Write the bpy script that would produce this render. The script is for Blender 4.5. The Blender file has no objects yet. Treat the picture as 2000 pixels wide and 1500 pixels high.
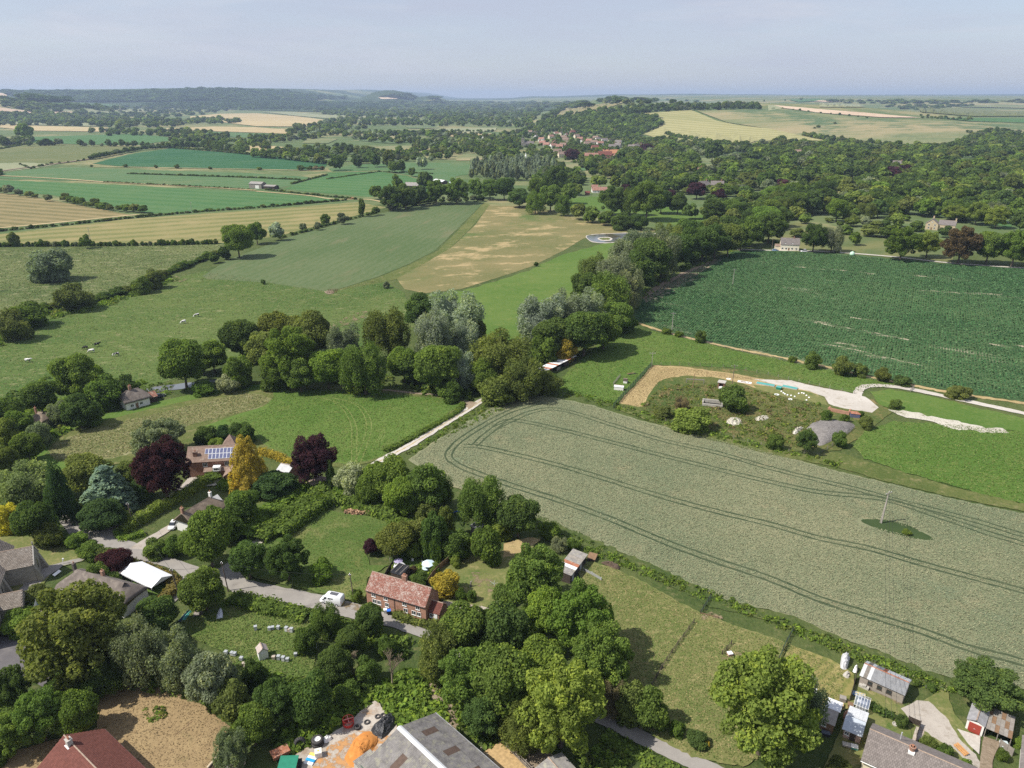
import bpy, math, random
import numpy as np
from mathutils import Vector, Matrix
from mathutils.geometry import delaunay_2d_cdt
R = math.radians
S = bpy.context.scene
COL = S.collection
rng = np.random.default_rng(7)
random.seed(7)
# ------------------------------------------------------------------ camera, sky, sun, exposure
CAM_H, FPX, PITCH = 100.0,1435.0, R(21.3)          # drone height in metres, focal length in photo pixels
cd = bpy.data.cameras.new('camera')
cam = bpy.data.objects.new('camera', cd)
COL.objects.link(cam)
cam.location = (0,0, CAM_H)
cam.rotation_euler = (R(90) - PITCH, 0,0)
cd.sensor_width = 36.0
cd.lens = 36.0 * FPX / 2000.0
cd.clip_start = 1.0
cd.clip_end = 120000.0
S.camera = cam
SUN_EL, SUN_AZ = R(50), R(14)                        # light travels towards +X, a little towards +Y
w = bpy.data.worlds.new('World')
S.world = w
w.use_nodes = True
wn, wl = w.node_tree.nodes, w.node_tree.links
wn.clear()
wo = wn.new('ShaderNodeOutputWorld')
bg = wn.new('ShaderNodeBackground')
sky = wn.new('ShaderNodeTexSky')
sky.sky_type = 'NISHITA'
sky.sun_disc = False
sky.sun_elevation = SUN_EL
sky.sun_rotation = R(270) - SUN_AZ
sky.altitude = 100
sky.air_density = 1.0
sky.dust_density = 1.0
sky.ozone_density = 2.0
# thin high veil: very soft streaks of cirrus over the clear sky
tcw = wn.new('ShaderNodeTexCoord')
mpw = wn.new('ShaderNodeMapping')
mpw.inputs['Scale'].default_value = (1.4,1.4,9.0)
nzw = wn.new('ShaderNodeTexNoise')
nzw.inputs['Scale'].default_value = 1.6
nzw.inputs['Detail'].default_value = 6
nzw.inputs['Roughness'].default_value = 0.6
rpw = wn.new('ShaderNodeValToRGB')
rpw.color_ramp.elements[0].position = 0.40
rpw.color_ramp.elements[0].color = (0.62,0.62,0.62,1)
rpw.color_ramp.elements[1].position = 0.80
rpw.color_ramp.elements[1].color = (1,1,1,1)
mxw = wn.new('ShaderNodeMix')
mxw.data_type = 'RGBA'
mxw.inputs[7].default_value = (3.25,3.42,4.2,1)
hsv = wn.new('ShaderNodeHueSaturation')
hsv.inputs['Saturation'].default_value = 1.0
hsv.inputs['Value'].default_value = 1.0
wl.new(sky.outputs[0], hsv.inputs['Color'])
wl.new(tcw.outputs['Generated'], mpw.inputs['Vector'])
wl.new(mpw.outputs[0], nzw.inputs['Vector'])
wl.new(nzw.outputs[0], rpw.inputs[0])
wl.new(rpw.outputs[0], mxw.inputs[0])
wl.new(hsv.outputs[0], mxw.inputs[6])
mp2 = wn.new('ShaderNodeMapping')                              # a few faint brighter wisps
mp2.inputs['Scale'].default_value = (1.0,1.6,7.0); mp2.inputs['Rotation'].default_value = (0.12,0.05,0.4); mp2.inputs['Location'].default_value = (1.3,.2,.1)
nz2 = wn.new('ShaderNodeTexNoise'); nz2.inputs['Scale'].default_value = 3.2; nz2.inputs['Detail'].default_value = 8; nz2.inputs['Roughness'].default_value = 0.62; nz2.inputs['Distortion'].default_value = 0.5
rp2 = wn.new('ShaderNodeValToRGB'); rp2.color_ramp.elements[0].position = 0.50; rp2.color_ramp.elements[0].color = (0,0,0,1); rp2.color_ramp.elements[1].position = 0.74; rp2.color_ramp.elements[1].color = (.55,.55,.55,1)
mx2 = wn.new('ShaderNodeMix'); mx2.data_type = 'RGBA'; mx2.inputs[7].default_value = (4.3,4.35,4.75,1)
wl.new(tcw.outputs['Generated'], mp2.inputs['Vector']); wl.new(mp2.outputs[0], nz2.inputs['Vector']); wl.new(nz2.outputs[0], rp2.inputs[0])
wl.new(rp2.outputs[0], mx2.inputs[0]); wl.new(mxw.outputs[2], mx2.inputs[6])
wl.new(mx2.outputs[2], bg.inputs['Color'])
bg.inputs['Strength'].default_value = 0.11
wl.new(bg.outputs[0], wo.inputs[0])
sd = bpy.data.lights.new('sun', 'SUN')
sd.energy = 4.2
sd.angle = R(0.53)
sd.color = (1.0,0.95,0.87)
so = bpy.data.objects.new('sun', sd)
COL.objects.link(so)
dsun = Vector((math.cos(SUN_EL) * math.cos(SUN_AZ), math.cos(SUN_EL) * math.sin(SUN_AZ), -math.sin(SUN_EL)))
so.rotation_euler = dsun.to_track_quat('-Z', 'Y').to_euler()
so.location = (-300,-100,400)
vs = S.view_settings
vs.view_transform = 'Standard'
vs.look = 'None'
vs.exposure = 0.58
vs.gamma = 1.0
vs.use_curve_mapping = False
cy = S.cycles
cy.use_denoising = False
cy.max_bounces = 5
cy.diffuse_bounces = 3
cy.glossy_bounces = 2
cy.transmission_bounces = 3
cy.transparent_max_bounces = 6
cy.volume_bounces = 0
cy.use_adaptive_sampling = False
cy.caustics_reflective = False
cy.caustics_refractive = False
# ------------------------------------------------------------------ terrain and picture geometry
def ss(a, b, x):
 t = np.clip((x - a) / (b - a), 0,1)
 return t * t * (3 - 2 * t)
def terrain(X, Y):
 X = np.asarray(X, float); Y = np.asarray(Y, float)
 h = 46 * ss(4200,12500, Y)
 A = 80 * ss(-20,430, X) - 42 * ss(950,1750, X)
 h = h + A * ss(1950 - 330 * ss(200,900, X), 2800, Y) * (1 - 0.62 * ss(3000,4200, Y))
 h = h + 62 * ss(700,2300, X) * ss(3700,6200, Y)
 h = h + (150 + 26 * np.exp(-((X + 3100) / 800) ** 2) + 5 * np.sin(X / 410.0)) * ss(-1350,-3000, X) * ss(5600,8000, Y)
 h = h + 98 * ss(-2080,-2700, X) * ss(2700,3500, Y) * (1 - ss(4300,5600, Y))
 h = h + 150 * np.exp(-(np.abs((X + 1390) / 290) ** 3) - ((Y - 9000) / 800) ** 2)
 h = h + 92 * np.exp(-(np.abs((X + 910) / 150) ** 3) - ((Y - 9000) / 600) ** 2)
 h = h + 70 * np.exp(-((X - 620) / 300) ** 2 - ((Y - 4500) / 700) ** 2)
 h = h + (38 + 9 * np.sin(X / 1700.0) + 6 * np.sin(X / 610.0 + 1) + 5 * np.sin(X / 260.0)) * ss(12500,17000, Y)
 return h
_cp, _sp = math.cos(PITCH), math.sin(PITCH)
_T = np.concatenate([[20.0], np.geomspace(900,60000,900)])
def GN(px, py, z=None):
 """photo pixels -> points on the terrain (or on the level z)"""
 px = np.atleast_1d(np.asarray(px, float)); py = np.atleast_1d(np.asarray(py, float))
 a = (px - 1000) / FPX; b = -(py - 750) / FPX
 dx = a; dy = _cp + b * _sp; dz = -_sp + b * _cp
 if z is not None:
  t = (z - CAM_H) / np.minimum(dz, -1e-4)
  return np.stack([dx * t, dy * t, np.full_like(t, z)], 1)
 tf = -CAM_H / np.minimum(dz, -1e-3)
 out = np.zeros((len(px), 3))
 near = (tf * dy) < 1550
 far = ~near
 out[near] = np.stack([dx * tf, dy * tf, 0 * tf], 1)[near]
 if far.any():
  fx, fy, fz = dx[far][:, None], dy[far][:, None], dz[far][:, None]
  X = fx * _T; Y = fy * _T; Z = CAM_H + fz * _T
  D = Z - terrain(X, Y)
  hit = D <= 0
  i = np.where(hit.any(1), hit.argmax(1), len(_T) - 1)
  i = np.maximum(i, 1)
  r = np.arange(len(i))
  d0, d1 = D[r, i - 1], D[r, i]
  k = np.clip(d0 / np.where(np.abs(d0 - d1) < 1e-9,1, d0 - d1), 0,1)
  t = _T[i - 1] + (_T[i] - _T[i - 1]) * k
  xx = fx[:, 0] * t; yy = fy[:, 0] * t
  out[far] = np.stack([xx, yy, terrain(xx, yy)], 1)
 return out
def G(px, py, z=None):
 return Vector(GN(px, py, z)[0])
def PX(p):
 """point -> photo pixel and pixels per metre there"""
 x, y, z = p[0], p[1], p[2] - CAM_H
 d = y * _cp - z * _sp
 u = y * _sp + z * _cp
 return 1000 + FPX * x / d, 750 - FPX * u / d, FPX / d
# ------------------------------------------------------------------ objects
def obj(name, me, mat=None, parent=None, loc=None, rotz=None, kind=None, label=None, cat=None, group=None):
 o = bpy.data.objects.new(name, me)
 COL.objects.link(o)
 if mat is not None and me is not None and hasattr(me, 'materials') and len(me.materials) == 0:
  for m in (mat if isinstance(mat, (list, tuple)) else [mat]):
   me.materials.append(m)
 if parent is not None: o.parent = parent
 if loc is not None: o.location = loc
 if rotz is not None: o.rotation_euler = (0,0, rotz)
 if kind: o['kind'] = kind
 if label: o['label'] = label
 if cat: o['category'] = cat
 if group: o['group'] = group
 return o
def thing(name, label, cat, loc=(0,0,0), rotz=0.0, group=None):
 return obj(name, None, None, None, loc, rotz, None, label, cat, group)
def dup(root, loc, rotz=None, label=None, scale=None):
 """copy a thing with copies of its parts and sub-parts"""
 r = root.copy(); COL.objects.link(r)
 r.location = loc
 if rotz is not None: r.rotation_euler = (0,0, rotz)
 if scale is not None: r.scale = (scale,) * 3
 if label: r['label'] = label
 for ch in list(root.children):
  c = ch.copy(); COL.objects.link(c); c.parent = r
  for g in list(ch.children):
   d = g.copy(); COL.objects.link(d); d.parent = c
 return r
def quads_mesh(name, V, attrs=None, nv=4):
 """V: (N,nv,3) faces of their own"""
 V = np.asarray(V, np.float32)
 n = len(V)
 me = bpy.data.meshes.new(name)
 me.vertices.add(n * nv); me.loops.add(n * nv); me.polygons.add(n)
 me.vertices.foreach_set('co', V.reshape(-1))
 me.loops.foreach_set('vertex_index', np.arange(n * nv, dtype=np.int32))
 me.polygons.foreach_set('loop_start', np.arange(0, n * nv, nv, dtype=np.int32))
 me.polygons.foreach_set('loop_total', np.full(n, nv, dtype=np.int32))
 for k, a in (attrs or {}).items():
  a = np.asarray(a, np.float32)
  if a.ndim == 1:
   at = me.attributes.new(k, 'FLOAT', 'POINT')
   at.data.foreach_set('value', np.repeat(a, nv))
  else:
   at = me.attributes.new(k, 'FLOAT_COLOR', 'POINT')
   c = np.ones((n, 4), np.float32); c[:, :3] = a
   at.data.foreach_set('color', np.repeat(c, nv, axis=0).reshape(-1))
 me.update(calc_edges=True)
 return me
class MB:
 """collects boxes, prisms, tubes and loose faces into one mesh"""
 def __init__(s): s.v = []; s.f = []; s.m = []
 def add(s, vs, fs, m=0):
  b = len(s.v); s.v += [tuple(v) for v in vs]
  s.f += [tuple(b + i for i in f) for f in fs]; s.m += [m] * len(fs)
  return s
 def box(s, x0, x1, y0, y1, z0, z1, m=0):
  vs = [(x0, y0, z0),(x1, y0, z0),(x1, y1, z0),(x0, y1, z0),(x0, y0, z1),(x1, y0, z1),(x1, y1, z1),(x0, y1, z1)]
  return s.add(vs, [(0,3,2,1),(4,5,6,7),(0,1,5,4),(1,2,6,5),(2,3,7,6),(3,0,4,7)], m)
 def hexa(s, b, t, m=0):
  """four bottom and four top corners"""
  return s.add(list(b) + list(t), [(0,3,2,1),(4,5,6,7),(0,1,5,4),(1,2,6,5),(2,3,7,6),(3,0,4,7)], m)
 def slab(s, c, th, m=0):
  """a quad given thickness downwards along its normal"""
  c = [Vector(p) for p in c]
  n = (c[1] - c[0]).cross(c[3] - c[0]).normalized()
  if n.z < 0: n = -n
  b = [p - n * th for p in c]
  return s.add([*b, *c], [(0,3,2,1),(4,5,6,7),(0,1,5,4),(1,2,6,5),(2,3,7,6),(3,0,4,7)], m)
 def prism(s, pts, axis, a, b, m=0):
  """a polygon extruded along an axis: 'x' takes (y,z), 'y' takes (x,z), 'z' takes (x,y)"""
  def P(p, t): return {'x': (t, p[0], p[1]), 'y': (p[0], t, p[1]), 'z': (p[0], p[1], t)}[axis]
  n = len(pts)
  vs = [P(p, a) for p in pts] + [P(p, b) for p in pts]
  fs = [tuple(range(n))[::-1], tuple(range(n, 2 * n))] + [(i, (i + 1) % n, n + (i + 1) % n, n + i) for i in range(n)]
  return s.add(vs, fs, m)
 def tube(s, p, q, r0, r1=None, n=8, m=0, cap=True):
  p, q = Vector(p), Vector(q); r1 = r0 if r1 is None else r1
  d = (q - p).normalized()
  u = d.orthogonal().normalized(); v = d.cross(u)
  vs = [p + (u * math.cos(2 * math.pi * i / n) + v * math.sin(2 * math.pi * i / n)) * r0 for i in range(n)]
  vs += [q + (u * math.cos(2 * math.pi * i / n) + v * math.sin(2 * math.pi * i / n)) * r1 for i in range(n)]
  fs = [(i, (i + 1) % n, n + (i + 1) % n, n + i) for i in range(n)]
  if cap: fs += [tuple(range(n))[::-1], tuple(range(n, 2 * n))]
  return s.add(vs, fs, m)
 def lathe(s, prof, n=16, c=(0,0,0), m=0):
  """profile of (r,z) turned round a vertical axis"""
  vs = []; fs = []
  for r, z in prof:
   vs += [(c[0] + r * math.cos(2 * math.pi * i / n), c[1] + r * math.sin(2 * math.pi * i / n), c[2] + z) for i in range(n)]
  for k in range(len(prof) - 1):
   fs += [(k * n + i, k * n + (i + 1) % n, (k + 1) * n + (i + 1) % n, (k + 1) * n + i) for i in range(n)]
  return s.add(vs, fs, m)
 def mesh(s, name, smooth=False):
  me = bpy.data.meshes.new(name)
  me.from_pydata(s.v, [], s.f)
  if any(s.m): me.polygons.foreach_set('material_index', s.m)
  if smooth: me.polygons.foreach_set('use_smooth', [True] * len(s.f))
  me.update()
  return me
 def build(s, name, mat, parent=None, smooth=False, **k):
  return obj(name, s.mesh(name, smooth), mat, parent, **k)
# ------------------------------------------------------------------ materials
class NT:
 def __init__(s, name):
  s.mat = bpy.data.materials.new(name); s.mat.use_nodes = True
  s.t = s.mat.node_tree; s.n = s.t.nodes; s.l = s.t.links
  s.n.clear()
  s.out = s.n.new('ShaderNodeOutputMaterial')
 def node(s, typ, **kw):
  nd = s.n.new('ShaderNode' + typ)
  for k, v in kw.items():
   if hasattr(nd, k) and k not in nd.inputs: setattr(nd, k, v)
   else: s.set(nd, k, v)
  return nd
 def set(s, nd, k, v):
  i = nd.inputs[k]
  if isinstance(v, bpy.types.NodeSocket): s.l.new(v, i)
  elif isinstance(v, (tuple, list)) and len(v) == 3 and i.type == 'RGBA': i.default_value = (*v, 1)
  else: i.default_value = v
 def math(s, op, a, b=0.0, c=None):
  nd = s.n.new('ShaderNodeMath'); nd.operation = op
  s.set(nd, 0, a); s.set(nd, 1, b)
  if c is not None: s.set(nd, 2, c)
  return nd.outputs[0]
 def mix(s, f, a, b, blend='MIX'):
  nd = s.n.new('ShaderNodeMix'); nd.data_type = 'RGBA'; nd.blend_type = blend
  nd.clamp_factor = True
  s.set(nd, 0, f); s.set(nd, 6, a); s.set(nd, 7, b)
  return nd.outputs[2]
 def coord(s, kind='Object', scale=(1,1,1), rot=(0,0,0)):
  t = s.n.new('ShaderNodeTexCoord'); m = s.n.new('ShaderNodeMapping')
  m.inputs['Scale'].default_value = scale; m.inputs['Rotation'].default_value = rot
  s.l.new(t.outputs[kind], m.inputs['Vector'])
  return m.outputs[0]
 def stretched(s, ang, k):
  t = s.n.new('ShaderNodeTexCoord'); m = s.n.new('ShaderNodeMapping'); m.vector_type = 'TEXTURE'
  m.inputs['Rotation'].default_value = (0,0, ang); m.inputs['Scale'].default_value = (k, 1,1)
  s.l.new(t.outputs['Object'], m.inputs['Vector'])
  return m.outputs[0]
 def noise(s, vec, scale, detail=3.0, rough=0.55, dist=0.0):
  nd = s.n.new('ShaderNodeTexNoise')
  s.set(nd, 'Vector', vec); s.set(nd, 'Scale', scale); s.set(nd, 'Detail', detail)
  s.set(nd, 'Roughness', rough); s.set(nd, 'Distortion', dist)
  return nd.outputs[0]
 def ramp(s, f, a, b):
  nd = s.n.new('ShaderNodeMapRange'); nd.interpolation_type = 'SMOOTHSTEP'
  s.set(nd, 0, f); s.set(nd, 1, a); s.set(nd, 2, b)
  return nd.outputs[0]
 def bump(s, h, strength=0.3, dist=0.1):
  nd = s.n.new('ShaderNodeBump'); s.set(nd, 'Height', h)
  s.set(nd, 'Strength', strength); s.set(nd, 'Distance', dist)
  return nd.outputs[0]
 def principled(s, color, rough=0.85, normal=None, metal=0.0, spec=0.3):
  p = s.n.new('ShaderNodeBsdfPrincipled')
  s.set(p, 'Base Color', color); s.set(p, 'Roughness', rough); s.set(p, 'Metallic', metal)
  s.set(p, 'Specular IOR Level', spec)
  if normal is not None: s.l.new(normal, p.inputs['Normal'])
  s.l.new(p.outputs[0], s.out.inputs['Surface'])
  return s.mat
def mul(c, k): return tuple(min(1.0, x * k) for x in c)
_MC = {}
def plain(name, c, rough=0.8, var=0.18, scale=1.5, bump=0.15, c2=None, patch=None, metal=0.0, spec=0.3, fine=12.0):
 """a weathered surface: broad and fine variation of one colour, a second colour in patches"""
 if name in _MC: return _MC[name]
 t = NT(name); v = t.coord()
 a = t.noise(v, scale, 5,0.6); b = t.noise(v, scale * fine, 3)
 m = t.math('ADD', t.math('MULTIPLY', a, 0.6), t.math('MULTIPLY', b, 0.4))
 m = t.ramp(m, 0.3,0.7)
 c_ = t.mix(m, mul(c, 1 - var), mul(c, 1 + var))
 if c2 is not None:
  pt = patch or (0.52,0.62)
  c_ = t.mix(t.ramp(t.noise(v, scale * 1.7,6,0.65), *pt), c_, c2)
 n = t.bump(t.noise(v, scale * fine, 4), bump, 0.05) if bump else None
 _MC[name] = t.principled(c_, rough, n, metal, spec)
 return _MC[name]
def field(name, c1, c2, c3=None, spots=(0.56,0.70), sp_scale=0.12, big=0.012, mid=0.09, fine=1.3, stripe=None, bump=0.5, bdist=0.25,
   spot_str=0.8, stretch=None, c4=None, p4=(0.55,0.62), s4=0.02, contrast=(0.39,0.61), fine_w=0.42):
 """cropland or grass in metres: broad patches, mid and fine mottling, pale or dark flecks, drill or mowing lines"""
 t = NT(name); v = t.coord()
 vs_ = v if stretch is None else t.stretched(*stretch)
 n1 = t.noise(v, big, 4,0.6); n2 = t.noise(vs_, mid, 4,0.6); n3 = t.noise(vs_, fine, 4,0.7)
 m = t.math('ADD', t.math('MULTIPLY', n1,0.40), t.math('ADD', t.math('MULTIPLY', n2,0.6 - fine_w), t.math('MULTIPLY', n3, fine_w)))
 if stripe:
  ang, per, st = stripe[:3]
  sv = t.coord(rot=(0,0,-(ang + math.pi / 2)))
  wv = t.node('TexWave', wave_type='BANDS', bands_direction='X', wave_profile='SIN')
  t.set(wv, 'Vector', sv); t.set(wv, 'Scale', 0.314 / per); t.set(wv, 'Distortion', stripe[3] if len(stripe) > 3 else 1.2)
  t.set(wv, 'Detail', 3); t.set(wv, 'Detail Scale', 1.2)
  m = t.math('ADD', m, t.math('MULTIPLY', t.math('SUBTRACT', wv.outputs[1], 0.5), st))
 c_ = t.mix(t.ramp(m, *contrast), c1, c2)
 if c3 is not None:
  k = t.ramp(t.noise(vs_, sp_scale, 6,0.72), *spots)
  c_ = t.mix(t.math('MULTIPLY', k, spot_str), c_, c3)
 if c4 is not None:
  k4 = t.ramp(t.math('ADD', t.math('MULTIPLY', t.noise(v, s4,6,0.68,0.6), 0.75), t.math('MULTIPLY', n3,0.25)), *p4)
  c_ = t.mix(k4, c_, c4)
 h = t.math('ADD', t.noise(vs_, fine, 5,0.75), t.math('MULTIPLY', t.noise(v, fine * 0.3,3), 0.8))
 return t.principled(c_, 0.95, t.bump(h, bump, bdist), 0,0.1)
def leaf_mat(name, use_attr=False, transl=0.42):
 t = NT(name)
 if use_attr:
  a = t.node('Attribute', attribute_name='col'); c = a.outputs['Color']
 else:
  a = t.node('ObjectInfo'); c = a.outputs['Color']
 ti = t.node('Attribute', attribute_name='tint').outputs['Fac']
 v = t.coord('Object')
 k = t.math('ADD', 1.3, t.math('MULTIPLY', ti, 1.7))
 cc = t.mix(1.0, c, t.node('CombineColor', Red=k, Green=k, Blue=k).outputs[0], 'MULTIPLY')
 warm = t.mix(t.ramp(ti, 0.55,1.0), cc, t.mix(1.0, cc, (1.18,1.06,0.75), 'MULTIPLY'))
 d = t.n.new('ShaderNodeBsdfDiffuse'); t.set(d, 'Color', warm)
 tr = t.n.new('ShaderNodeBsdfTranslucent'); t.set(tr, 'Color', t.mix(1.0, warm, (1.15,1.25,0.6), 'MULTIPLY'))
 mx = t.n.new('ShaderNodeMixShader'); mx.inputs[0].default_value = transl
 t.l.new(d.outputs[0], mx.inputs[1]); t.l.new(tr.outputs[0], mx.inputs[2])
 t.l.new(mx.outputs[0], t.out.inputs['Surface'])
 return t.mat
_g = NT('grass_blades')
_gd = _g.n.new('ShaderNodeBsdfDiffuse'); _g.set(_gd, 'Color', _g.node('Attribute', attribute_name='col').outputs['Color']); _g.l.new(_gd.outputs[0], _g.out.inputs['Surface'])
BLADES = _g.mat
LEAF = leaf_mat('leaf')
LEAF_MASS = leaf_mat('leaf_mass', True)
# ------------------------------------------------------------------ ground sheets
def densify(pts, step):
 out = []
 n = len(pts)
 for i in range(n):
  a, b = np.array(pts[i], float), np.array(pts[(i + 1) % n], float)
  k = max(1, int(np.hypot(*(b - a)) / step))
  out += [tuple(a + (b - a) * j / k) for j in range(k)]
 return out
def catmull(P, n=8, closed=False):
 P = [np.array(p, float) for p in P]
 out = []
 m = len(P)
 for i in range(m if closed else m - 1):
  p1, p2 = P[i], P[(i + 1) % m]
  p0 = P[(i - 1) % m] if (closed or i > 0) else 2 * p1 - p2
  p3 = P[(i + 2) % m] if (closed or i + 2 < m) else 2 * p2 - p1
  for k in range(n):
   t = k / n
   out.append(0.5 * (2 * p1 + (p2 - p0) * t + (2 * p0 - 5 * p1 + 4 * p2 - p3) * t * t + (3 * p1 - p0 - 3 * p2 + p3) * t ** 3))
 if not closed: out.append(P[-1])
 return out
_lvl = [0]; _far = [0]
def sheet(name, pts, mat, rough=1.2, step=None, smooth=False, kind='structure', parent=None, lift=None, **k):
 """a piece of land drawn from its corners, draped on the terrain"""
 ymin = min(p[1] for p in pts)
 if ymin > 600: _lvl[0] += 1
 _far[0] += 1
 if smooth: pts = [tuple(p) for p in catmull(pts, 6, True)]
 step = step or (9 if ymin > 420 else 7)
 b = densify(pts, step)
 amp = rough * (1.0 if ymin > 420 else 0.28 if ymin > 300 else 0.15)
 b = [(x + random.gauss(0, amp), y + random.gauss(0, amp * 0.55)) for x, y in b]
 nb = len(b)
 V = [Vector(p) for p in b]
 if ymin < 330:
  xs = [p[0] for p in b]; ys = [p[1] for p in b]
  y = min(ys)
  while y < max(ys):
   dy = max(0.7,(y - 188) * 0.045); dxp = max(10,(y - 188) * 0.6)
   for x in np.arange(min(xs), max(xs), dxp): V.append(Vector((x + random.uniform(0,.3) * dxp, y + random.uniform(0,.2) * dy)))
   y += dy
 r = delaunay_2d_cdt(V, [], [tuple(range(nb))], 1,1e-5)
 W = GN([v.x for v in r[0]], [v.y for v in r[0]])
 d = np.hypot(W[:, 0], W[:, 1])
 z = lift if lift is not None else 0.0016 * _far[0]
 W[:, 2] += z + np.clip((d - 700) * 0.0005,0,2.2) * (1 + 0.02 * _far[0])
 me = bpy.data.meshes.new(name)
 me.from_pydata([tuple(p) for p in W], [], [tuple(f) for f in r[2]])
 if len(me.polygons):
  nz = np.empty(len(me.polygons) * 3, np.float32); me.polygons.foreach_get('normal', nz)
  if nz[2::3].mean() < 0: me.flip_normals()
 return obj(name, me, mat, parent, kind=kind, **k)
def ribbon(name, pts, width, mat, kind='structure', parent=None, off=0.0, wob=0.12, px=True, z=None, **k):
 """a strip of the given width in metres along a line"""
 if min(p[1] for p in pts) > 600: _lvl[0] += 1
 _far[0] += 1
 P = catmull(pts, 6)
 if px: W = GN([p[0] for p in P], [p[1] for p in P])
 else: W = np.array([(p[0], p[1], 0) for p in P])
 # even spacing
 seg = np.hypot(*np.diff(W[:, :2], axis=0).T); L = np.concatenate([[0], np.cumsum(seg)])
 n = max(3, int(L[-1] / max(1.2, float(np.mean(width)) * 0.35)))
 n = min(n, 500)
 s = np.linspace(0, L[-1], n)
 x, y = np.interp(s, L, W[:, 0]), np.interp(s, L, W[:, 1])
 tx, ty = np.gradient(x), np.gradient(y); q = np.hypot(tx, ty) + 1e-9
 nx, ny = -ty / q, tx / q
 wd = width if np.ndim(width) == 0 else np.interp(s / L[-1], np.linspace(0,1, len(width)), width)
 jl = rng.normal(0, wob, n) * np.minimum(1, wd); jr = rng.normal(0, wob, n) * np.minimum(1, wd)
 dist = np.hypot(x, y)
 zz = terrain(x, y) * (y > 1500) + (z if z is not None else 0.0016 * _far[0]) + np.clip((dist - 700) * 0.0005,0,2.2) * (1 + 0.02 * _far[0])
 a = np.stack([x + nx * (off + wd / 2 + jl), y + ny * (off + wd / 2 + jl), zz], 1)
 b = np.stack([x + nx * (off - wd / 2 + jr), y + ny * (off - wd / 2 + jr), zz], 1)
 me = bpy.data.meshes.new(name)
 me.from_pydata([tuple(p) for p in np.concatenate([a, b])], [], [(n + i, n + i + 1, i + 1, i) for i in range(n - 1)])
 return obj(name, me, mat, parent, kind=kind, **k)
def pdir(a, b):
 p, q = G(*a), G(*b)
 return math.atan2(q.y - p.y, q.x - p.x)
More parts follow.
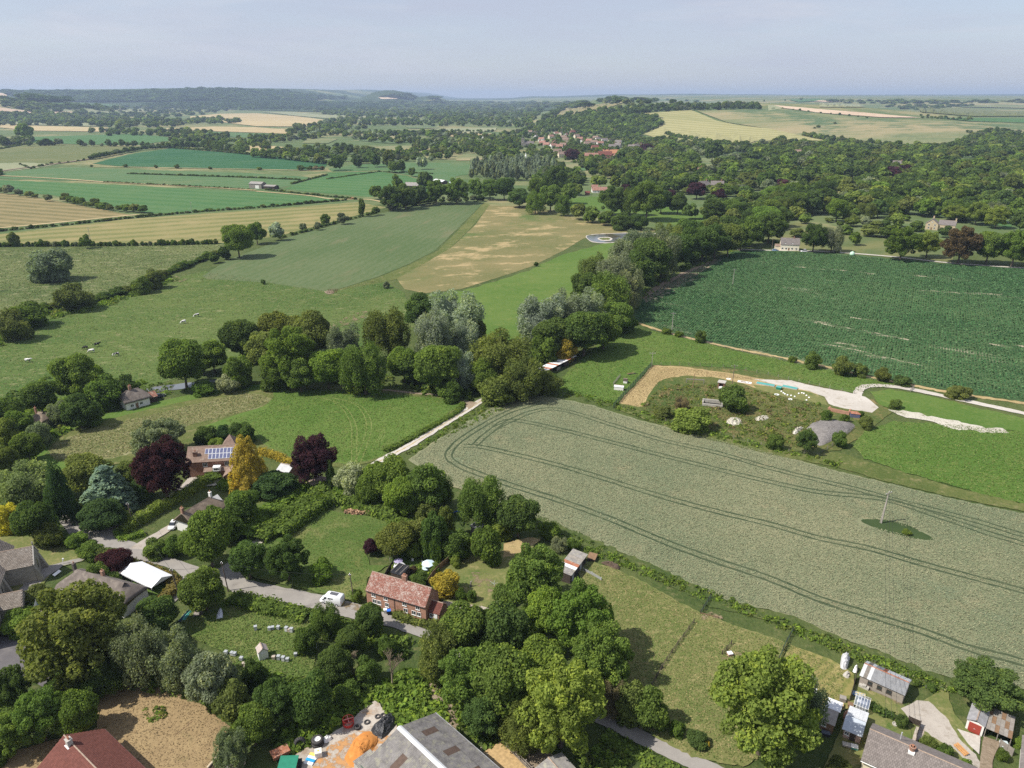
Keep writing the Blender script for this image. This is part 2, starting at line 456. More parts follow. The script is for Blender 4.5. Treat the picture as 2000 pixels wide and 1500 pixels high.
# base ground out to the horizon
ys = np.concatenate([np.linspace(-260,1500,12), np.geomspace(1540,22000,150), [26000]])
ts = np.linspace(-1.25,1.25,211)
gx = np.array([[t * (y + 420) for t in ts] for y in ys]); gy = np.repeat(ys[:, None], len(ts), 1)
gz = terrain(gx, gy) * (gy > 1500)
nr, nc = gx.shape
gm = bpy.data.meshes.new('ground')
gm.from_pydata(np.stack([gx, gy, gz], -1).reshape(-1,3).tolist(), [], [(r * nc + c, r * nc + c + 1,(r + 1) * nc + c + 1,(r + 1) * nc + c) for r in range(nr - 1) for c in range(nc - 1)])
gm.polygons.foreach_set('use_smooth', [True] * len(gm.polygons))
GR = dict(
 ground=field('rough_grass_green', (.052,.082,.022),(.100,.122,.040),(.17,.16,.07),(.54,.70), .25,.02,.16,1.0, spot_str=.65, bump=1, bdist=.5),
 valley=field('valley_grass', (.075,.12,.042),(.14,.165,.07),(.28,.24,.12),(.5,.6), .0025,.0012,.006,.03, bump=0),
 lawn=field('lawn_green', (.060,.108,.022),(.120,.155,.042),(.20,.19,.075),(.5,.68), .10,.03,.22,2.2, spot_str=.7, bump=.6, bdist=.2, c4=(.145,.155,.05), p4=(.52,.66), s4=.045),
 bright=field('bright_grass', (.066,.130,.022),(.112,.165,.038),(.18,.20,.06),(.54,.69), .22,.018,.12,1.0, spot_str=.5, bump=.8, bdist=.3, c4=(.135,.165,.045), p4=(.54,.66), s4=.03),
 pasture=field('cow_pasture', (.054,.102,.022),(.108,.145,.040),(.22,.215,.10),(.54,.68), .22,.011,.075,.75, spot_str=.75, bump=.9, bdist=.4, stretch=(.1,1.7), c4=(.12,.145,.045), p4=(.53,.66), s4=.016),
 rushes=field('rush_meadow', (.066,.100,.028),(.135,.155,.056),(.27,.255,.14),(.52,.66), .2,.014,.09,.7, spot_str=.75, bump=.9, bdist=.4, stretch=(.1,1.8), c4=(.040,.070,.022), p4=(.58,.65), s4=.06),
 dry=field('dry_pasture', (.120,.128,.046),(.215,.180,.082),(.42,.315,.165),(.515,.63), .04,.010,.06,.9, spot_str=.75, bump=.6, c4=(.092,.13,.038), p4=(.53,.64), s4=.012, stretch=(.25,1.5)),
 hay=field('tall_hay_meadow', (.135,.150,.055),(.215,.205,.095),(.34,.31,.18),(.50,.68), .35,.02,.14,1.3, spot_str=.7, bump=.9, bdist=.35, stretch=(.4,1.8)),
 paddock=field('grazed_paddock', (.105,.135,.038),(.185,.178,.068),(.30,.25,.12),(.52,.66), .55,.025,.2,1.7, spot_str=.62, bump=.6, bdist=.2, c4=(.068,.115,.025), p4=(.54,.66), s4=.05),
 mown=field('mown_paddock', (.145,.155,.045),(.235,.205,.075),(.33,.27,.12),(.5,.66), .4,.03,.2,1.6, stripe=(pdir((1560,1260),(1640,1300)) + 1.5,1.9,.18), spot_str=.6, bump=.4),
 straw=field('cut_straw', (.30,.225,.105),(.43,.33,.165),(.20,.18,.075),(.52,.66), .4,.05,.35,2.0, spot_str=.6, bump=.9, bdist=.2, c4=(.185,.13,.07), p4=(.55,.64), s4=.08),
 scrub=field('scrub_ground', (.062,.098,.024),(.135,.135,.045),(.23,.17,.075),(.52,.66), .16,.03,.14,.9, spot_str=.8, bump=1, bdist=.5),
 chalk=field('chalk_track', (.40,.365,.315),(.52,.485,.43),(.30,.26,.20),(.50,.66), .3,.04,.3,2.5, spot_str=.7, bump=.35, bdist=.08),
 chalkheap=field('bare_chalk', (.45,.42,.34),(.58,.545,.46),(.20,.20,.11),(.54,.64), .35,.08,.4,2.0, spot_str=.85, bump=1, bdist=.35),
 tarmac=field('old_tarmac', (.235,.217,.196),(.305,.284,.256),(.33,.30,.26),(.5,.7), .25,.06,.5,5, spot_str=.5, bump=.2, bdist=.03, c4=(.17,.155,.14), p4=(.55,.64), s4=.12),
 dtarmac=field('dark_tarmac', (.105,.098,.10),(.15,.14,.14),(.19,.175,.165),(.52,.7), .3,.08,.5,5, spot_str=.6, bump=.2, bdist=.03),
 gravel=field('gravel', (.30,.265,.225),(.42,.38,.325),(.24,.20,.15),(.52,.66), .7,.06,.6,5, spot_str=.6, bump=.5, bdist=.06),
 yard=field('dusty_yard', (.33,.285,.235),(.48,.435,.375),(.26,.19,.13),(.5,.64), .45,.06,.5,3, spot_str=.75, bump=.5, bdist=.08, c4=(.33,.20,.10), p4=(.55,.66), s4=.09),
 soil=field('bare_soil', (.20,.155,.105),(.32,.255,.185),(.14,.11,.07),(.5,.64), .6,.08,.6,3, spot_str=.7, bump=.9, bdist=.15),
 mud=field('grey_gravel_pile', (.19,.175,.165),(.28,.26,.24),(.14,.13,.12),(.5,.66), .5,.08,.6,2.5, spot_str=.6, bump=1, bdist=.4),
 wheat=field('ripening_wheat', (.150,.182,.100),(.268,.262,.150),(.34,.285,.165),(.55,.70), .075,.02,.13,2.4, bump=1.0, bdist=.4, spot_str=.45, c4=(.145,.19,.115), p4=(.54,.70), s4=.035, fine_w=.48, contrast=(.38,.62)),
 beet=field('root_crop_rows', (.030,.068,.025),(.080,.128,.050),(.32,.30,.20),(.60,.71), .045,.008,.05,.7, stretch=(pdir((1550,625),(1765,662)), 4.0), bump=1.0, bdist=.6, spot_str=.75, c4=(.10,.142,.062), p4=(.55,.69), s4=.03, fine_w=.46, contrast=(.40,.60)),
 olive=field('thin_green_crop', (.072,.112,.040),(.112,.142,.064),(.17,.155,.085),(.52,.70), .04,.006,.035,.7, stripe=(pdir((640,560),(940,400)), 6,.05), spot_str=.6, bump=.5, stretch=(pdir((640,560),(940,400)), 4)),
 cropA=field('striped_olive_crop', (.145,.155,.052),(.23,.205,.085),(.30,.24,.115),(.5,.68), .02,.004,.02,.3, stripe=(pdir((250,440),(560,420)), 22,.20,2.0), spot_str=.5, bump=0),
 cropB=field('striped_tan_crop', (.150,.135,.058),(.235,.190,.090),(.30,.24,.12),(.5,.7), .02,.004,.02,.3, stripe=(pdir((0,400),(250,418)), 16,.20,1.5), spot_str=.4, bump=0),
 cropC=field('even_green_crop', (.054,.130,.042),(.078,.150,.052),(.10,.16,.062),(.5,.7), .02,.003,.012,.15, stripe=(pdir((200,375),(550,395)), 24,.16), spot_str=.5, bump=0),
 cropD=field('pale_green_crop', (.066,.135,.050),(.098,.155,.066),(.15,.17,.075),(.5,.7), .015,.003,.012,.12, stripe=(pdir((100,340),(500,350)), 20,.16), spot_str=.5, bump=0),
 cropE=field('dark_green_crop', (.024,.088,.034),(.040,.112,.044),(.06,.12,.05),(.5,.7), .012,.003,.012,.12, stripe=(pdir((300,310),(600,322)), 30,.12), spot_str=.5, bump=0),
 cropF=field('yellow_green_crop', (.096,.125,.045),(.15,.155,.06),(.20,.18,.08),(.5,.7), .012,.003,.01,.1, stripe=(pdir((0,300),(220,292)), 28,.18), spot_str=.5, bump=0),
 barley=field('ripe_barley', (.255,.245,.105),(.325,.30,.14),(.20,.21,.085),(.54,.7), .006,.002,.01,.05, stripe=(pdir((1320,255),(1600,272)), 34,.24,.4), spot_str=.5, bump=0, stretch=(pdir((1320,255),(1600,272)), 5)),
 downs=field('downland_grass', (.135,.165,.072),(.20,.205,.095),(.30,.25,.135),(.46,.58), .003,.0018,.006,.04, spot_str=.9, bump=0, stretch=(.15,4), c4=(.085,.13,.058), p4=(.50,.58), s4=.0022),
 tan=field('dry_stubble', (.36,.285,.15),(.45,.36,.20),(.32,.27,.14),(.5,.7), .006,.002,.01,.05, spot_str=.6, bump=0),
 pink=field('bare_pale_field', (.46,.34,.235),(.54,.42,.30), None, big=.003, mid=.01, fine=.06, bump=0),
 pale=field('pale_crop', (.205,.225,.125),(.27,.275,.16), None, big=.003, mid=.01, fine=.06, bump=0),
 steppe=field('hill_turf', (.185,.165,.075),(.255,.22,.11),(.13,.15,.06),(.52,.64), .008,.003,.012,.06, spot_str=.7, bump=0),
 deadlawn=field('dead_lawn', (.245,.175,.092),(.325,.24,.125),(.17,.145,.065),(.56,.70), .25,.05,.3,1.6, spot_str=.6, bump=.7, bdist=.15, c4=(.185,.13,.075), p4=(.50,.66), s4=.06),
 tram=field('wheel_track', (.040,.060,.030),(.072,.088,.046),(.19,.185,.10),(.60,.74), .3,.05,.4,2.5, bump=.6, spot_str=.6),
 cuttrack=field('pale_wheel_track', (.125,.165,.045),(.19,.21,.07), None, big=.05, mid=.4, fine=2, bump=.2),
 verge=field('long_verge_grass', (.075,.105,.026),(.140,.150,.050),(.22,.195,.09),(.52,.66), .3,.03,.2,1.3, spot_str=.7, bump=1, bdist=.4, c4=(.06,.10,.022), p4=(.55,.66), s4=.06),
)
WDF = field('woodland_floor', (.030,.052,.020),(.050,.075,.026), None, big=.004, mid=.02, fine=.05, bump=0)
fx, fy = gx[:-1, :-1].ravel(), gy[:-1, :-1].ravel()
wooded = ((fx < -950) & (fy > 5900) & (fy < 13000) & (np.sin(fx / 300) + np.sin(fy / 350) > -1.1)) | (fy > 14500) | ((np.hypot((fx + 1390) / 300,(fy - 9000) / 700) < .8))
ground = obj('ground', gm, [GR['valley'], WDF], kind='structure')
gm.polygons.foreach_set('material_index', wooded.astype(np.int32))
sheet('near_ground', [(-600,1900),(-380,640),(-60,470),(440,470),(800,385),(1240,440),(1480,470),(2050,500),(2500,560),(2700,1900),(1000,2600)], GR['ground'], 0)
# far patchwork of the vale
sheet('dark_crop_field', [(180,320),(250,302),(335,290),(500,303),(600,312),(640,320),(630,332),(500,331),(375,329),(235,325)], GR['cropE'])
sheet('olive_crop_field', [(-120,300),(-60,286),(60,279),(175,284),(270,287),(225,298),(180,311),(140,316),(0,333),(-120,345)], GR['cropF'])
sheet('green_field', [(57,268),(265,262),(362,272),(265,284),(150,282),(60,279)], GR['cropC'])
sheet('pale_field', [(-60,325),(0,319),(60,318),(110,322),(60,330),(0,336),(-60,340)], GR['pale'])
sheet('green_strip_field', [(-100,352),(0,340),(60,331),(140,327),(250,331),(500,339),(600,346),(640,352),(600,360),(500,371),(375,363),(210,355),(0,349)], GR['cropD'])
sheet('wide_green_field', [(-150,352),(0,352),(225,361),(375,369),(500,375),(600,383),(660,391),(600,397),(500,405),(380,415),(290,417),(200,398),(100,381),(0,374),(-150,366)], GR['cropC'])
sheet('striped_tan_field', [(-150,368),(0,377),(75,386),(175,405),(257,420),(150,430),(0,445),(-150,460)], GR['cropB'])
sheet('striped_olive_field', [(-150,470),(0,457),(250,428),(500,410),(700,395),(755,405),(660,430),(540,462),(437,474),(175,475),(-150,484)], GR['cropA'])
sheet('farm_green_field', [(555,369),(645,337),(740,335),(800,345),(850,362),(860,372),(760,384),(720,385),(605,375)], GR['cropC'])
sheet('riverside_meadow', [(640,330),(690,322),(800,318),(900,318),(985,328),(890,345),(890,360),(850,355),(800,342),(740,333),(650,336)], GR['cropD'])
for nm, pts, m in [
 ('tan_field', [(0,243),(60,246),(212,250),(212,258),(150,257),(70,256),(0,250)], 'tan'),
 ('tan_field', [(325,251),(420,248),(500,249),(565,254),(565,262),(450,258),(325,253)], 'tan'),
 ('pale_green_field', [(350,256),(450,259),(570,263),(600,272),(480,270),(380,264)], 'cropD'),
 ('tan_field', [(372,228),(430,223),(500,222),(580,228),(660,238),(590,248),(500,247),(440,240),(372,236)], 'tan'),
 ('pale_field', [(510,219),(570,220),(640,225),(725,229),(690,234),(640,232),(580,227)], 'pale'),
 ('pale_green_field', [(-40,238),(100,240),(212,243),(215,248),(100,245),(-40,243)], 'pale'),
 ('bare_field', [(-60,208),(0,211),(70,219),(60,222),(0,218),(-60,216)], 'pink'),
 ('bare_field', [(90,220),(150,218),(148,221),(95,223)], 'pink'),
 ('pale_field', [(65,201),(160,202),(240,206),(200,209),(90,206)], 'cropD'),
 ('pale_field', [(80,214),(200,214),(290,213),(288,219),(200,222),(90,217)], 'pale'),
 ('pale_field', [(35,184),(90,186),(150,184),(150,188),(70,191)], 'pale'),
 ('bare_hillside_field', [(-60,180),(0,182),(12,184),(15,191),(0,193),(-60,194)], 'pink'),
 ('pale_field', [(160,191),(272,189),(270,192),(200,194)], 'cropD'),
 ('pale_field', [(320,203),(425,203),(420,209),(330,208)], 'cropD'),
 ('bare_field', [(425,200),(486,200),(484,202),(430,202)], 'pink'),
 ('pale_field', [(328,209),(358,208),(352,214),(330,216)], 'pale'),
 ('pale_field', [(845,252),(970,250),(968,256),(900,262),(850,258)], 'pale'),
 ('pale_field', [(880,259),(962,262),(900,270),(870,266)], 'tan'),
 ('tan_field', [(790,246),(850,246),(860,251),(800,252)], 'downs'),
 ('tan_field', [(470,286),(520,285),(600,292),(560,298),(490,295)], 'tan'),
 ('tan_field', [(600,272),(660,272),(640,281),(590,280)], 'downs'),
 ('pale_green_field', [(720,264),(790,268),(830,276),(760,281),(700,275)], 'downs'),
 ('pale_green_field', [(750,286),(830,284),(850,292),(760,299),(720,296)], 'downs'),
 ('tan_field', [(786,292),(823,292),(820,296),(790,297)], 'tan'),
 ('pale_green_field', [(905,302),(965,302),(975,306),(930,314),(890,314)], 'downs'),
 ('bare_hillside_field', [(739,191),(752,189.5),(775,191),(776,194),(745,194)], 'pink'),
 ('pale_field', [(1085,316),(1130,312),(1200,317),(1190,325),(1120,330),(1090,326)], 'downs'),
 ('pale_green_field', [(1110,330),(1160,327),(1150,333),(1110,336)], 'cropD'),
 ('paddock', [(1040,252),(1075,252),(1070,257),(1045,257)], 'downs'),
]:
 sheet(nm, pts, GR[m])
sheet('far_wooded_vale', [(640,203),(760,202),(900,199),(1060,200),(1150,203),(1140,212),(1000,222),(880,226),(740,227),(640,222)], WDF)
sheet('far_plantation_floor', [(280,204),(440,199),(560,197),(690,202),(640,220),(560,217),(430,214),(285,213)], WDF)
# the hill on the right
sheet('downland', [(1360,217),(1487,215),(1512,211),(1600,222),(1700,233),(1800,236),(2150,246),(2150,268),(1980,268),(1900,266),(1830,285),(1760,282),(1640,272),(1560,266),(1500,252),(1420,240)], GR['downs'])
sheet('barley_field', [(1257,263),(1295,247),(1296,231),(1270,225),(1222,229),(1260,222),(1350,216),(1365,222),(1400,237),(1440,245),(1500,252),(1567,265),(1622,276),(1550,275),(1475,276),(1450,286),(1375,278),(1290,272)], GR['barley'])
sheet('tan_hill_field', [(1508,206),(1600,214),(1700,222),(1800,231),(1720,230),(1600,221),(1530,212)], GR['pink'])
sheet('hill_turf', [(1050,238),(1075,222),(1100,213),(1170,204.5),(1222,199),(1190,211),(1160,219),(1110,226)], GR['steppe'])
for nm, pts, m in [
 ('far_field', [(1540,196),(1600,194),(1610,198),(1560,200)], 'cropC'),
 ('far_field', [(1500,206),(1512,207),(1530,212),(1500,217)], 'pale'),
 ('far_field', [(1600,201),(1680,206),(1690,210),(1600,210)], 'pale'),
 ('far_field', [(1840,200),(1950,199),(2100,202),(2100,214),(1880,210)], 'downs'),
 ('far_field', [(1790,210),(1880,212),(1990,220),(2100,222),(2100,228),(1900,228),(1800,220)], 'cropF'),
 ('far_field', [(1830,231),(2100,234),(2100,244),(1900,238)], 'cropC'),
 ('far_field', [(1600,197),(1650,199),(1620,200.5),(1590,199)], 'pink'),
]:
 sheet(nm, pts, GR[m])
# the middle fields
sheet('rush_meadow', [(-250,490),(0,489),(180,480),(440,478),(432,492),(330,535),(210,570),(100,592),(0,612),(-250,680)], GR['rushes'])
sheet('cow_pasture', [(-250,720),(-60,665),(0,655),(80,612),(200,580),(330,545),(400,530),(520,550),(650,570),(740,545),(790,572),(815,640),(700,690),(560,720),(450,700),(330,745),(200,780),(60,830),(-250,900)], GR['pasture'])
sheet('thin_crop_field', [(395,540),(440,510),(560,465),(700,427),(830,397),(948,393),(900,440),(850,490),(800,515),(740,540),(652,568),(640,570),(520,552),(405,545)], GR['olive'])
sheet('field_bank', [(648,570),(745,540),(805,515),(855,490),(905,440),(945,396),(957,400),(925,440),(880,485),(820,520),(778,545),(745,552)], GR['verge'])
sheet('dry_pasture', [(955,402),(1040,403),(1200,440),(1240,444),(1300,452),(1180,461),(1140,466),(1100,490),(1040,520),(980,540),(900,565),(830,573),(790,565),(775,545),(820,520),(880,485),(928,440)], GR['dry'])
sheet('green_pasture', [(830,577),(900,568),(980,546),(1040,525),(1100,497),(1200,470),(1290,460),(1280,500),(1200,560),(1150,590),(1100,640),(1030,660),(950,670),(925,610),(880,585)], GR['bright'])
sheet('root_crop_field', [(1237,628),(1243,590),(1290,560),(1330,537),(1430,491),(1475,487),(1600,493),(1720,503),(1860,516),(2000,524),(2500,575),(2500,900),(2150,810),(2000,785),(1875,767),(1775,750),(1712,737),(1625,717),(1575,707),(1500,691),(1450,682),(1360,662),(1295,645)], GR['beet'])
STREAKS = []
def speckle(name, c1, c2, sc, lo, hi, ang=0, k=1):
 t = NT(name); v = t.stretched(ang, k); a_ = t.ramp(t.noise(v, sc, 6,.72), lo, hi); d = t.n.new('ShaderNodeBsdfDiffuse'); t.set(d, 'Color', t.mix(t.noise(v, sc * 4,4), c1, c2)); tr = t.n.new('ShaderNodeBsdfTransparent'); m = t.n.new('ShaderNodeMixShader')
 t.l.new(a_, m.inputs[0]); t.l.new(tr.outputs[0], m.inputs[1]); t.l.new(d.outputs[0], m.inputs[2]); t.l.new(m.outputs[0], t.out.inputs['Surface']); return t.mat
tb = NT('bare_streak'); tbv = tb.stretched(pdir((1550,625),(1765,662)), 3.0)
tb_a = tb.ramp(tb.noise(tbv, .35,5,.7), .48,.60); tb_d = tb.n.new('ShaderNodeBsdfDiffuse'); tb_d.inputs[0].default_value = (.34,.31,.21,1); tb_t = tb.n.new('ShaderNodeBsdfTransparent'); tb_m = tb.n.new('ShaderNodeMixShader')
tb.l.new(tb_a, tb_m.inputs[0]); tb.l.new(tb_t.outputs[0], tb_m.inputs[1]); tb.l.new(tb_d.outputs[0], tb_m.inputs[2]); tb.l.new(tb_m.outputs[0], tb.out.inputs['Surface'])
for pts, w_ in [([(1545,622),(1600,630),(1650,641),(1720,654),(1775,664)], [2,5,6,4,2]),([(1600,672),(1650,680),(1700,694),(1760,706),(1810,716)], [2,4,5,4,1]),([(1630,670),(1660,673),(1690,680)], 3),([(1660,620),(1700,626),(1720,628)], 2.5),([(1760,536),(1800,540),(1835,545)], 3),([(1790,567),(1850,571),(1960,576)], 3.5),([(1930,672),(1965,677),(2010,676)], 3),([(1550,521),(1650,529),(1710,536)], 3),([(1300,575),(1335,553),(1375,540)], 4),([(1270,590),(1300,572)], 3)]:
 ribbon('bare_streak', pts, w_, tb.mat, wob=.5); STREAKS.append((pts, max(w_) if isinstance(w_, list) else w_))
ribbon('field_margin', [(1242,630),(1295,647),(1360,664),(1450,684),(1500,693),(1575,709),(1625,719),(1712,739),(1775,752),(1875,770),(2000,788),(2150,815)], 2.2, GR['straw'], wob=.3)
sheet('field_margin', [(1250,578),(1300,548),(1330,533),(1400,505),(1410,509),(1345,545),(1290,574),(1262,592)], GR['soil'])
sheet('paddock', [(1085,755),(1100,735),(1180,662),(1240,640),(1300,652),(1450,689),(1640,724),(1760,752),(1700,752),(1668,768),(1560,746),(1435,719),(1275,713),(1205,790),(1140,775)], GR['bright'])
sheet('parkland_meadow', [(1105,388),(1180,383),(1260,395),(1400,425),(1400,445),(1320,440),(1250,430),(1180,412),(1115,404)], GR['bright'])
sheet('parkland_meadow', [(1480,460),(1540,435),(1700,452),(1860,470),(1860,512),(1720,500),(1600,490),(1530,482)], GR['cropF'])
sheet('parkland_meadow', [(1365,310),(1440,306),(1445,318),(1400,328),(1375,336),(1370,325)], GR['downs'])
sheet('parkland_meadow', [(1840,318),(1910,312),(1915,320),(1860,326)], GR['downs'])
sheet('green_paddock', [(1940,432),(1985,432),(1975,444),(1940,440)], GR['cropC'])
ribbon('farm_lane', [(1440,487),(1500,489),(1600,491),(1740,501),(1860,514),(2050,527)], 3.2, GR['chalk'])
ribbon('farm_lane', [(1945,433),(1985,434),(2050,433)], 4, GR['tarmac'])
ribbon('farm_lane', [(500,374),(600,382),(650,389),(720,390),(760,398)], 4, GR['tan'])
ribbon('grass_strip', [(-40,342),(120,350),(220,357),(330,362),(500,372)], 5, GR['tan'])
ribbon('grass_strip', [(180,326),(300,328),(420,330),(640,334)], 4, GR['tan'])
ribbon('field_track', [(-40,449),(100,436),(250,421),(270,420)], 5, GR['tan'])
ribbon('railway_bed', [(-60,345),(0,335),(60,327),(120,319),(178,311)], 7, GR['soil'])
# pond
pond = [(1146,462),(1160,458.5),(1200,456.5),(1240,455.5),(1270,456),(1287,459),(1270,462.5),(1235,463),(1222,469),(1200,473),(1175,474),(1155,471)]
cx0, cy0 = 1205,464
sheet('pond_bank', [(cx0 + (x - cx0) * 1.028, cy0 + (y - cy0) * 1.10) for x, y in pond], GR['chalk'], .4, smooth=True)
tw = NT('pond_water')
pw = tw.n.new('ShaderNodeBsdfPrincipled')
tw.set(pw, 'Base Color', tw.mix(tw.ramp(tw.noise(tw.coord(), .06,4), .45,.6),(.15,.165,.175),(.085,.075,.055)))
tw.set(pw, 'Roughness', .12); tw.set(pw, 'Specular IOR Level', .6)
tw.l.new(tw.bump(tw.noise(tw.coord(), 1.2,3), .03,.05), pw.inputs['Normal'])
tw.l.new(pw.outputs[0], tw.out.inputs['Surface'])
sheet('pond_water', pond, tw.mat, .2, smooth=True)
isl = [(1167,466),(1175,463.5),(1190,463.5),(1196,467),(1190,470.5),(1174,470)]
sheet('pond_island', isl, GR['chalk'], .2, smooth=True)
sheet('island_grass', [(1181 + (x - 1181) * .75,466.5 + (y - 466.5) * .6) for x, y in isl], GR['verge'], .2, smooth=True)
ribbon('river', [(270,772),(300,762),(335,757),(380,752),(440,745)], 6, tw.mat)
# meadow beside the village
sheet('meadow', [(60,905),(65,870),(110,835),(250,800),(420,760),(520,752),(680,752),(870,776),(910,788),(835,842),(750,895),(690,912),(640,912),(560,905),(500,880),(420,870),(300,900),(180,912),(110,920)], GR['verge'])
sheet('mown_meadow', [(535,772),(600,762),(700,764),(860,779),(903,790),(830,840),(745,893),(690,907),(640,905),(580,898),(530,875),(470,835),(440,822),(520,800)], GR['bright'])
sheet('hay_meadow', [(88,888),(120,862),(170,842),(275,816),(400,785),(480,769),(520,775),(526,788),(480,804),(400,824),(360,834),(270,880),(220,895),(170,900),(110,904)], GR['hay'], smooth=True)
ribbon('mown_path', [(150,918),(95,906),(77,890),(80,872),(105,850),(160,828),(260,802),(380,775),(470,758),(535,760),(550,775),(525,797),(470,815),(400,840)], 5.5, GR['bright'])
for off in (0,1):
 for a in ([(687,907),(687,862),(686,832),(670,800),(645,783),(600,772)], [(694,902),(706,872),(716,832),(705,802),(685,787),(640,776)]):
  ribbon('wheel_track', [(x + off * 10, y + off * 1.5) for x, y in a], .32, GR['cuttrack'], wob=.1)
for q in range(3):
 ribbon('wheel_track', [(733 + q * 6,864 - q),(741 + q * 5,853 - q),(742 + q * 5,845 - q),(735 + q * 4,841 - q)], .26, GR['cuttrack'], wob=.05)
# wheat with its tramlines
wheat = sheet('wheat_field', [(797,899),(850,862),(960,797),(1045,770),(1150,790),(1250,822),(1375,852),(1500,882),(1620,917),(1725,942),(1860,975),(2000,1003),(2500,1110),(2600,1560),(2150,1395),(2000,1347),(1862,1325),(1800,1310),(1717,1272),(1625,1242),(1562,1212),(1500,1192),(1410,1172),(1350,1142),(1275,1106),(1220,1082),(1160,1057),(1060,1020),(950,980),(870,945)], GR['wheat'])
TRAM = [
 [(965,838),(1040,805),(1100,802),(1200,832),(1300,862),(1400,885),(1500,914),(1600,939),(1687,960),(1732,973),(1825,997),(1925,1024),(2000,1047),(2200,1105)],
 [(925,872),(960,842),(1000,822),(1100,841),(1200,866),(1300,892),(1400,917),(1500,941),(1600,962),(1725,976),(1825,1007),(1925,1041),(2000,1064),(2200,1130)],
 [(905,872),(935,873),(1000,887),(1100,912),(1200,942),(1300,973),(1400,1000),(1500,1024),(1600,1052),(1700,1073),(1800,1102),(1900,1129),(2000,1156),(2200,1215)],
 [(1060,786),(1000,803),(950,828),(900,860),(879,882),(878,896),(900,912),(940,928),(1000,949),(1100,981),(1200,1018),(1300,1060),(1400,1097),(1500,1130),(1600,1171),(1700,1203),(1800,1234),(1900,1270),(2000,1296),(2200,1365)],
]
for tl in TRAM:
 for s_ in (-1,1):
  ribbon('tramline', tl, .72, GR['tram'], kind=None, parent=wheat, off=s_ * 1.0, wob=.10)
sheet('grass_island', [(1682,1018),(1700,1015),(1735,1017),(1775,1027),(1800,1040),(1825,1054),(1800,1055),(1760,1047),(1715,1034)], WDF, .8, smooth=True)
ribbon('grass_margin', [(1045,1012),(1160,1065),(1220,1091),(1275,1115),(1350,1152),(1410,1182),(1500,1202),(1562,1222),(1625,1252),(1717,1284),(1800,1322),(1880,1348)], 3.6, GR['ground'], wob=.4)
# compound with chalk track on the right
sheet('compound_scrub', [(1207,790),(1275,713),(1435,719),(1560,746),(1668,768),(1720,790),(1745,805),(1690,845),(1640,880),(1560,885),(1450,860),(1330,832)], GR['scrub'])
sheet('straw_strip', [(1276,714),(1330,717),(1430,730),(1490,741),(1600,770),(1580,785),(1500,766),(1440,747),(1400,738),(1340,734),(1295,742),(1270,765),(1255,795),(1207,789)], GR['straw'])
sheet('worn_grass', [(1470,752),(1530,757),(1580,766),(1610,778),(1616,792),(1560,782),(1480,762)], GR['paddock'], .6)
sheet('chalk_track', [(1470,741),(1545,744),(1600,757),(1640,764),(1668,770),(1690,776),(1718,798),(1702,806),(1640,797),(1618,790),(1610,775),(1580,764),(1530,755)], GR['chalk'], .8)
ribbon('chalk_road', [(1672,775),(1680,760),(1700,754),(1740,755),(1790,763),(1860,778),(1930,793),(2000,808),(2200,855)], 3.2, GR['chalk'])
sheet('lower_pasture', [(1665,872),(1690,842),(1745,824),(1850,830),(1975,842),(2500,900),(2500,1080),(2000,986),(1900,961),(1760,921),(1690,896)], GR['bright'])
sheet('upper_pasture', [(1700,765),(1740,762),(1800,771),(1900,795),(2000,818),(2300,885),(2300,890),(1980,842),(1850,828),(1745,800),(1715,790)], GR['bright'])
sheet('chalk_scar', [(1735,801),(1775,804),(1812,812),(1862,822),(1925,836),(1957,837),(1972,847),(1915,845),(1890,840),(1862,841),(1840,830),(1807,821),(1772,817),(1745,807)], GR['chalkheap'], 1.5)
sheet('field_margin', [(1205,800),(1330,845),(1500,888),(1640,915),(1725,940),(1860,972),(2000,1000),(2300,1060),(2300,1045),(2000,985),(1860,952),(1720,910),(1640,885),(1500,870),(1330,832),(1220,795)], GR['verge'])
# village ground
sheet('lane', [(112,1015),(126,1006),(160,1024),(205,1042),(262,1060),(310,1083),(350,1095),(392,1110),(428,1112),(452,1096),(468,1092),(462,1112),(480,1133),(560,1150),(627,1163),(705,1182),(775,1207),(835,1232),(1000,1310),(1190,1398),(1250,1425),(1325,1462),(1400,1494),(1470,1530),(1430,1540),(1350,1505),(1250,1455),(1180,1420),(1000,1338),(815,1243),(760,1225),(700,1212),(640,1197),(560,1178),(500,1166),(455,1158),(430,1140),(400,1130),(388,1130),(372,1152),(338,1180),(318,1172),(345,1150),(358,1128),(340,1114),(290,1099),(235,1084),(190,1069),(136,1044)], GR['tarmac'], .9)
ribbon('gravel_drive', [(205,1046),(232,1030),(290,999),(340,970),(385,935),(402,922)], [5,3.5,3,3,4,6], GR['gravel'])
ribbon('gravel_drive', [(272,1074),(290,1058),(318,1040),(342,1026)], [4.5,3,2.6,2.6], GR['gravel'])
ribbon('chalk_lane', [(458,1096),(480,1078),(520,1047),(580,1008),(625,977),(655,958),(700,928),(752,896),(800,871),(875,824),(920,797),(945,780),(1010,745)], 2.7, GR['chalk'])
ribbon('lane_grass_crown', [(655,958),(700,928),(752,896),(800,871),(875,824),(920,797),(945,780)], .34, GR['straw'], wob=.22)
ribbon('footpath', [(915,796),(905,785),(890,777),(862,773),(812,769),(750,762),(687,759),(668,752),(664,745)], 1.5, GR['soil'])
sheet('footpath_junction', [(898,781),(920,785),(932,787),(915,800),(910,792)], GR['soil'], .6)
sheet('churchyard', [(-60,1250),(0,1215),(60,1180),(110,1110),(190,1090),(160,1060),(90,1060),(60,1030),(-60,1030)], GR['paddock'])
sheet('church_path', [(20,1175),(45,1145),(58,1110),(100,1105),(150,1092),(170,1090),(160,1097),(125,1106),(95,1125),(70,1150),(40,1180)], GR['tarmac'], .6)
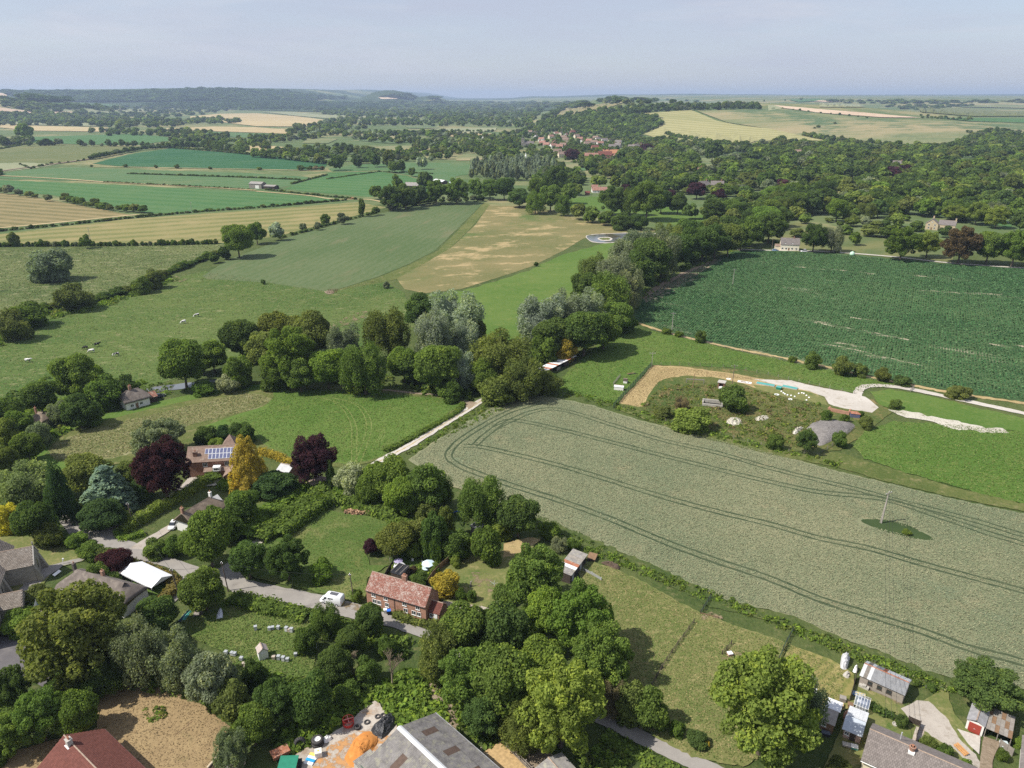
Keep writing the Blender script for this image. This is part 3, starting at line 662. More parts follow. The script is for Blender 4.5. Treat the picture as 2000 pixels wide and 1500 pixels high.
sheet('tarmac_yard', [(-60,1250),(0,1239),(30,1232),(47,1250),(67,1265),(82,1285),(75,1303),(108,1335),(98,1350),(60,1330),(0,1318),(-60,1320)], GR['dtarmac'], .6)
sheet('dry_lawn', [(237,1335),(265,1345),(320,1345),(362,1365),(400,1380),(420,1400),(450,1422),(432,1447),(425,1480),(430,1560),(60,1570),(-80,1550),(-80,1490),(0,1475),(60,1460),(130,1440),(190,1425),(190,1400),(187,1365)], GR['deadlawn'], 2)
sheet('apiary_meadow', [(345,1225),(360,1195),(430,1180),(455,1165),(560,1185),(620,1200),(625,1250),(610,1320),(540,1330),(470,1320),(430,1270),(380,1250)], GR['lawn'], 2)
sheet('cottage_lawn', [(590,1020),(640,998),(720,1010),(785,1020),(740,1050),(715,1085),(722,1105),(760,1105),(718,1130),(712,1172),(690,1177),(600,1153),(500,1130),(470,1115),(520,1060),(560,1045)], GR['lawn'], 1.5)
sheet('back_garden', [(850,1120),(900,1085),(960,1090),(1010,1055),(1060,1050),(1000,1110),(985,1160),(950,1190),(870,1185),(855,1150)], GR['paddock'])
sheet('bare_garden_soil', [(985,1062),(1040,1050),(1055,1056),(1010,1085),(985,1090)], GR['straw'])
sheet('cottage_garden', [(750,1130),(770,1085),(800,1075),(850,1085),(860,1110),(835,1145),(800,1130)], GR['lawn'])
sheet('concrete_drive', [(955,1210),(975,1160),(985,1150),(1005,1165),(1000,1215),(970,1225)], GR['gravel'], .5)
ribbon('gravel_strip', [(862,1180),(900,1184),(935,1190),(962,1197)], 1.8, GR['yard'])
sheet('paddock', [(1120,1092),(1200,1110),(1270,1145),(1350,1190),(1450,1228),(1540,1258),(1525,1290),(1500,1340),(1480,1480),(1450,1500),(1350,1480),(1250,1425),(1190,1390),(1170,1300),(1150,1180)], GR['paddock'], 2)
sheet('mown_paddock', [(1545,1262),(1625,1290),(1668,1318),(1665,1345),(1655,1385),(1620,1400),(1560,1400),(1500,1380),(1520,1300)], GR['mown'], 1)
sheet('garden_lawn', [(1655,1390),(1665,1345),(1680,1330),(1700,1350),(1780,1385),(1850,1340),(1860,1390),(1900,1440),(1900,1520),(1600,1520),(1640,1430)], GR['paddock'], 1)
sheet('gravel_turning_place', [(1760,1385),(1790,1370),(1815,1372),(1845,1400),(1870,1440),(1905,1475),(1925,1510),(1900,1510),(1870,1470),(1820,1440),(1780,1410)], GR['gravel'], 1)
sheet('concrete_apron', [(1870,1425),(1915,1440),(1912,1475),(1890,1455)], GR['chalk'], .4)
sheet('dirt_drive', [(1920,1440),(1955,1450),(1940,1480),(1935,1520),(1910,1520),(1915,1480)], GR['soil'], .8)
sheet('barn_yard', [(732,1370),(755,1388),(780,1405),(780,1420),(760,1470),(745,1560),(560,1560),(577,1475),(620,1452),(675,1417),(725,1375)], GR['yard'], 1.2)
sheet('stock_yard', [(955,1470),(1000,1450),(1050,1460),(1100,1490),(1120,1560),(960,1570)], GR['soil'], 1.5)
sheet('sunny_lawn', [(235,1175),(250,1130),(300,1145),(325,1140),(335,1155),(310,1170),(270,1185)], GR['bright'], .6)
sheet('house_lawn', [(490,985),(540,965),(580,960),(590,975),(540,1010),(500,1020)], GR['lawn'], .8)
sheet('bare_bank', [(840,1330),(870,1350),(890,1370),(900,1420),(880,1440),(855,1410),(845,1370)], GR['soil'], 1.5)
SPILL = speckle('spilled_sand', (.48,.22,.07),(.42,.27,.14), .8,.44,.56)
sheet('spilled_sand', [(640,1460),(700,1430),(735,1430),(760,1440),(740,1480),(700,1530),(620,1540),(610,1500)], SPILL, .5)
WORN = speckle('worn_ground', (.26,.20,.12),(.20,.16,.10), .35,.50,.62)
for pl in [[(330,548),(345,541),(365,545),(350,552)], [(560,640),(620,645),(700,610),(720,620),(600,660)], [(1410,1270),(1440,1262),(1450,1290),(1415,1300)], [(1370,1205),(1400,1195),(1410,1212),(1380,1216)], [(640,1180),(700,1195),(720,1190),(690,1180)], [(1690,1330),(1770,1370),(1760,1385),(1680,1345)], [(900,1130),(950,1120),(970,1150),(920,1170)]]:
 sheet('worn_ground', pl, WORN, 1, smooth=True)
# ------------------------------------------------------------------ foliage prototypes (half width 1, height 1)
def unit(v): return v / (np.linalg.norm(v, axis=-1, keepdims=True) + 1e-9)
def leaf_quads(p, nrm, size, rg, aspect=0.75, jit=0.3):
 n = len(p)
 r = unit(rg.normal(size=(n, 3)))
 t = unit(np.cross(nrm, r)); b = np.cross(nrm, t)
 sz = (size * rg.uniform(0.65,1.35, n))[:, None]
 c = []
 for sx, sy in ((-1,-1),(1,-1),(1,1),(-1,1)):
  c.append(p + t * sz * (sx + rg.normal(0, jit, (n, 1))) + b * sz * aspect * (sy + rg.normal(0, jit, (n, 1))) + nrm * sz * rg.normal(0,.25,(n, 1)))
 return np.stack(c, 1)
def cloud(lobes, n, size, rg, outward=0.62, core=0.84, shell=(0.80,1.06), cutz=None, aspect=0.75):
 """leaf clumps over a set of lobes (centre, radii), with a dim lumpy body inside"""
 C = np.array([l[0] for l in lobes], float); Q = np.array([np.ones(3) * l[1] for l in lobes], float)
 w_ = (Q[:, 0] * Q[:, 1] + Q[:, 0] * Q[:, 2] * 2); w_ /= w_.sum()
 lt = rg.uniform(0,1, len(lobes))
 P = []; N = []; T = []
 got = 0
 while got < n:
  k = rg.choice(len(lobes), n, p=w_)
  d = unit(rg.normal(size=(n, 3)))
  pos = C[k] + d * Q[k] * rg.uniform(*shell, (n, 1))
  ins = np.zeros(n, bool)
  for j in range(len(lobes)):
   q = (((pos - C[j]) / (Q[j] * .78)) ** 2).sum(1) < 1
   ins |= q & (k != j)
  ok = ~ins & (pos[:, 2] > 0.02)
  if cutz: ok &= pos[:, 2] > cutz
  nn = unit(unit(d / Q[k]) * outward + unit(rg.normal(size=(n, 3))) * (1 - outward) + np.array([0,0,.12]))
  P.append(pos[ok]); N.append(nn[ok]); T.append((0.45 * lt[k] + 0.55 * rg.uniform(0,1, n))[ok])
  got += ok.sum()
 P = np.concatenate(P)[:n]; N = np.concatenate(N)[:n]; T = np.concatenate(T)[:n]
 V = leaf_quads(P, N, size, rg, aspect)
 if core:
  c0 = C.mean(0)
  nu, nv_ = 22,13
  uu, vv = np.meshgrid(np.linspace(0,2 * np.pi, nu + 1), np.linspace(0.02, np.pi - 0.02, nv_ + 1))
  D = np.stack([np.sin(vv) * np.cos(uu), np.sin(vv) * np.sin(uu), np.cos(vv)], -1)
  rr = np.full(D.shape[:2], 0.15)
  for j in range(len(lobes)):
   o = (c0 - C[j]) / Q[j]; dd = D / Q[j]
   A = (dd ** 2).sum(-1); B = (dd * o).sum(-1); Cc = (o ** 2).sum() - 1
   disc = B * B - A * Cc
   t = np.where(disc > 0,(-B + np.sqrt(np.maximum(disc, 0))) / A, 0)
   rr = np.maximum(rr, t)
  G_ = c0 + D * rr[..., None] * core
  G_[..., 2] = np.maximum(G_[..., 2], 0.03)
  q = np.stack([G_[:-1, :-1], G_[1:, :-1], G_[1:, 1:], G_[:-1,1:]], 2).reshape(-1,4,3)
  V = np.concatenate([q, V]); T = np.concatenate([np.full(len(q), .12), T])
 V = V.copy(); V[..., 2] *= 0.5
 return V, T
def fib(n, rg, j=.25):
 i = np.arange(n) + .5
 z = 1 - 2 * i / n; a = np.pi * (1 + 5 ** .5) * i + rg.uniform(0,6)
 r = np.sqrt(1 - z * z)
 return unit(np.stack([r * np.cos(a), r * np.sin(a), z], 1) + rg.normal(0, j, (n, 3)))
def lobes_round(rg, n=24, zc=1.08, rad=(.62,.62,.62), lob=(.26,.42), low=0):
 L = [((0,0, zc),(.60,.60,.64))]
 for d in fib(n, rg):
  if d[2] < -.72 + low: continue
  c = np.array([0,0, zc]) + d * np.array(rad) * rg.uniform(.82,1.12)
  r = rg.uniform(*lob)
  L.append((c, (r, r, r * rg.uniform(.75,.95))))
 return L
PROTO = {}
def proto(name, V, T):
 V = V.copy(); rr_ = np.percentile(np.hypot(V[:, 0,0], V[:, 0,1]), 97); V[..., :2] /= rr_; V[..., 2] /= np.percentile(V[..., 2], 99.3)
 PROTO[name] = (V, T, quads_mesh('crown_' + name, V, dict(tint=T)))
for k in range(3):
 rg = np.random.default_rng(20 + k)
 proto('round%d' % k, *cloud(lobes_round(rg, 34, lob=(.18,.38)), 12000,.027, rg, .5,.72,(.74,1.10)))
for k in range(2):
 rg = np.random.default_rng(30 + k)
 proto('oak%d' % k, *cloud(lobes_round(rg, 84, lob=(.10,.22), rad=(.82,.82,.76)), 17000,.022, rg, .5,.68,(.70,1.12)))
for k in range(2):
 rg = np.random.default_rng(40 + k)
 L = [((0,0,.95),(.5,.5,.6))]
 for i in range(34):                                     # airy crown of upswept sprays
  a = rg.uniform(0,6.28); z = rg.uniform(.35,1.75); r = .68 * math.sqrt(max(.05,1 - ((z - .95) / 1.0) ** 2)) * rg.uniform(.7,1.15)
  q = rg.uniform(.15,.27)
  L.append(((r * math.cos(a), r * math.sin(a), z),(q, q, q * 1.45)))
 proto('feather%d' % k, *cloud(L, 11000,.026, rg, .4,.72,(.6,1.2), aspect=.5))
for k in range(2):
 rg = np.random.default_rng(50 + k)
 L = lobes_round(rg, 18, zc=.9, rad=(.66,.66,.62), lob=(.26,.42), low=.1) + [((rg.uniform(-.5,.5), rg.uniform(-.5,.5), .3),(.45,.45,.36)) for _ in range(5)]
 proto('bush%d' % k, *cloud(L, 5000,.040, rg, .5,.82,(.76,1.1)))
for k in range(2):
 rg = np.random.default_rng(60 + k)
 L = lobes_round(rg, 16, lob=(.27,.44))
 proto('mid%d' % k, *cloud(L, 1300,.082, rg))
rg = np.random.default_rng(70)                               # tall narrow poplar
L = [((0,0,.95),(.45,.45,.85))]
for i in range(30):
 a = rg.uniform(0,6.28); z = rg.uniform(.2,1.8); r = .55 * (1 - abs(z - .8) / 1.5)
 L.append(((r * math.cos(a), r * math.sin(a), z),(.24,.24,.40)))
proto('poplar', *cloud(L, 3000,.055, rg, .5))
rg = np.random.default_rng(71)                               # tiered blue cedar
V_, T_ = [], []
P, N, T = [], [], []
for tier in range(13):
 z = .12 + 1.82 * tier / 12; rmax = 1.05 * (1 - tier / 13.2) ** .8 + .05
 nb = max(5, int(13 * rmax) + 3)
 for b in range(nb):
  a = 2 * math.pi * b / nb + rg.uniform(-.3,.3) + tier
  Lb = rmax * rg.uniform(.75,1.1)
  m = int(70 * Lb) + 16
  u = rg.uniform(.15,1, m) ** .7
  side = rg.normal(0,.09, m) * (1.25 - .6 * u)
  x = np.cos(a) * u * Lb - np.sin(a) * side; y = np.sin(a) * u * Lb + np.cos(a) * side
  zz = z + .10 * u - .22 * u * u + rg.normal(0,.018, m)
  P.append(np.stack([x, y, zz], 1)); N.append(unit(np.stack([np.cos(a) * .35 + rg.normal(0,.3, m), np.sin(a) * .35 + rg.normal(0,.3, m), np.full(m, .9)], 1)))
  T.append(np.clip(.25 + .55 * u + rg.normal(0,.12, m), 0,1))
P = np.concatenate(P); N = np.concatenate(N); T = np.concatenate(T)
V = leaf_quads(P, N, .040, rg, .6); V[..., 2] *= .5
cz = cloud([((0,0,.8),(.45,.45,.75)),((0,0,.45),(.6,.6,.4))], 200,.05, rg)
proto('cedar', np.concatenate([V, cz[0]]), np.concatenate([T, cz[1] * .4]))
rg = np.random.default_rng(72)                               # golden cypress: flame-like sprays
L = [((0,0,.7),(.6,.6,.6)),((0,0,1.2),(.4,.4,.6))]
for i in range(64):
 z = rg.uniform(.1,1.75); r = (1 - (z / 2.05) ** 1.6) * rg.uniform(.72,.95); a = rg.uniform(0,6.28); q = rg.uniform(.10,.2)
 L.append(((r * math.cos(a), r * math.sin(a), z),(q, q, q * 1.7)))
proto('cypress', *cloud(L, 9000,.028, rg, .5,.8, aspect=.45))
rg = np.random.default_rng(73)                               # weeping willow: dome with hanging tresses
L = lobes_round(rg, 22, zc=1.25, rad=(.6,.6,.5), lob=(.2,.34), low=.45)
V1, T1 = cloud(L, 2600,.04, rg, .5,.8)
n = 3600
a = rg.uniform(0,6.28, n); r = np.sqrt(rg.uniform(.25,1.0, n)); lob = .82 + .18 * np.sin(a * 7 + 1) * np.sin(a * 3)
zt = 1.3 * np.sqrt(np.clip(1.05 - r * r * .75,0,1)) + .2; z = zt - rg.uniform(0,1, n) ** .8 * (zt - .06)
p = np.stack([np.cos(a) * r * lob, np.sin(a) * r * lob, z], 1)
tang = np.stack([-np.sin(a), np.cos(a), 0 * a], 1); sz = rg.uniform(.02,.04, n)[:, None]; ln = rg.uniform(.06,.13, n)[:, None]
tang = unit(tang + rg.normal(0,.5,(n, 3)) * [1,1,.1]); dn = unit(np.stack([np.cos(a) * .12, np.sin(a) * .12,-np.ones(n)], 1))
V2 = np.stack([p - tang * sz, p + tang * sz, p + tang * sz * .5 + dn * ln, p - tang * sz * .5 + dn * ln], 1); V2[..., 2] = np.maximum(V2[..., 2], .02) * .5
proto('weeping', np.concatenate([V1, V2]), np.concatenate([T1, rg.uniform(.2,1, n)]))
# a bare, twiggy crown
def twig_mesh(seed):
 rg = random.Random(seed); mb = MB()
 def br(p, d, l, r, dep):
  q = p + d * l
  mb.tube(p, q, r, r * .62,5 if dep < 2 else 3, cap=False)
  if dep >= 5: return
  for _ in range(4 if dep < 4 else 5):
   nd = (d + Vector((rg.uniform(-1,1), rg.uniform(-1,1), rg.uniform(-.25,.8))) * .8).normalized()
   br(p + d * l * rg.uniform(.45,1), nd, l * rg.uniform(.5,.72), r * .5, dep + 1)
 br(Vector((0,0,0)), Vector((0,0,1)), .36,.030,0)
 return mb
# trunk with limbs, shared by the trees
def trunk_mesh(seed, top=.62):
 rg = random.Random(seed); mb = MB()
 pts = [(0,0,0),(rg.uniform(-.03,.03), rg.uniform(-.03,.03), .16),(rg.uniform(-.06,.06), rg.uniform(-.06,.06), .34),(rg.uniform(-.1,.1), rg.uniform(-.1,.1), top)]
 rad = [.085,.06,.05,.02]
 for i in range(3): mb.tube(pts[i], pts[i + 1], rad[i], rad[i + 1], 8, cap=i == 0)
 for i in range(7):
  a = i * 2.4 + rg.uniform(-.4,.4); z = rg.uniform(.2,.5)
  q = (math.cos(a) * rg.uniform(.4,.62), math.sin(a) * rg.uniform(.4,.62), z + rg.uniform(.12,.28))
  m_ = (math.cos(a) * .2, math.sin(a) * .2, z + .10)
  mb.tube((0,0, z), m_, .03,.02,6, cap=False); mb.tube(m_, q, .02,.006,5, cap=False)
 return mb.mesh('trunk')
BARK = plain('bark', (.115,.09,.068), .95,.3,.8,.4)
TWIG = plain('bare_twigs', (.26,.205,.145), .95,.25,.8,.2)
TRUNKS = [trunk_mesh(s) for s in range(3)]
for m in TRUNKS: m.materials.append(BARK)
for V, T, m in PROTO.values(): m.materials.append(LEAF)
TONE = dict(
 mid=((.064,.094,.021), 'mid green'), dark=((.044,.068,.019), 'dark green'), olive=((.076,.092,.025), 'olive green'),
 lime=((.098,.128,.028), 'yellow-green'), silver=((.128,.156,.108), 'silvery'), purple=((.030,.0135,.017), 'deep purple'),
 gold=((.185,.150,.026), 'golden'), grey=((.095,.112,.064), 'grey-green'), blue=((.082,.118,.098), 'blue-grey'),
 copper=((.062,.046,.026), 'copper brown'), willow=((.115,.142,.052), 'pale green'), yew=((.030,.052,.019), 'blackish green'),
 fresh=((.076,.116,.022), 'bright green'), white=((.17,.18,.10), 'white-flowered'), brown=((.10,.085,.045), 'brownish'), spring=((.088,.112,.026), 'bright green'), ygold=((.24,.215,.025), 'yellow-green'), russet=((.105,.088,.03), 'russet green'),
)
TREES = []
def fit(cx, ty, w_, by, cap=5.5):
 yb = by - .1 * w_
 for _ in range(4):
  p = GN(cx, yb)[0]
  s = PX(p)[2]
  e = math.atan2(CAM_H - p[2], math.hypot(p[0], p[1]))
  a = w_ / 2 / s; half = (by - ty) / 2 / s
  q = half * half - (a * math.sin(e)) ** 2
  h = math.sqrt(max(q, 1e-6)) / (.45 * math.cos(e))
  h = max(h, 1.15 * a); hm_ = cap * a
  q2 = lambda hh: math.sqrt((.45 * hh * math.cos(e)) ** 2 + (a * math.sin(e)) ** 2)
  if h > hm_: h = hm_; yb = ty + (.55 * h * math.cos(e) + q2(h)) * s
  else: yb = by + (.55 * h * math.cos(e) - q2(h)) * s
 return p, a * (.95 if by > 880 else 1.05), h, s
def T(cx, ty, w_, by, kind, tone, grp, cat='tree', lab=None):
 p, a, h, s = fit(cx, ty, w_, by, {'poplar': 6, 'cypress': 5.5, 'weeping': 3.4, 'feather': 2.6}.get(kind.rstrip('012'), 2.3))
 TREES.append(dict(p=p, a=a, h=h, kind=kind, tone=tone, grp=grp, cat=cat, px=cx, py=by, size=w_ * (by - ty), lab=lab))
def inside(poly, x, y):
 c = False; j = len(poly) - 1
 for i in range(len(poly)):
  xi, yi = poly[i]; xj, yj = poly[j]
  if (yi > y) != (yj > y) and x < (xj - xi) * (y - yi) / (yj - yi) + xi: c = not c
  j = i
 return c
def wood(poly, w_, h, tones, grp, kinds=('mid0', 'mid1'), dens=.30, xs=.78, cat='tree', skip=None, keep=1.0, rough=.3):
 """trees over a region of the picture's ground; far ones stand for wider clumps"""
 y0, y1 = min(p[1] for p in poly), max(p[1] for p in poly)
 x0, x1 = min(p[0] for p in poly), max(p[0] for p in poly)
 y = y0
 while y < y1:
  p = GN((x0 + x1) / 2, y)[0]; s = PX(p)[2]
  k = 1.0 if s > .8 else (.8 / s) ** .75
  wp, hp = w_ * s * k, h * s * min(k, 1.35)
  x = x0 + random.uniform(0, wp)
  while x < x1:
   xx, yy = x + random.gauss(0, wp * .2), y + random.gauss(0, max(.3, hp * .1))
   x += wp * xs * random.uniform(.75,1.25)
   if random.random() > keep or not inside(poly, xx, yy): continue
   if skip and any(inside(q, xx, yy) for q in skip): continue
   q = GN(xx, yy)[0]; s2 = PX(q)[2]
   if q[1] > 12500: continue
   r = random.uniform(1 - rough, 1 + rough)
   TREES.append(dict(p=q, a=w_ * k * r / 2 * random.uniform(.85,1.15), h=h * min(k, 1.35) * r * random.uniform(.8,1.15), kind=random.choice(kinds), tone=random.choices(*zip(*tones.items()))[0], grp=grp, cat=cat, px=xx, py=yy, size=(w_ * k * r * s2) * (h * min(k, 1.35) * r * s2), lab=None))
  y += max(.8, hp * dens) * random.uniform(.85,1.15)
def row(pts, w_, h, gap, tones, grp, kinds=('mid0', 'mid1'), cat='tree', jit=.25, rough=.3):
 """trees or bushes along a line"""
 for (xa, ya),(xb, yb) in zip(pts[:-1], pts[1:]):
  A, B = GN(xa, ya)[0], GN(xb, yb)[0]
  L = np.linalg.norm(B - A); n = max(1, int(L / gap))
  for i in range(n):
   t = (i + random.uniform(-jit, jit)) / n
   px_, py_ = xa + (xb - xa) * t, ya + (yb - ya) * t
   q = A + (B - A) * t
   q[2] = terrain(q[0], q[1]) if q[1] > 1500 else 0
   r = random.uniform(1 - rough, 1 + rough)
   s2 = PX(q)[2]
   TREES.append(dict(p=q, a=w_ * r / 2, h=h * r * random.uniform(.85,1.2), kind=random.choice(kinds), tone=random.choices(*zip(*tones.items()))[0], grp=grp, cat=cat, px=px_, py=py_, size=w_ * r * s2 * h * r * s2, lab=None))
# ------------------------------------------------------------------ trees seen one by one: centre x, top, width, bottom in the photograph
g = 'around the lane by the church'
T(58,903,116,992, 'feather0', 'willow', g, lab='pale green weeping willow at the left edge above the golden bush')
T(20,983,52,1054, 'bush0', 'ygold', g, lab='yellow-green golden shrub tree at the left edge below the pale willow')
T(78,978,80,1058, 'round0', 'dark', g, lab='dark green round tree right of the golden shrub tree')
T(102,1020,54,1068, 'bush1', 'olive', g, cat='shrub', lab='clipped round olive bush at the bend of the lane by the church')
T(130,902,62,1012, 'cypress', 'yew', g, lab='blackish conifer between the pale willow and the blue cedar')
T(178,888,92,965, 'round1', 'olive', g, lab='broad yellowish olive tree behind the blue cedar')
T(217,905,112,992, 'cedar', 'blue', g, lab='blue-grey cedar with tiered drooping branches')
T(203,972,92,1036, 'round2', 'yew', g, lab='low dark yew in front of the blue cedar')
T(255,900,55,950, 'bush0', 'olive', g, lab='olive tree between the blue cedar and the copper beech')
T(285,925,44,972, 'bush1', 'dark', g, lab='dark shrub tree at the left foot of the copper beech')
T(152,975,26,1018, 'bush1', 'olive', g, cat='shrub', lab='brownish olive shrub left of the dark yew by the lane')
T(327,860,108,968, 'oak0', 'purple', g, lab='large deep purple copper beech beside the house with solar panels')
T(317,818,106,895, 'oak1', 'grey', g, lab='grey-green holm oak behind the large copper beech')
T(490,853,92,958, 'cypress', 'gold', g, lab='tall golden cypress right of the house with solar panels')
T(405,832,46,868, 'bush0', 'dark', g, cat='shrub', lab='dark shrub behind the solar panel house at its left end')
T(440,830,40,862, 'bush1', 'yew', g, cat='shrub', lab='round blackish shrub behind the roof of the solar panel house')
T(476,823,46,862, 'bush0', 'dark', g, cat='shrub', lab='dark green shrub above the golden cypress')
T(425,854,30,878, 'bush0', 'lime', g, cat='shrub', lab='lime shrub just behind the solar panel roof')
T(416,996,108,1106, 'round0', 'mid', g, lab='large mid green tree in front of the thatched cottage gable')
T(478,958,66,1034, 'round1', 'mid', g, lab='mid green garden tree right of the thatched cottage')
T(448,1000,60,1060, 'round2', 'mid', g, lab='mid green tree half hidden right of the large cottage tree')
T(308,1050,52,1088, 'bush0', 'mid', g, cat='shrub', lab='mid green shrub at the gravel drive mouth by the lane')
T(344,1045,44,1085, 'bush1', 'mid', g, cat='shrub', lab='shrub beside the small white car')
T(405,1105,90,1194, 'round2', 'mid', g, lab='mid green tree standing in the fork of the lane')
T(230,1072,66,1122, 'round1', 'purple', g, lab='small dark purple tree behind the white marquee')
T(193,1098,50,1150, 'bush0', 'mid', g, cat='shrub', lab='green shrub between the long thatched roof and the purple tree')
T(212,1118,60,1156, 'bush1', 'mid', g, cat='shrub', lab='low green shrub below the small purple tree')
T(150,1038,44,1068, 'bush0', 'fresh', g, cat='shrub', lab='fresh green hedge bush beside the lane by the church lawn')
T(180,1055,52,1090, 'bush1', 'mid', g, cat='shrub', lab='clipped green bush at the church lawn corner')
T(208,1068,40,1094, 'bush0', 'olive', g, cat='shrub', lab='olive bush left of the small purple tree')
T(540,917,92,976, 'round2', 'yew', g, lab='spreading blackish evergreen below the grey shed')
T(618,851,92,948, 'oak1', 'purple', g, lab='deep purple copper beech in front of the bright green meadow')
T(650,900,26,960, 'cypress', 'dark', g, lab='narrow dark conifer at the right side of the second copper beech')
g = 'in the gardens behind the brick cottage'
T(688,905,66,966, 'bush0', 'white', g, lab='white-flowered elder tree beside the chalk track')
T(678,940,50,970, 'bush1', 'fresh', g, cat='shrub', lab='bright shrub under the white-flowered elder')
T(735,905,66,975, 'round0', 'fresh', g)
T(770,895,80,985, 'round1', 'mid', g)
T(835,905,92,1005, 'round2', 'mid', g)
T(790,935,76,1010, 'round0', 'fresh', g)
T(868,935,44,1000, 'feather0', 'dark', g)
T(720,935,50,990, 'bush1', 'mid', g)
T(832,975,50,1020, 'bush0', 'olive', g)
T(945,933,100,1035, 'feather1', 'mid', g, lab='tall airy ash at the corner of the wheat field')
T(1012,970,84,1050, 'round1', 'dark', g, lab='dark green tree right of the airy ash by the wheat')
T(872,990,40,1092, 'weeping', 'olive', g, lab='slender weeping birch in the cottage garden')
T(848,1005,56,1095, 'weeping', 'dark', g, lab='dark weeping tree in the cottage garden')
T(890,1035,60,1090, 'bush0', 'mid', g, cat='shrub', lab='green shrub right of the weeping birch')
T(775,1020,84,1090, 'round0', 'olive', g, lab='olive tree at the back of the cottage garden')
T(815,1015,50,1070, 'round1', 'olive', g)
T(724,1052,30,1108, 'round2', 'purple', g, lab='small purple tree at the edge of the mown lawn')
T(742,1048,26,1090, 'feather0', 'brown', g, cat='shrub', lab='brownish shrub beside the small purple tree')
T(810,1062,34,1092, 'bush1', 'lime', g, cat='shrub', lab='lime shrub above the white parasol')
T(950,1030,66,1098, 'bush1', 'mid', g, lab='green tree below the tarpaulin covered shed')
T(975,1005,60,1050, 'bush0', 'lime', g, cat='shrub', lab='yellow-green shrub right of the tarpaulin covered shed')
T(870,1114,62,1164, 'bush0', 'gold', g, cat='shrub', lab='rounded olive-gold shrub beside the brick cottage')
T(890,1086,22,1110, 'bush1', 'lime', g, cat='shrub', lab='small lime green dome shrub on the dry lawn')
T(900,1148,26,1172, 'bush1', 'mid', g, cat='shrub', lab='small green shrub below the olive-gold shrub')
T(921,1152,22,1174, 'bush0', 'mid', g, cat='shrub', lab='small green shrub left of the concrete drive')
T(820,1118,40,1146, 'bush0', 'dark', g, cat='shrub', lab='dark shrub behind the brick cottage roof')
T(848,1098,24,1118, 'bush1', 'lime', g, cat='shrub', lab='lime shrub beside the pale blue parasol')
T(775,1100,22,1118, 'bush1', 'lime', g, cat='shrub', lab='lime shrub by the folded deck chairs')
T(806,1105,20,1120, 'bush0', 'copper', g, cat='shrub', lab='small reddish shrub in the cottage flower bed')
T(490,1058,70,1132, 'round1', 'dark', g, lab='dark tree at the lane junction left of the mown lawn')
T(565,1053,82,1134, 'oak0', 'dark', g, lab='dark rounded tree standing on the mown lawn')
T(631,1092,50,1136, 'bush0', 'fresh', g, cat='shrub', lab='bright green bush alone on the mown lawn')
T(1046,1070,124,1200, 'oak1', 'mid', g, lab='large mid green tree left of the long black shed')
T(1076,1018,40,1052, 'bush0', 'mid', g, cat='shrub', lab='green bush at the near corner of the wheat field')
T(1092,1048,34,1078, 'feather0', 'grey', g, cat='shrub', lab='greyish bush behind the long black shed')
T(1120,1052,28,1074, 'bush1', 'mid', g, cat='shrub', lab='small bush by the wheat right of the greyish bush')
T(985,1140,50,1180, 'bush1', 'mid', g, cat='shrub', lab='shrub behind the parked dark blue car')
T(955,1190,30,1216, 'bush0', 'lime', g, cat='shrub', lab='lime shrub in front of the concrete drive')
T(698,1150,24,1190, 'bush0', 'mid', g, cat='shrub', lab='climbing shrub at the left gable of the brick cottage')
g = 'below the lane right of the yard'
T(912,1182,108,1300, 'round0', 'mid', g)
T(852,1228,88,1335, 'feather1', 'olive', g)
T(985,1185,110,1310, 'round1', 'dark', g)
T(1065,1150,100,1270, 'round2', 'fresh', g)
T(1130,1150,130,1290, 'oak0', 'fresh', g)
T(1172,1222,128,1345, 'oak1', 'mid', g)
T(910,1275,110,1400, 'oak0', 'mid', g)
T(985,1275,130,1420, 'round1', 'mid', g)
T(1060,1250,110,1380, 'round0', 'mid', g)
T(1095,1305,165,1472, 'oak1', 'lime', g, lab='large yellow-green sycamore above the lower lane')
T(1020,1380,90,1470, 'feather0', 'olive', g)
T(945,1360,80,1450, 'round2', 'dark', g)
T(1195,1335,60,1420, 'feather0', 'brown', g, cat='shrub', lab='brownish shrub left of the green bush by the lower lane')
T(1228,1335,74,1415, 'bush0', 'olive', g, cat='shrub')
T(1265,1345,80,1425, 'bush1', 'mid', g, cat='shrub')
T(1322,1408,32,1438, 'bush0', 'mid', g, cat='shrub')
T(1304,1406,12,1424, 'bush1', 'gold', g, cat='shrub', lab='small yellow-flowered shrub by the lower lane')
T(1362,1425,46,1462, 'bush1', 'dark', g, cat='shrub')
T(1380,1446,14,1464, 'bush0', 'gold', g, cat='shrub', lab='yellow-flowered shrub under the great tree by the paddock')
T(1482,1285,198,1500, 'oak1', 'spring', g, lab='great bright green tree between the paddock and the bungalow sheds')
T(1570,1330,90,1430, 'feather1', 'grey', g, lab='greyish tree behind the great bright green tree')
T(1918,1308,132,1386, 'oak1', 'dark', 'x', lab='large dark green tree behind the red-doored garage')
g = 'beside the apiary meadow'
T(725,1182,58,1255, 'round1', 'dark', g, lab='round dark tree at the lane edge in front of the brick cottage')
T(638,1180,56,1255, 'feather1', 'mid', g)
T(600,1225,50,1280, 'bush0', 'mid', g)
T(690,1225,60,1295, 'round0', 'dark', g)
T(757,1240,42,1285, 'bush1', 'mid', g)
T(655,1262,80,1340, 'round2', 'dark', g)
T(720,1285,50,1340, 'bush0', 'mid', g)
T(610,1325,90,1420, 'round1', 'dark', g)
T(545,1330,90,1420, 'oak0', 'dark', g)
T(500,1380,80,1460, 'round0', 'mid', g)
T(680,1330,60,1380, 'bush0', 'mid', g)
T(458,1425,70,1510, 'feather0', 'grey', g)
g = 'in front of the church and the tarmac yard'
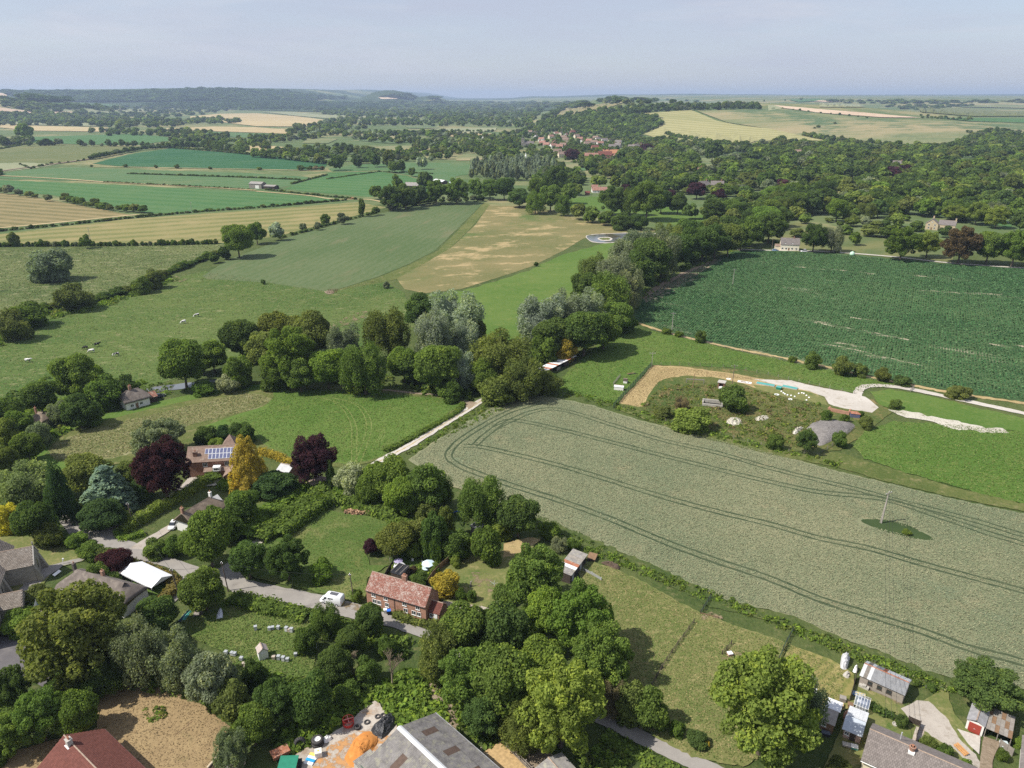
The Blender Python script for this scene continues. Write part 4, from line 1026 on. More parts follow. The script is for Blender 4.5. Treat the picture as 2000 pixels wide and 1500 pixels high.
T(170,1145,200,1330, 'oak1', 'olive', g, lab='largest olive green tree above the dry brown lawn')
T(130,1225,90,1340, 'oak0', 'mid', g)
T(312,1165,84,1240, 'round0', 'dark', g, lab='dark tree beside the green upturned canoe')
T(288,1210,110,1345, 'feather1', 'grey', g)
T(225,1270,80,1350, 'feather0', 'dark', g)
T(355,1232,100,1360, 'feather0', 'grey', g)
T(422,1270,106,1395, 'round2', 'grey', g)
T(460,1330,74,1422, 'bush1', 'olive', g)
T(500,1290,50,1370, 'bush0', 'dark', g)
T(32,1302,76,1382, 'oak0', 'dark', g, lab='dark tree at the left edge below the tarmac yard')
T(20,1370,60,1410, 'bush0', 'mid', g)
T(28,1390,90,1475, 'oak1', 'mid', g)
T(90,1345,100,1455, 'oak0', 'mid', g)
T(158,1352,84,1440, 'round1', 'mid', g)
T(125,1310,70,1370, 'round2', 'dark', g)
T(185,1305,80,1370, 'round0', 'dark', g)
T(72,1236,22,1262, 'bush0', 'gold', g, cat='shrub', lab='pale yellow shrub beside the low brick garage')
T(5,1452,40,1500, 'bush1', 'dark', g, cat='shrub')
T(75,1160,60,1180, 'bush1', 'olive', g, cat='shrub')
T(45,1205,70,1236, 'bush0', 'fresh', g, cat='shrub')
g = 'along the stream below the cow pasture'
T(157,695,86,780, 'round0', 'mid', g)
T(188,715,50,775, 'round1', 'mid', g)
T(85,745,62,806, 'round1', 'dark', g)
T(160,770,66,832, 'round2', 'dark', g)
T(212,735,66,792, 'bush0', 'mid', g)
T(250,732,44,772, 'bush1', 'dark', g)
T(120,785,40,828, 'bush0', 'grey', g)
T(185,790,40,826, 'bush1', 'mid', g)
T(365,664,86,762, 'round0', 'mid', g)
T(420,664,58,745, 'round2', 'fresh', g)
T(398,675,50,740, 'round1', 'dark', g)
T(467,695,56,752, 'bush0', 'mid', g)
T(448,730,46,764, 'bush1', 'white', g, cat='shrub', lab='white-flowered shrub by the stream near the thatched cottage')
T(400,745,40,770, 'bush0', 'fresh', g, cat='shrub')
T(20,780,60,850, 'round0', 'dark', g)
T(18,815,56,880, 'bush1', 'lime', g)
T(45,800,60,860, 'round2', 'mid', g)
T(60,845,60,900, 'round1', 'mid', g)
T(15,870,60,930, 'round0', 'olive', g)
T(80,825,44,870, 'bush0', 'grey', g)
g = 'in the clump below the cow pasture'
T(475,625,70,700, 'round1', 'dark', g)
T(538,612,76,690, 'round0', 'olive', g)
T(612,610,82,700, 'round2', 'olive', g)
T(575,620,70,690, 'round1', 'olive', g)
T(520,650,70,730, 'round0', 'olive', g)
T(572,643,100,755, 'oak1', 'mid', g)
T(541,702,56,756, 'bush0', 'mid', g)
T(589,700,60,762, 'round2', 'mid', g)
T(643,685,68,755, 'round1', 'fresh', g)
T(676,637,62,712, 'feather0', 'grey', g)
T(715,672,88,765, 'feather1', 'mid', g)
T(760,605,80,710, 'feather1', 'olive', g)
T(728,618,34,680, 'feather0', 'silver', g)
T(822,575,66,650, 'round2', 'dark', g)
T(893,572,96,668, 'feather0', 'silver', g)
T(850,610,76,700, 'feather1', 'silver', g)
T(905,625,58,705, 'feather0', 'silver', g)
T(925,620,50,700, 'round0', 'olive', g)
T(810,690,80,745, 'round1', 'dark', g)
T(790,680,60,760, 'round0', 'mid', g)
T(855,676,84,775, 'round1', 'mid', g)
T(904,690,58,778, 'feather0', 'silver', g)
T(945,700,60,775, 'round2', 'mid', g)
T(985,650,120,745, 'feather1', 'olive', g)
T(1020,700,80,775, 'feather0', 'olive', g)
T(970,735,70,785, 'bush0', 'olive', g)
T(1070,725,56,768, 'bush1', 'olive', g, cat='shrub')
T(880,740,50,780, 'bush1', 'mid', g)
T(700,735,50,766, 'bush1', 'lime', g, cat='shrub')
g = 'at the near end of the belt'
T(1058,580,86,665, 'feather0', 'silver', g)
T(1100,572,70,655, 'feather1', 'silver', g)
T(1142,572,80,650, 'feather0', 'silver', g)
T(1082,625,80,695, 'round0', 'dark', g)
T(1140,610,90,690, 'round1', 'dark', g)
T(1178,615,60,685, 'round2', 'mid', g)
T(1062,655,50,708, 'bush0', 'mid', g)
T(1104,658,46,702, 'bush1', 'gold', g, lab='golden-green bush tree above the rusty roofed shelter')
T(1205,592,60,650, 'round0', 'mid', g)
T(1225,615,36,645, 'bush0', 'mid', g, cat='shrub')
g = 'in the belt left of the root crop'
for a in [(1140,535,60,610, 'round0', 'dark'),(1185,535,84,618, 'feather1', 'mid'),(1225,530,60,600, 'feather0', 'grey'),(1160,500,60,580, 'feather1', 'olive'),
   (1205,500,80,582, 'feather1', 'grey'),(1245,495,70,575, 'round2', 'dark'),(1222,470,70,540, 'feather0', 'grey'),(1265,470,76,560, 'round1', 'dark'),
   (1248,450,66,515, 'feather1', 'grey'),(1290,455,70,545, 'feather1', 'grey'),(1320,460,60,535, 'round0', 'dark'),(1305,440,60,500, 'feather0', 'olive'),
   (1345,448,60,525, 'round2', 'dark'),(1370,445,56,515, 'round0', 'dark'),(1340,430,60,490, 'round1', 'dark'),(1395,440,56,508, 'oak0', 'dark'),(1420,440,54,500, 'round1', 'olive'),
   (1385,425,56,480, 'round2', 'olive'),(1445,440,44,490, 'round0', 'mid'),(1425,425,50,475, 'round1', 'dark'),(1465,425,50,482, 'round2', 'mid'),(1500,418,60,470, 'oak0', 'dark'),(1495,405,50,445, 'round1', 'fresh')]:
 T(*a, g)
g = 'at the field edge below the root crop'
for a in [(1367,645,22,667, 'bush0', 'mid'),(1547,695,16,707, 'bush1', 'mid'),(1586,688,28,717, 'bush0', 'mid'),(1644,696,38,730, 'bush1', 'olive'),(1680,711,26,734, 'bush0', 'olive'),(1722,718,28,743, 'bush1', 'olive'),(1762,735,32,752, 'bush0', 'dark'),(1870,752,44,777, 'bush1', 'olive'),(1302,643,20,652, 'bush0', 'mid'),(1326,646,18,657, 'bush1', 'mid')]:
 T(*a, g, 'shrub')
g = 'in the scrub compound'
for a in [(1350,798,74,842, 'bush0', 'lime'),(1330,775,26,800, 'feather0', 'brown'),(1430,752,52,800, 'bush1', 'mid'),(1573,840,42,886, 'oak0', 'dark'),(1512,848,32,876, 'bush0', 'mid'),(1638,842,28,874, 'bush1', 'mid'),(1612,800,22,822, 'bush0', 'mid'),(1690,812,26,836, 'bush1', 'olive'),(1748,780,22,797, 'bush0', 'mid'),(1648,808,18,824, 'bush1', 'mid'),(1295,792,36,815, 'bush1', 'olive'),(1680,802,14,814, 'bush0', 'mid')]:
 T(*a, g, 'shrub')
g = 'by the small sheds at the bottom right'
for a in [(1790,1327,14,1340, 'bush0', 'mid'),(1818,1334,18,1350, 'bush1', 'mid'),(1760,1394,26,1420, 'bush0', 'dark'),(1810,1435,36,1465, 'bush1', 'olive'),(1846,1452,28,1480, 'bush0', 'mid'),(1885,1482,34,1512, 'bush1', 'fresh'),(1990,1440,26,1460, 'bush0', 'fresh'),(1955,1460,24,1490, 'bush1', 'mid'),(1640,1480,60,1530, 'bush0', 'olive'),(1830,1458,30,1476, 'bush1', 'fresh'),(1700,1372,12,1382, 'bush0', 'mid'),(1770,1033,20,1045, 'bush1', 'lime')]:
 T(*a, g, 'shrub')
# hedgerow trees and lone trees further out
g = 'along the fields in the middle distance'
for a in [(103,489,76,544, 'bush0', 'grey'),(468,442,54,500, 'round1', 'mid'),(503,436,36,487, 'round0', 'mid'),(541,434,28,468, 'feather0', 'silver'),(592,434,14,457, 'feather1', 'grey'),(621,433,15,448, 'bush0', 'grey'),(636,417,19,442, 'round1', 'mid'),(670,415,23,436, 'bush1', 'grey'),(708,387,15,420, 'poplar', 'mid'),(734,402,17,419, 'bush0', 'mid'),(148,555,64,602, 'bush1', 'olive'),(305,527,34,560, 'bush0', 'olive'),(280,540,36,570, 'bush1', 'mid'),(60,592,66,636, 'bush0', 'mid'),(28,605,60,660, 'bush1', 'olive'),(170,457,22,483, 'feather1', 'mid'),(29,452,24,478, 'feather0', 'olive'),(514,544,10,560, 'bush0', 'dark'),(1047,510,9,522, 'bush0', 'dark'),(440,480,24,505, 'bush1', 'dark'),(420,492,20,512, 'bush0', 'dark'),(755,548,14,562, 'bush1', 'grey'),
   (657,302,29,330, 'round0', 'dark'),(697,304,21,334, 'round1', 'dark'),(732,298,25,334, 'round2', 'dark'),(760,293,26,326, 'feather1', 'olive'),(769,314,21,336, 'round0', 'mid'),(784,312,20,334, 'round1', 'mid'),(825,304,21,329, 'feather0', 'silver'),(805,326,15,348, 'feather1', 'mid'),(831,337,31,372, 'round1', 'dark'),(776,341,20,368, 'poplar', 'mid'),(735,360,26,395, 'round0', 'mid'),(765,364,42,410, 'oak0', 'dark'),(792,361,42,407, 'round2', 'dark'),(818,364,34,400, 'round0', 'dark'),(852,354,42,395, 'oak1', 'mid'),(892,351,46,394, 'oak0', 'mid')]:
 T(*a, g)
g = 'in the row behind the dry pasture'
for a in [(930,351,32,390, 'round0', 'mid'),(957,352,34,394, 'oak1', 'mid'),(985,349,37,397, 'round1', 'dark'),(1014,370,46,402, 'round2', 'dark'),(1045,376,42,414, 'feather1', 'mid'),(1075,364,46,408, 'round0', 'mid'),(1100,383,30,422, 'feather0', 'mid'),(1130,395,32,426, 'feather0', 'olive'),(1155,402,34,432, 'bush0', 'mid'),(1185,412,36,438, 'bush1', 'mid'),(1215,418,40,446, 'bush0', 'dark'),(1245,420,40,446, 'bush1', 'dark'),(1083,328,46,392, 'oak0', 'dark'),(1050,350,34,390, 'round1', 'mid'),(1110,360,34,395, 'round2', 'mid')]:
 T(*a, g)
g = 'in the parkland by the pond'
for a in [(1195,366,48,428, 'oak1', 'dark'),(1230,370,40,428, 'feather1', 'mid'),(1262,358,64,434, 'oak0', 'mid'),(1290,372,40,430, 'round1', 'dark'),(1323,378,36,435, 'round2', 'dark'),(1348,395,30,425, 'round0', 'dark'),(1129,360,19,380, 'bush0', 'lime'),(1168,341,30,364, 'oak0', 'lime'),(1201,342,24,370, 'round0', 'lime'),(1222,358,22,378, 'round1', 'purple'),(1360,358,38,386, 'round2', 'purple'),(1310,370,28,394, 'round0', 'purple'),(1403,369,32,394, 'round1', 'purple'),(1525,350,40,372, 'round2', 'purple'),(1117,289,28,314, 'round0', 'purple'),(1740,325,34,350, 'round1', 'purple'),(1765,320,26,342, 'feather0', 'purple'),(1385,395,34,425, 'bush0', 'olive'),(1430,392,40,425, 'round1', 'mid'),(1390,280,32,314, 'oak1', 'dark'),(1262,279,26,300, 'round0', 'purple')]:
 T(*a, g)
g = 'beside the cream house by the root crop'
for a in [(1587,440,48,488, 'oak0', 'dark'),(1623,444,42,488, 'feather1', 'grey'),(1668,452,24,486, 'round0', 'fresh'),(1757,446,64,503, 'oak1', 'mid'),(1808,453,44,503, 'oak0', 'lime'),(1870,446,68,509, 'oak1', 'copper'),(1925,454,54,513, 'round1', 'mid'),(1975,452,60,518, 'oak0', 'mid'),(2030,450,60,522, 'round2', 'mid'),(1905,396,38,442, 'oak0', 'lime'),(1943,404,40,442, 'oak1', 'lime'),(1990,415,36,450, 'round0', 'dark'),(1845,440,26,462, 'bush0', 'dark'),(1700,448,40,460, 'bush1', 'olive'),(1735,442,46,462, 'bush0', 'mid'),(1650,438,30,456, 'bush1', 'mid'),(1790,430,30,450, 'bush0', 'mid'),(1555,445,30,462, 'bush1', 'olive'),(1632,390,38,435, 'round1', 'fresh'),(1750,415,26,440, 'bush0', 'lime')]:
 T(*a, g)
# ------------------------------------------------------------------ woods and tree rows further out
GREEN = dict(mid=5, dark=5, olive=3, fresh=1.5, lime=1.0, grey=1)
DARKW = dict(dark=6, mid=3, olive=1, grey=1)
clear = [[(1365,308),(1445,304),(1448,318),(1400,328),(1375,340),(1365,325)], [(1105,385),(1180,380),(1190,412),(1115,400)], [(1810,425),(1850,425),(1850,455),(1810,455)], [(1940,430),(1990,430),(1980,446),(1940,442)], [(1145,364),(1205,362),(1205,380),(1145,380)], [(1840,316),(1915,310),(1915,321),(1860,327)], [(1130,318),(1205,300),(1210,324),(1140,326)]]
g = 'in the broad wood on the right'
wood([(1130,345),(1200,322),(1235,300),(1275,285),(1300,276),(1450,292),(1480,282),(1640,284),(1760,292),(1830,294),(1900,280),(2060,270),(2060,340),(1300,340)], 18,14, GREEN, g, skip=clear, dens=.25, rough=.38)
wood([(1150,340),(2080,340),(2080,410),(2000,440),(1900,440),(1760,425),(1600,428),(1540,425),(1480,395),(1420,392),(1330,380),(1200,352)], 16,14, GREEN, g, ('round0', 'round1', 'oak0', 'oak1', 'mid0', 'feather1'), skip=clear, dens=.24, rough=.38)
g = 'in the poplar plantation by the riverside meadow'
wood([(915,352),(925,333),(985,318),(1060,322),(1100,340),(1095,358),(1000,357)], 7,17, dict(silver=8, grey=2), g, ('poplar', 'feather0'), dens=.22, xs=.8)
g = 'around the distant village'
wood([(1050,244),(1075,232),(1110,226),(1160,219),(1200,212),(1230,225),(1290,232),(1293,246),(1257,262),(1240,275),(1150,262),(1090,258),(1010,262)], 12,10, dict(mid=4, dark=4, fresh=2, lime=.6), 'on the hillside above the distant village', dens=.26)
wood([(1187,222),(1222,212),(1300,208),(1400,207),(1480,208),(1490,214),(1350,215.5),(1262,221.5),(1222,228)], 14,13, DARKW, 'on top of the hill', dens=.22)
wood([(900,285),(1000,262),(1030,262),(1020,285),(1010,318),(960,318),(930,306),(905,300)], 13,12, GREEN, g, dens=.27)
wood([(1200,262),(1290,274),(1280,286),(1240,298),(1205,290),(1215,318),(1150,336),(1090,300),(1060,320),(1040,312),(1020,300),(1100,285)], 8,7, GREEN, g, dens=.34, keep=.72)
wood([(1000,322),(1080,318),(1110,338),(1140,345),(1130,365),(1090,360),(1100,340),(1060,322)], 12,12, GREEN, g, dens=.28, keep=.8)
wood([(1010,258),(1110,256),(1210,280),(1210,300),(1150,320),(1080,312),(1030,305),(1015,280)], 9,7, GREEN, g, dens=.32, keep=.38)
g = 'behind the parkland by the pond'
wood([(1380,400),(1500,395),(1565,425),(1510,447),(1420,446),(1385,432)], 15,13, GREEN, g, ('round0', 'oak0', 'oak1', 'feather1'), dens=.25)
wood([(1040,345),(1110,345),(1150,352),(1145,360),(1100,382),(1040,374)], 14,13, GREEN, g, ('round0', 'oak0', 'feather1'), dens=.27)
wood([(1205,378),(1300,388),(1340,380),(1310,370),(1210,366)], 14,13, GREEN, g, ('round1', 'oak0'), dens=.27)
wood([(1480,428),(1560,428),(1700,432),(1800,428),(1800,440),(1700,446),(1560,440)], 10,7, GREEN | dict(lime=2), g, ('bush0', 'bush1'), dens=.4, keep=.55)
g = 'scattered over the vale'
for pts in [[(0,232),(120,230),(150,240),(320,242),(420,232),(470,240),(380,246),(250,252),(150,248),(0,246)],
   [(0,222),(100,224),(320,232),(350,240),(180,243),(0,236)],
   [(640,236),(700,232),(760,236),(1000,222),(1050,230),(1040,250),(960,248),(850,248),(720,246),(610,252)],
   [(600,215),(700,212),(900,210),(1060,215),(1050,228),(900,232),(730,232),(640,226)],
   [(570,250),(640,246),(720,250),(670,262),(600,275),(500,282),(480,270),(560,265)],
   [(160,258),(250,254),(330,256),(420,262),(470,272),(400,278),(300,266),(200,266)],
   [(330,276),(400,270),(520,282),(540,292),(480,296),(400,292),(345,285)],
   [(650,262),(740,258),(850,262),(960,268),(900,284),(840,292),(800,284),(700,276)],
   [(730,300),(830,290),(900,300),(880,312),(800,318),(700,322),(660,318)],
   [(590,290),(720,290),(740,302),(620,312),(500,305)],
   [(830,280),(910,276),(940,290),(880,304),(840,300)]]:
 wood(pts, 14,12, GREEN | dict(silver=.8), g, dens=.34, keep=.72)
wood([(280,205),(440,200),(560,198),(720,203),(800,210),(700,218),(560,215),(430,213),(280,212)], 18,14, dict(dark=5, yew=4), 'in the far plantation', dens=.25)
wood([(0,192),(60,198),(100,210),(60,216),(0,208)], 14,10, DARKW, g, dens=.4, keep=.7)
wood([(0,179),(200,181),(300,178),(420,175),(540,179),(690,192),(560,199),(400,198),(200,200),(60,198)], 30,16, dict(dark=5, yew=3), 'on the far ridge', dens=.22, xs=.6, keep=.9)
wood([(700,200),(900,199),(1140,202),(1150,212),(900,212),(760,210)], 24,13, DARKW, g, dens=.4, keep=.8)
wood([(60,206),(300,210),(480,214),(480,220),(330,230),(120,226),(40,218)], 16,12, DARKW, g, dens=.45, keep=.45)
wood([(1150,199),(1200,193),(1350,196),(1380,200),(1250,205),(1180,206)], 20,12, DARKW, 'on the skyline behind the hill', dens=.5, keep=.6)
wood([(1600,197),(1700,197),(1990,199),(2080,200),(2080,203),(1850,203),(1760,204),(1620,201)], 24,12, DARKW, 'on the skyline behind the hill', dens=.6, keep=.9)
wood([(1720,208),(1800,206),(1870,208),(1850,214),(1780,216)], 16,9, DARKW, g, dens=.5, keep=.7)
wood([(1840,206),(1900,205),(1910,208),(1860,210)], 16,9, DARKW, g, dens=.5, keep=.9)
wood([(742,189),(765,184),(795,184),(812,191),(800,193),(778,191)], 34,10, dict(dark=1, olive=1), 'on the far hill', dens=.25, xs=.5)
wood([(832,192),(845,189),(860,190),(856,193)], 34,10, dict(dark=1), 'on the far hill', dens=.3, xs=.5)
wood([(1780,222),(1850,228),(1950,232),(1900,235),(1800,230)], 9,6, DARKW, g, dens=.7, keep=.35)
wood([(1900,262),(1950,256),(1990,262),(2060,264),(2060,275),(1900,285),(1880,276)], 13,11, DARKW, g, dens=.3)
# rows
row([(0,282),(60,283)], 22,15,14, dict(mid=2, grey=1), g); row([(-20,262),(10,285),(40,283),(65,275)], 16,14,14, DARKW, g)
T(52,243,34,272, 'oak0', 'fresh', g, lab='large bright tree at the left edge of the far fields')
row([(62,286),(120,284),(140,284)], 16,14,13, DARKW, g)
row([(155,286),(280,287),(340,290)], 13,12,15, DARKW | dict(grey=1), g)
row([(330,290),(400,290),(480,302)], 16,15,11, DARKW | dict(grey=2), g)
row([(178,312),(230,302),(270,294),(335,289)], 10,7,7, DARKW, g, cat='shrub'); row([(0,292),(60,281)], 6,4,5, DARKW, g)
row([(335,290),(420,296),(500,304),(600,313)], 8,5,8, DARKW, g)
row([(500,308),(560,312),(640,322)], 16,12,12, GREEN | dict(silver=1, brown=1), g)
row([(590,333),(640,332)], 12,8,9, dict(brown=2, dark=1), g)
row([(175,326),(240,327),(420,331),(560,333)], 7,5,46, DARKW, g)
row([(250,340),(500,348),(590,352)], 4,2.6,3.2, DARKW, g); row([(570,360),(640,342)], 4,2.5,3, DARKW, g)
row([(205,356),(330,362),(500,371)], 3.5,1.8,4, DARKW, g)
row([(0,377),(75,388),(100,394),(125,397)], 10,7,20, dict(olive=2, grey=1), g, cat='shrub')
row([(125,393),(150,400),(180,405),(215,412),(250,414),(295,417)], 8.5,6.5,8, dict(olive=3, mid=2), g, cat='shrub')
row([(0,452),(130,440),(260,426),(380,415),(520,405),(680,391)], 4.5,2.6,3.6, DARKW, g)
row([(520,371),(600,380),(700,390)], 4,2,4, DARKW, g); row([(640,350),(740,336),(850,340)], 4,2,4, DARKW, g)
row([(0,482),(100,481),(200,481),(330,479),(430,476)], 3.8,3.4,3.0, DARKW, 'in the hedge beyond the rush meadow', ('bush0', 'bush1'), 'shrub')
row([(0,655),(40,622),(100,606),(170,596),(220,580),(290,560),(330,535),(380,515),(430,497)], 6.5,3.6,3.6, dict(dark=3, mid=5, olive=1), 'in the hedge above the cow pasture', ('bush0', 'bush1'), 'shrub')
row([(545,466),(600,452),(660,435),(740,415)], 4,2.5,6, DARKW, g)
row([(760,410),(850,395),(950,393)], 8,6,6, DARKW, g)
row([(0,339),(0,345)], 8,6,8, DARKW, g)
row([(40,322),(60,330),(100,321),(180,312)], 5,3.5,16, DARKW, g)
for y_, x0_, x1_, t_ in [(257,845,970,12),(262,870,960,14)]: row([(x0_, y_),(x1_, y_ + 1)], 9,8, t_, DARKW, g)
row([(1300,264),(1450,286)], 10,9,9, GREEN, g); row([(1570,266),(1625,277)], 12,11,8, DARKW, g)
row([(1620,275),(1690,283),(1780,290),(1860,296),(1900,280)], 14,13,11, GREEN | dict(lime=4), g)
row([(1530,213),(1600,221),(1700,231),(1740,234)], 8,6.5,30, DARKW, g)
row([(1800,231),(1850,233),(1900,236)], 8,6,14, DARKW, g)
for x_, y_ in [(1590,252),(1598,250),(1630,243),(1890,260),(1895,261)]: row([(x_, y_),(x_ + 2, y_)], 9,7,30, DARKW, g)
row([(1500,198),(1600,196)], 20,16,120, DARKW, g)
row([(1060,236),(1085,224),(1100,216)], 16,16,9, DARKW, g)
# ------------------------------------------------------------------ from the list to objects
LOD = {}
def lod(n, leaf, seed):
 if (n, seed) not in LOD:
  rg = np.random.default_rng(seed); LOD[(n, seed)] = cloud(lobes_round(rg, 12, lob=(.3,.46)), n, leaf, rg, core=.9)
  if n < 60:                                           # very far: a few lumps only
   V, T_ = LOD[(n, seed)]; k = rg.permutation(22 * 13)[:60]; LOD[(n, seed)] = (np.concatenate([V[:22 * 13][k[:60]] * 1.0, V[22 * 13:]]), np.concatenate([np.full(60,.2), T_[22 * 13:]]))
 return LOD[(n, seed)]
ORD = 'first second third fourth fifth sixth seventh eighth ninth tenth eleventh twelfth thirteenth fourteenth fifteenth sixteenth seventeenth eighteenth nineteenth'.split()
TENS = {2: 'twent', 3: 'thirt', 4: 'fort', 5: 'fift', 6: 'sixt', 7: 'sevent', 8: 'eight', 9: 'ninet'}
def ordinal(i):
 if i < 20: return ORD[i - 1]
 if i >= 100: return 'hundred and ' + ordinal(i - 100) if i > 100 else 'hundredth'
 return TENS[i // 10] + ('ieth' if i % 10 == 0 else 'y-' + ORD[i % 10 - 1])
def pick(cat, limit):
 L = [t for t in TREES if t['cat'] == cat and -60 < t['px'] < 2060]
 L.sort(key=lambda t: (t['lab'] is None, -t['size']))
 return L[:limit]
single = pick('tree', 300) + pick('shrub', 290)
sid = {id(t) for t in single}
nth = {}
for t in sorted(single, key=lambda t: (t['px'])):
 jit = random.uniform(.88,1.12)
 c = TONE[t['tone']][0]; c = (c[0] * jit * random.uniform(.94,1.06), c[1] * jit, c[2] * jit * random.uniform(.9,1.1))
 lab, gp = t['lab'], None
 if lab is None:
  key = (t['grp'], t['tone'], t['cat']); nth[key] = nth.get(key, 0) + 1
  n_all = sum(1 for q in single if (q['grp'], q['tone'], q['cat']) == key and q['lab'] is None)
  kw = 'poplar' if 'poplar plant' in t['grp'] else t['cat']
  lab = ('%s %s, %s from the left %s' % (TONE[t['tone']][1], kw, ordinal(nth[key]), t['grp'])) if n_all > 1 else ('the %s %s %s' % (TONE[t['tone']][1], kw, t['grp']))
 gp = ('trees ' if t['cat'] == 'tree' else 'shrubs ') + t['grp'] if t['grp'] != 'x' else None
 nm = {'cypress': 'conifer_tree', 'cedar': 'cedar_tree', 'weeping': 'weeping_tree', 'poplar': 'poplar_tree'}.get(t['kind'], 'broadleaf_tree') if t['cat'] == 'tree' else 'shrub'
 rot = random.uniform(0,6.28)
 p = t['p']
 kd = t['kind']
 if t['size'] < 1300 and kd[:-1] in ('round', 'oak'): kd = 'mid%d' % random.randint(0,1)
 root = thing(nm, lab, t['cat'], (p[0], p[1], p[2] - .05), rot, gp)
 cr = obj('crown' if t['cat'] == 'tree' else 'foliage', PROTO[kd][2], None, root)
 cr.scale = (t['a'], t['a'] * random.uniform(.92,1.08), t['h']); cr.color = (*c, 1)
 if t['cat'] == 'tree':
  tk = obj('trunk', random.choice(TRUNKS), None, root); tk.scale = (t['a'] * .75, t['a'] * .75, t['h'])
# the rest, too many to count, as one mass
VV, TT, CC = [], [], []
for t in TREES:
 if id(t) in sid: continue
 p = t['p']; d = p[1]
 n, leaf = (620,.105) if d < 800 else (330,.145) if d < 1700 else (110,.25) if d < 3200 else (40,.40)
 V, T_ = lod(n, leaf, random.randint(0,3))
 th = random.uniform(0,6.28); c_, s_ = math.cos(th), math.sin(th)
 Q = V @ np.array([[c_, s_, 0], [-s_, c_, 0], [0,0,1]])
 Q = Q * np.array([t['a'], t['a'], t['h']]) + p - np.array([0,0,.3 + .02 * t['h']])
 jit = random.uniform(.62,1.12); c = np.array(TONE[t['tone']][0]) * jit
 VV.append(Q); TT.append(T_); CC.append(np.repeat(c[None], len(Q), 0))
print('single trees', len(single), 'mass trees', len(VV), 'quads', sum(map(len, VV)))
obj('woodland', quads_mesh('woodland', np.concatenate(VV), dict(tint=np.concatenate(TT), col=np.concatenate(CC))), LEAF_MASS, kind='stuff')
# bare trees beside the barn yard
for i, (cx, ty, w_, by, lab) in enumerate([(690,1268,46,1318, 'bare brown twiggy tree, left of the two above the barn yard'),(767,1266,50,1338, 'bare brown twiggy tree, right of the two above the barn yard')]):
 p, a, h, s = fit(cx, ty, w_, by)
 root = thing('bare_tree', lab, 'tree', tuple(p), 0, 'bare trees above the barn yard')
 mb = twig_mesh(5 + i); mx_ = max(max(abs(v[0]), abs(v[1])) for v in mb.v); mz = max(v[2] for v in mb.v)
 mb.v = [(v[0] / mx_ * a * 1.1, v[1] / mx_ * a * 1.1, v[2] / mz * h) for v in mb.v]
 mb.build('branches', TWIG, root)
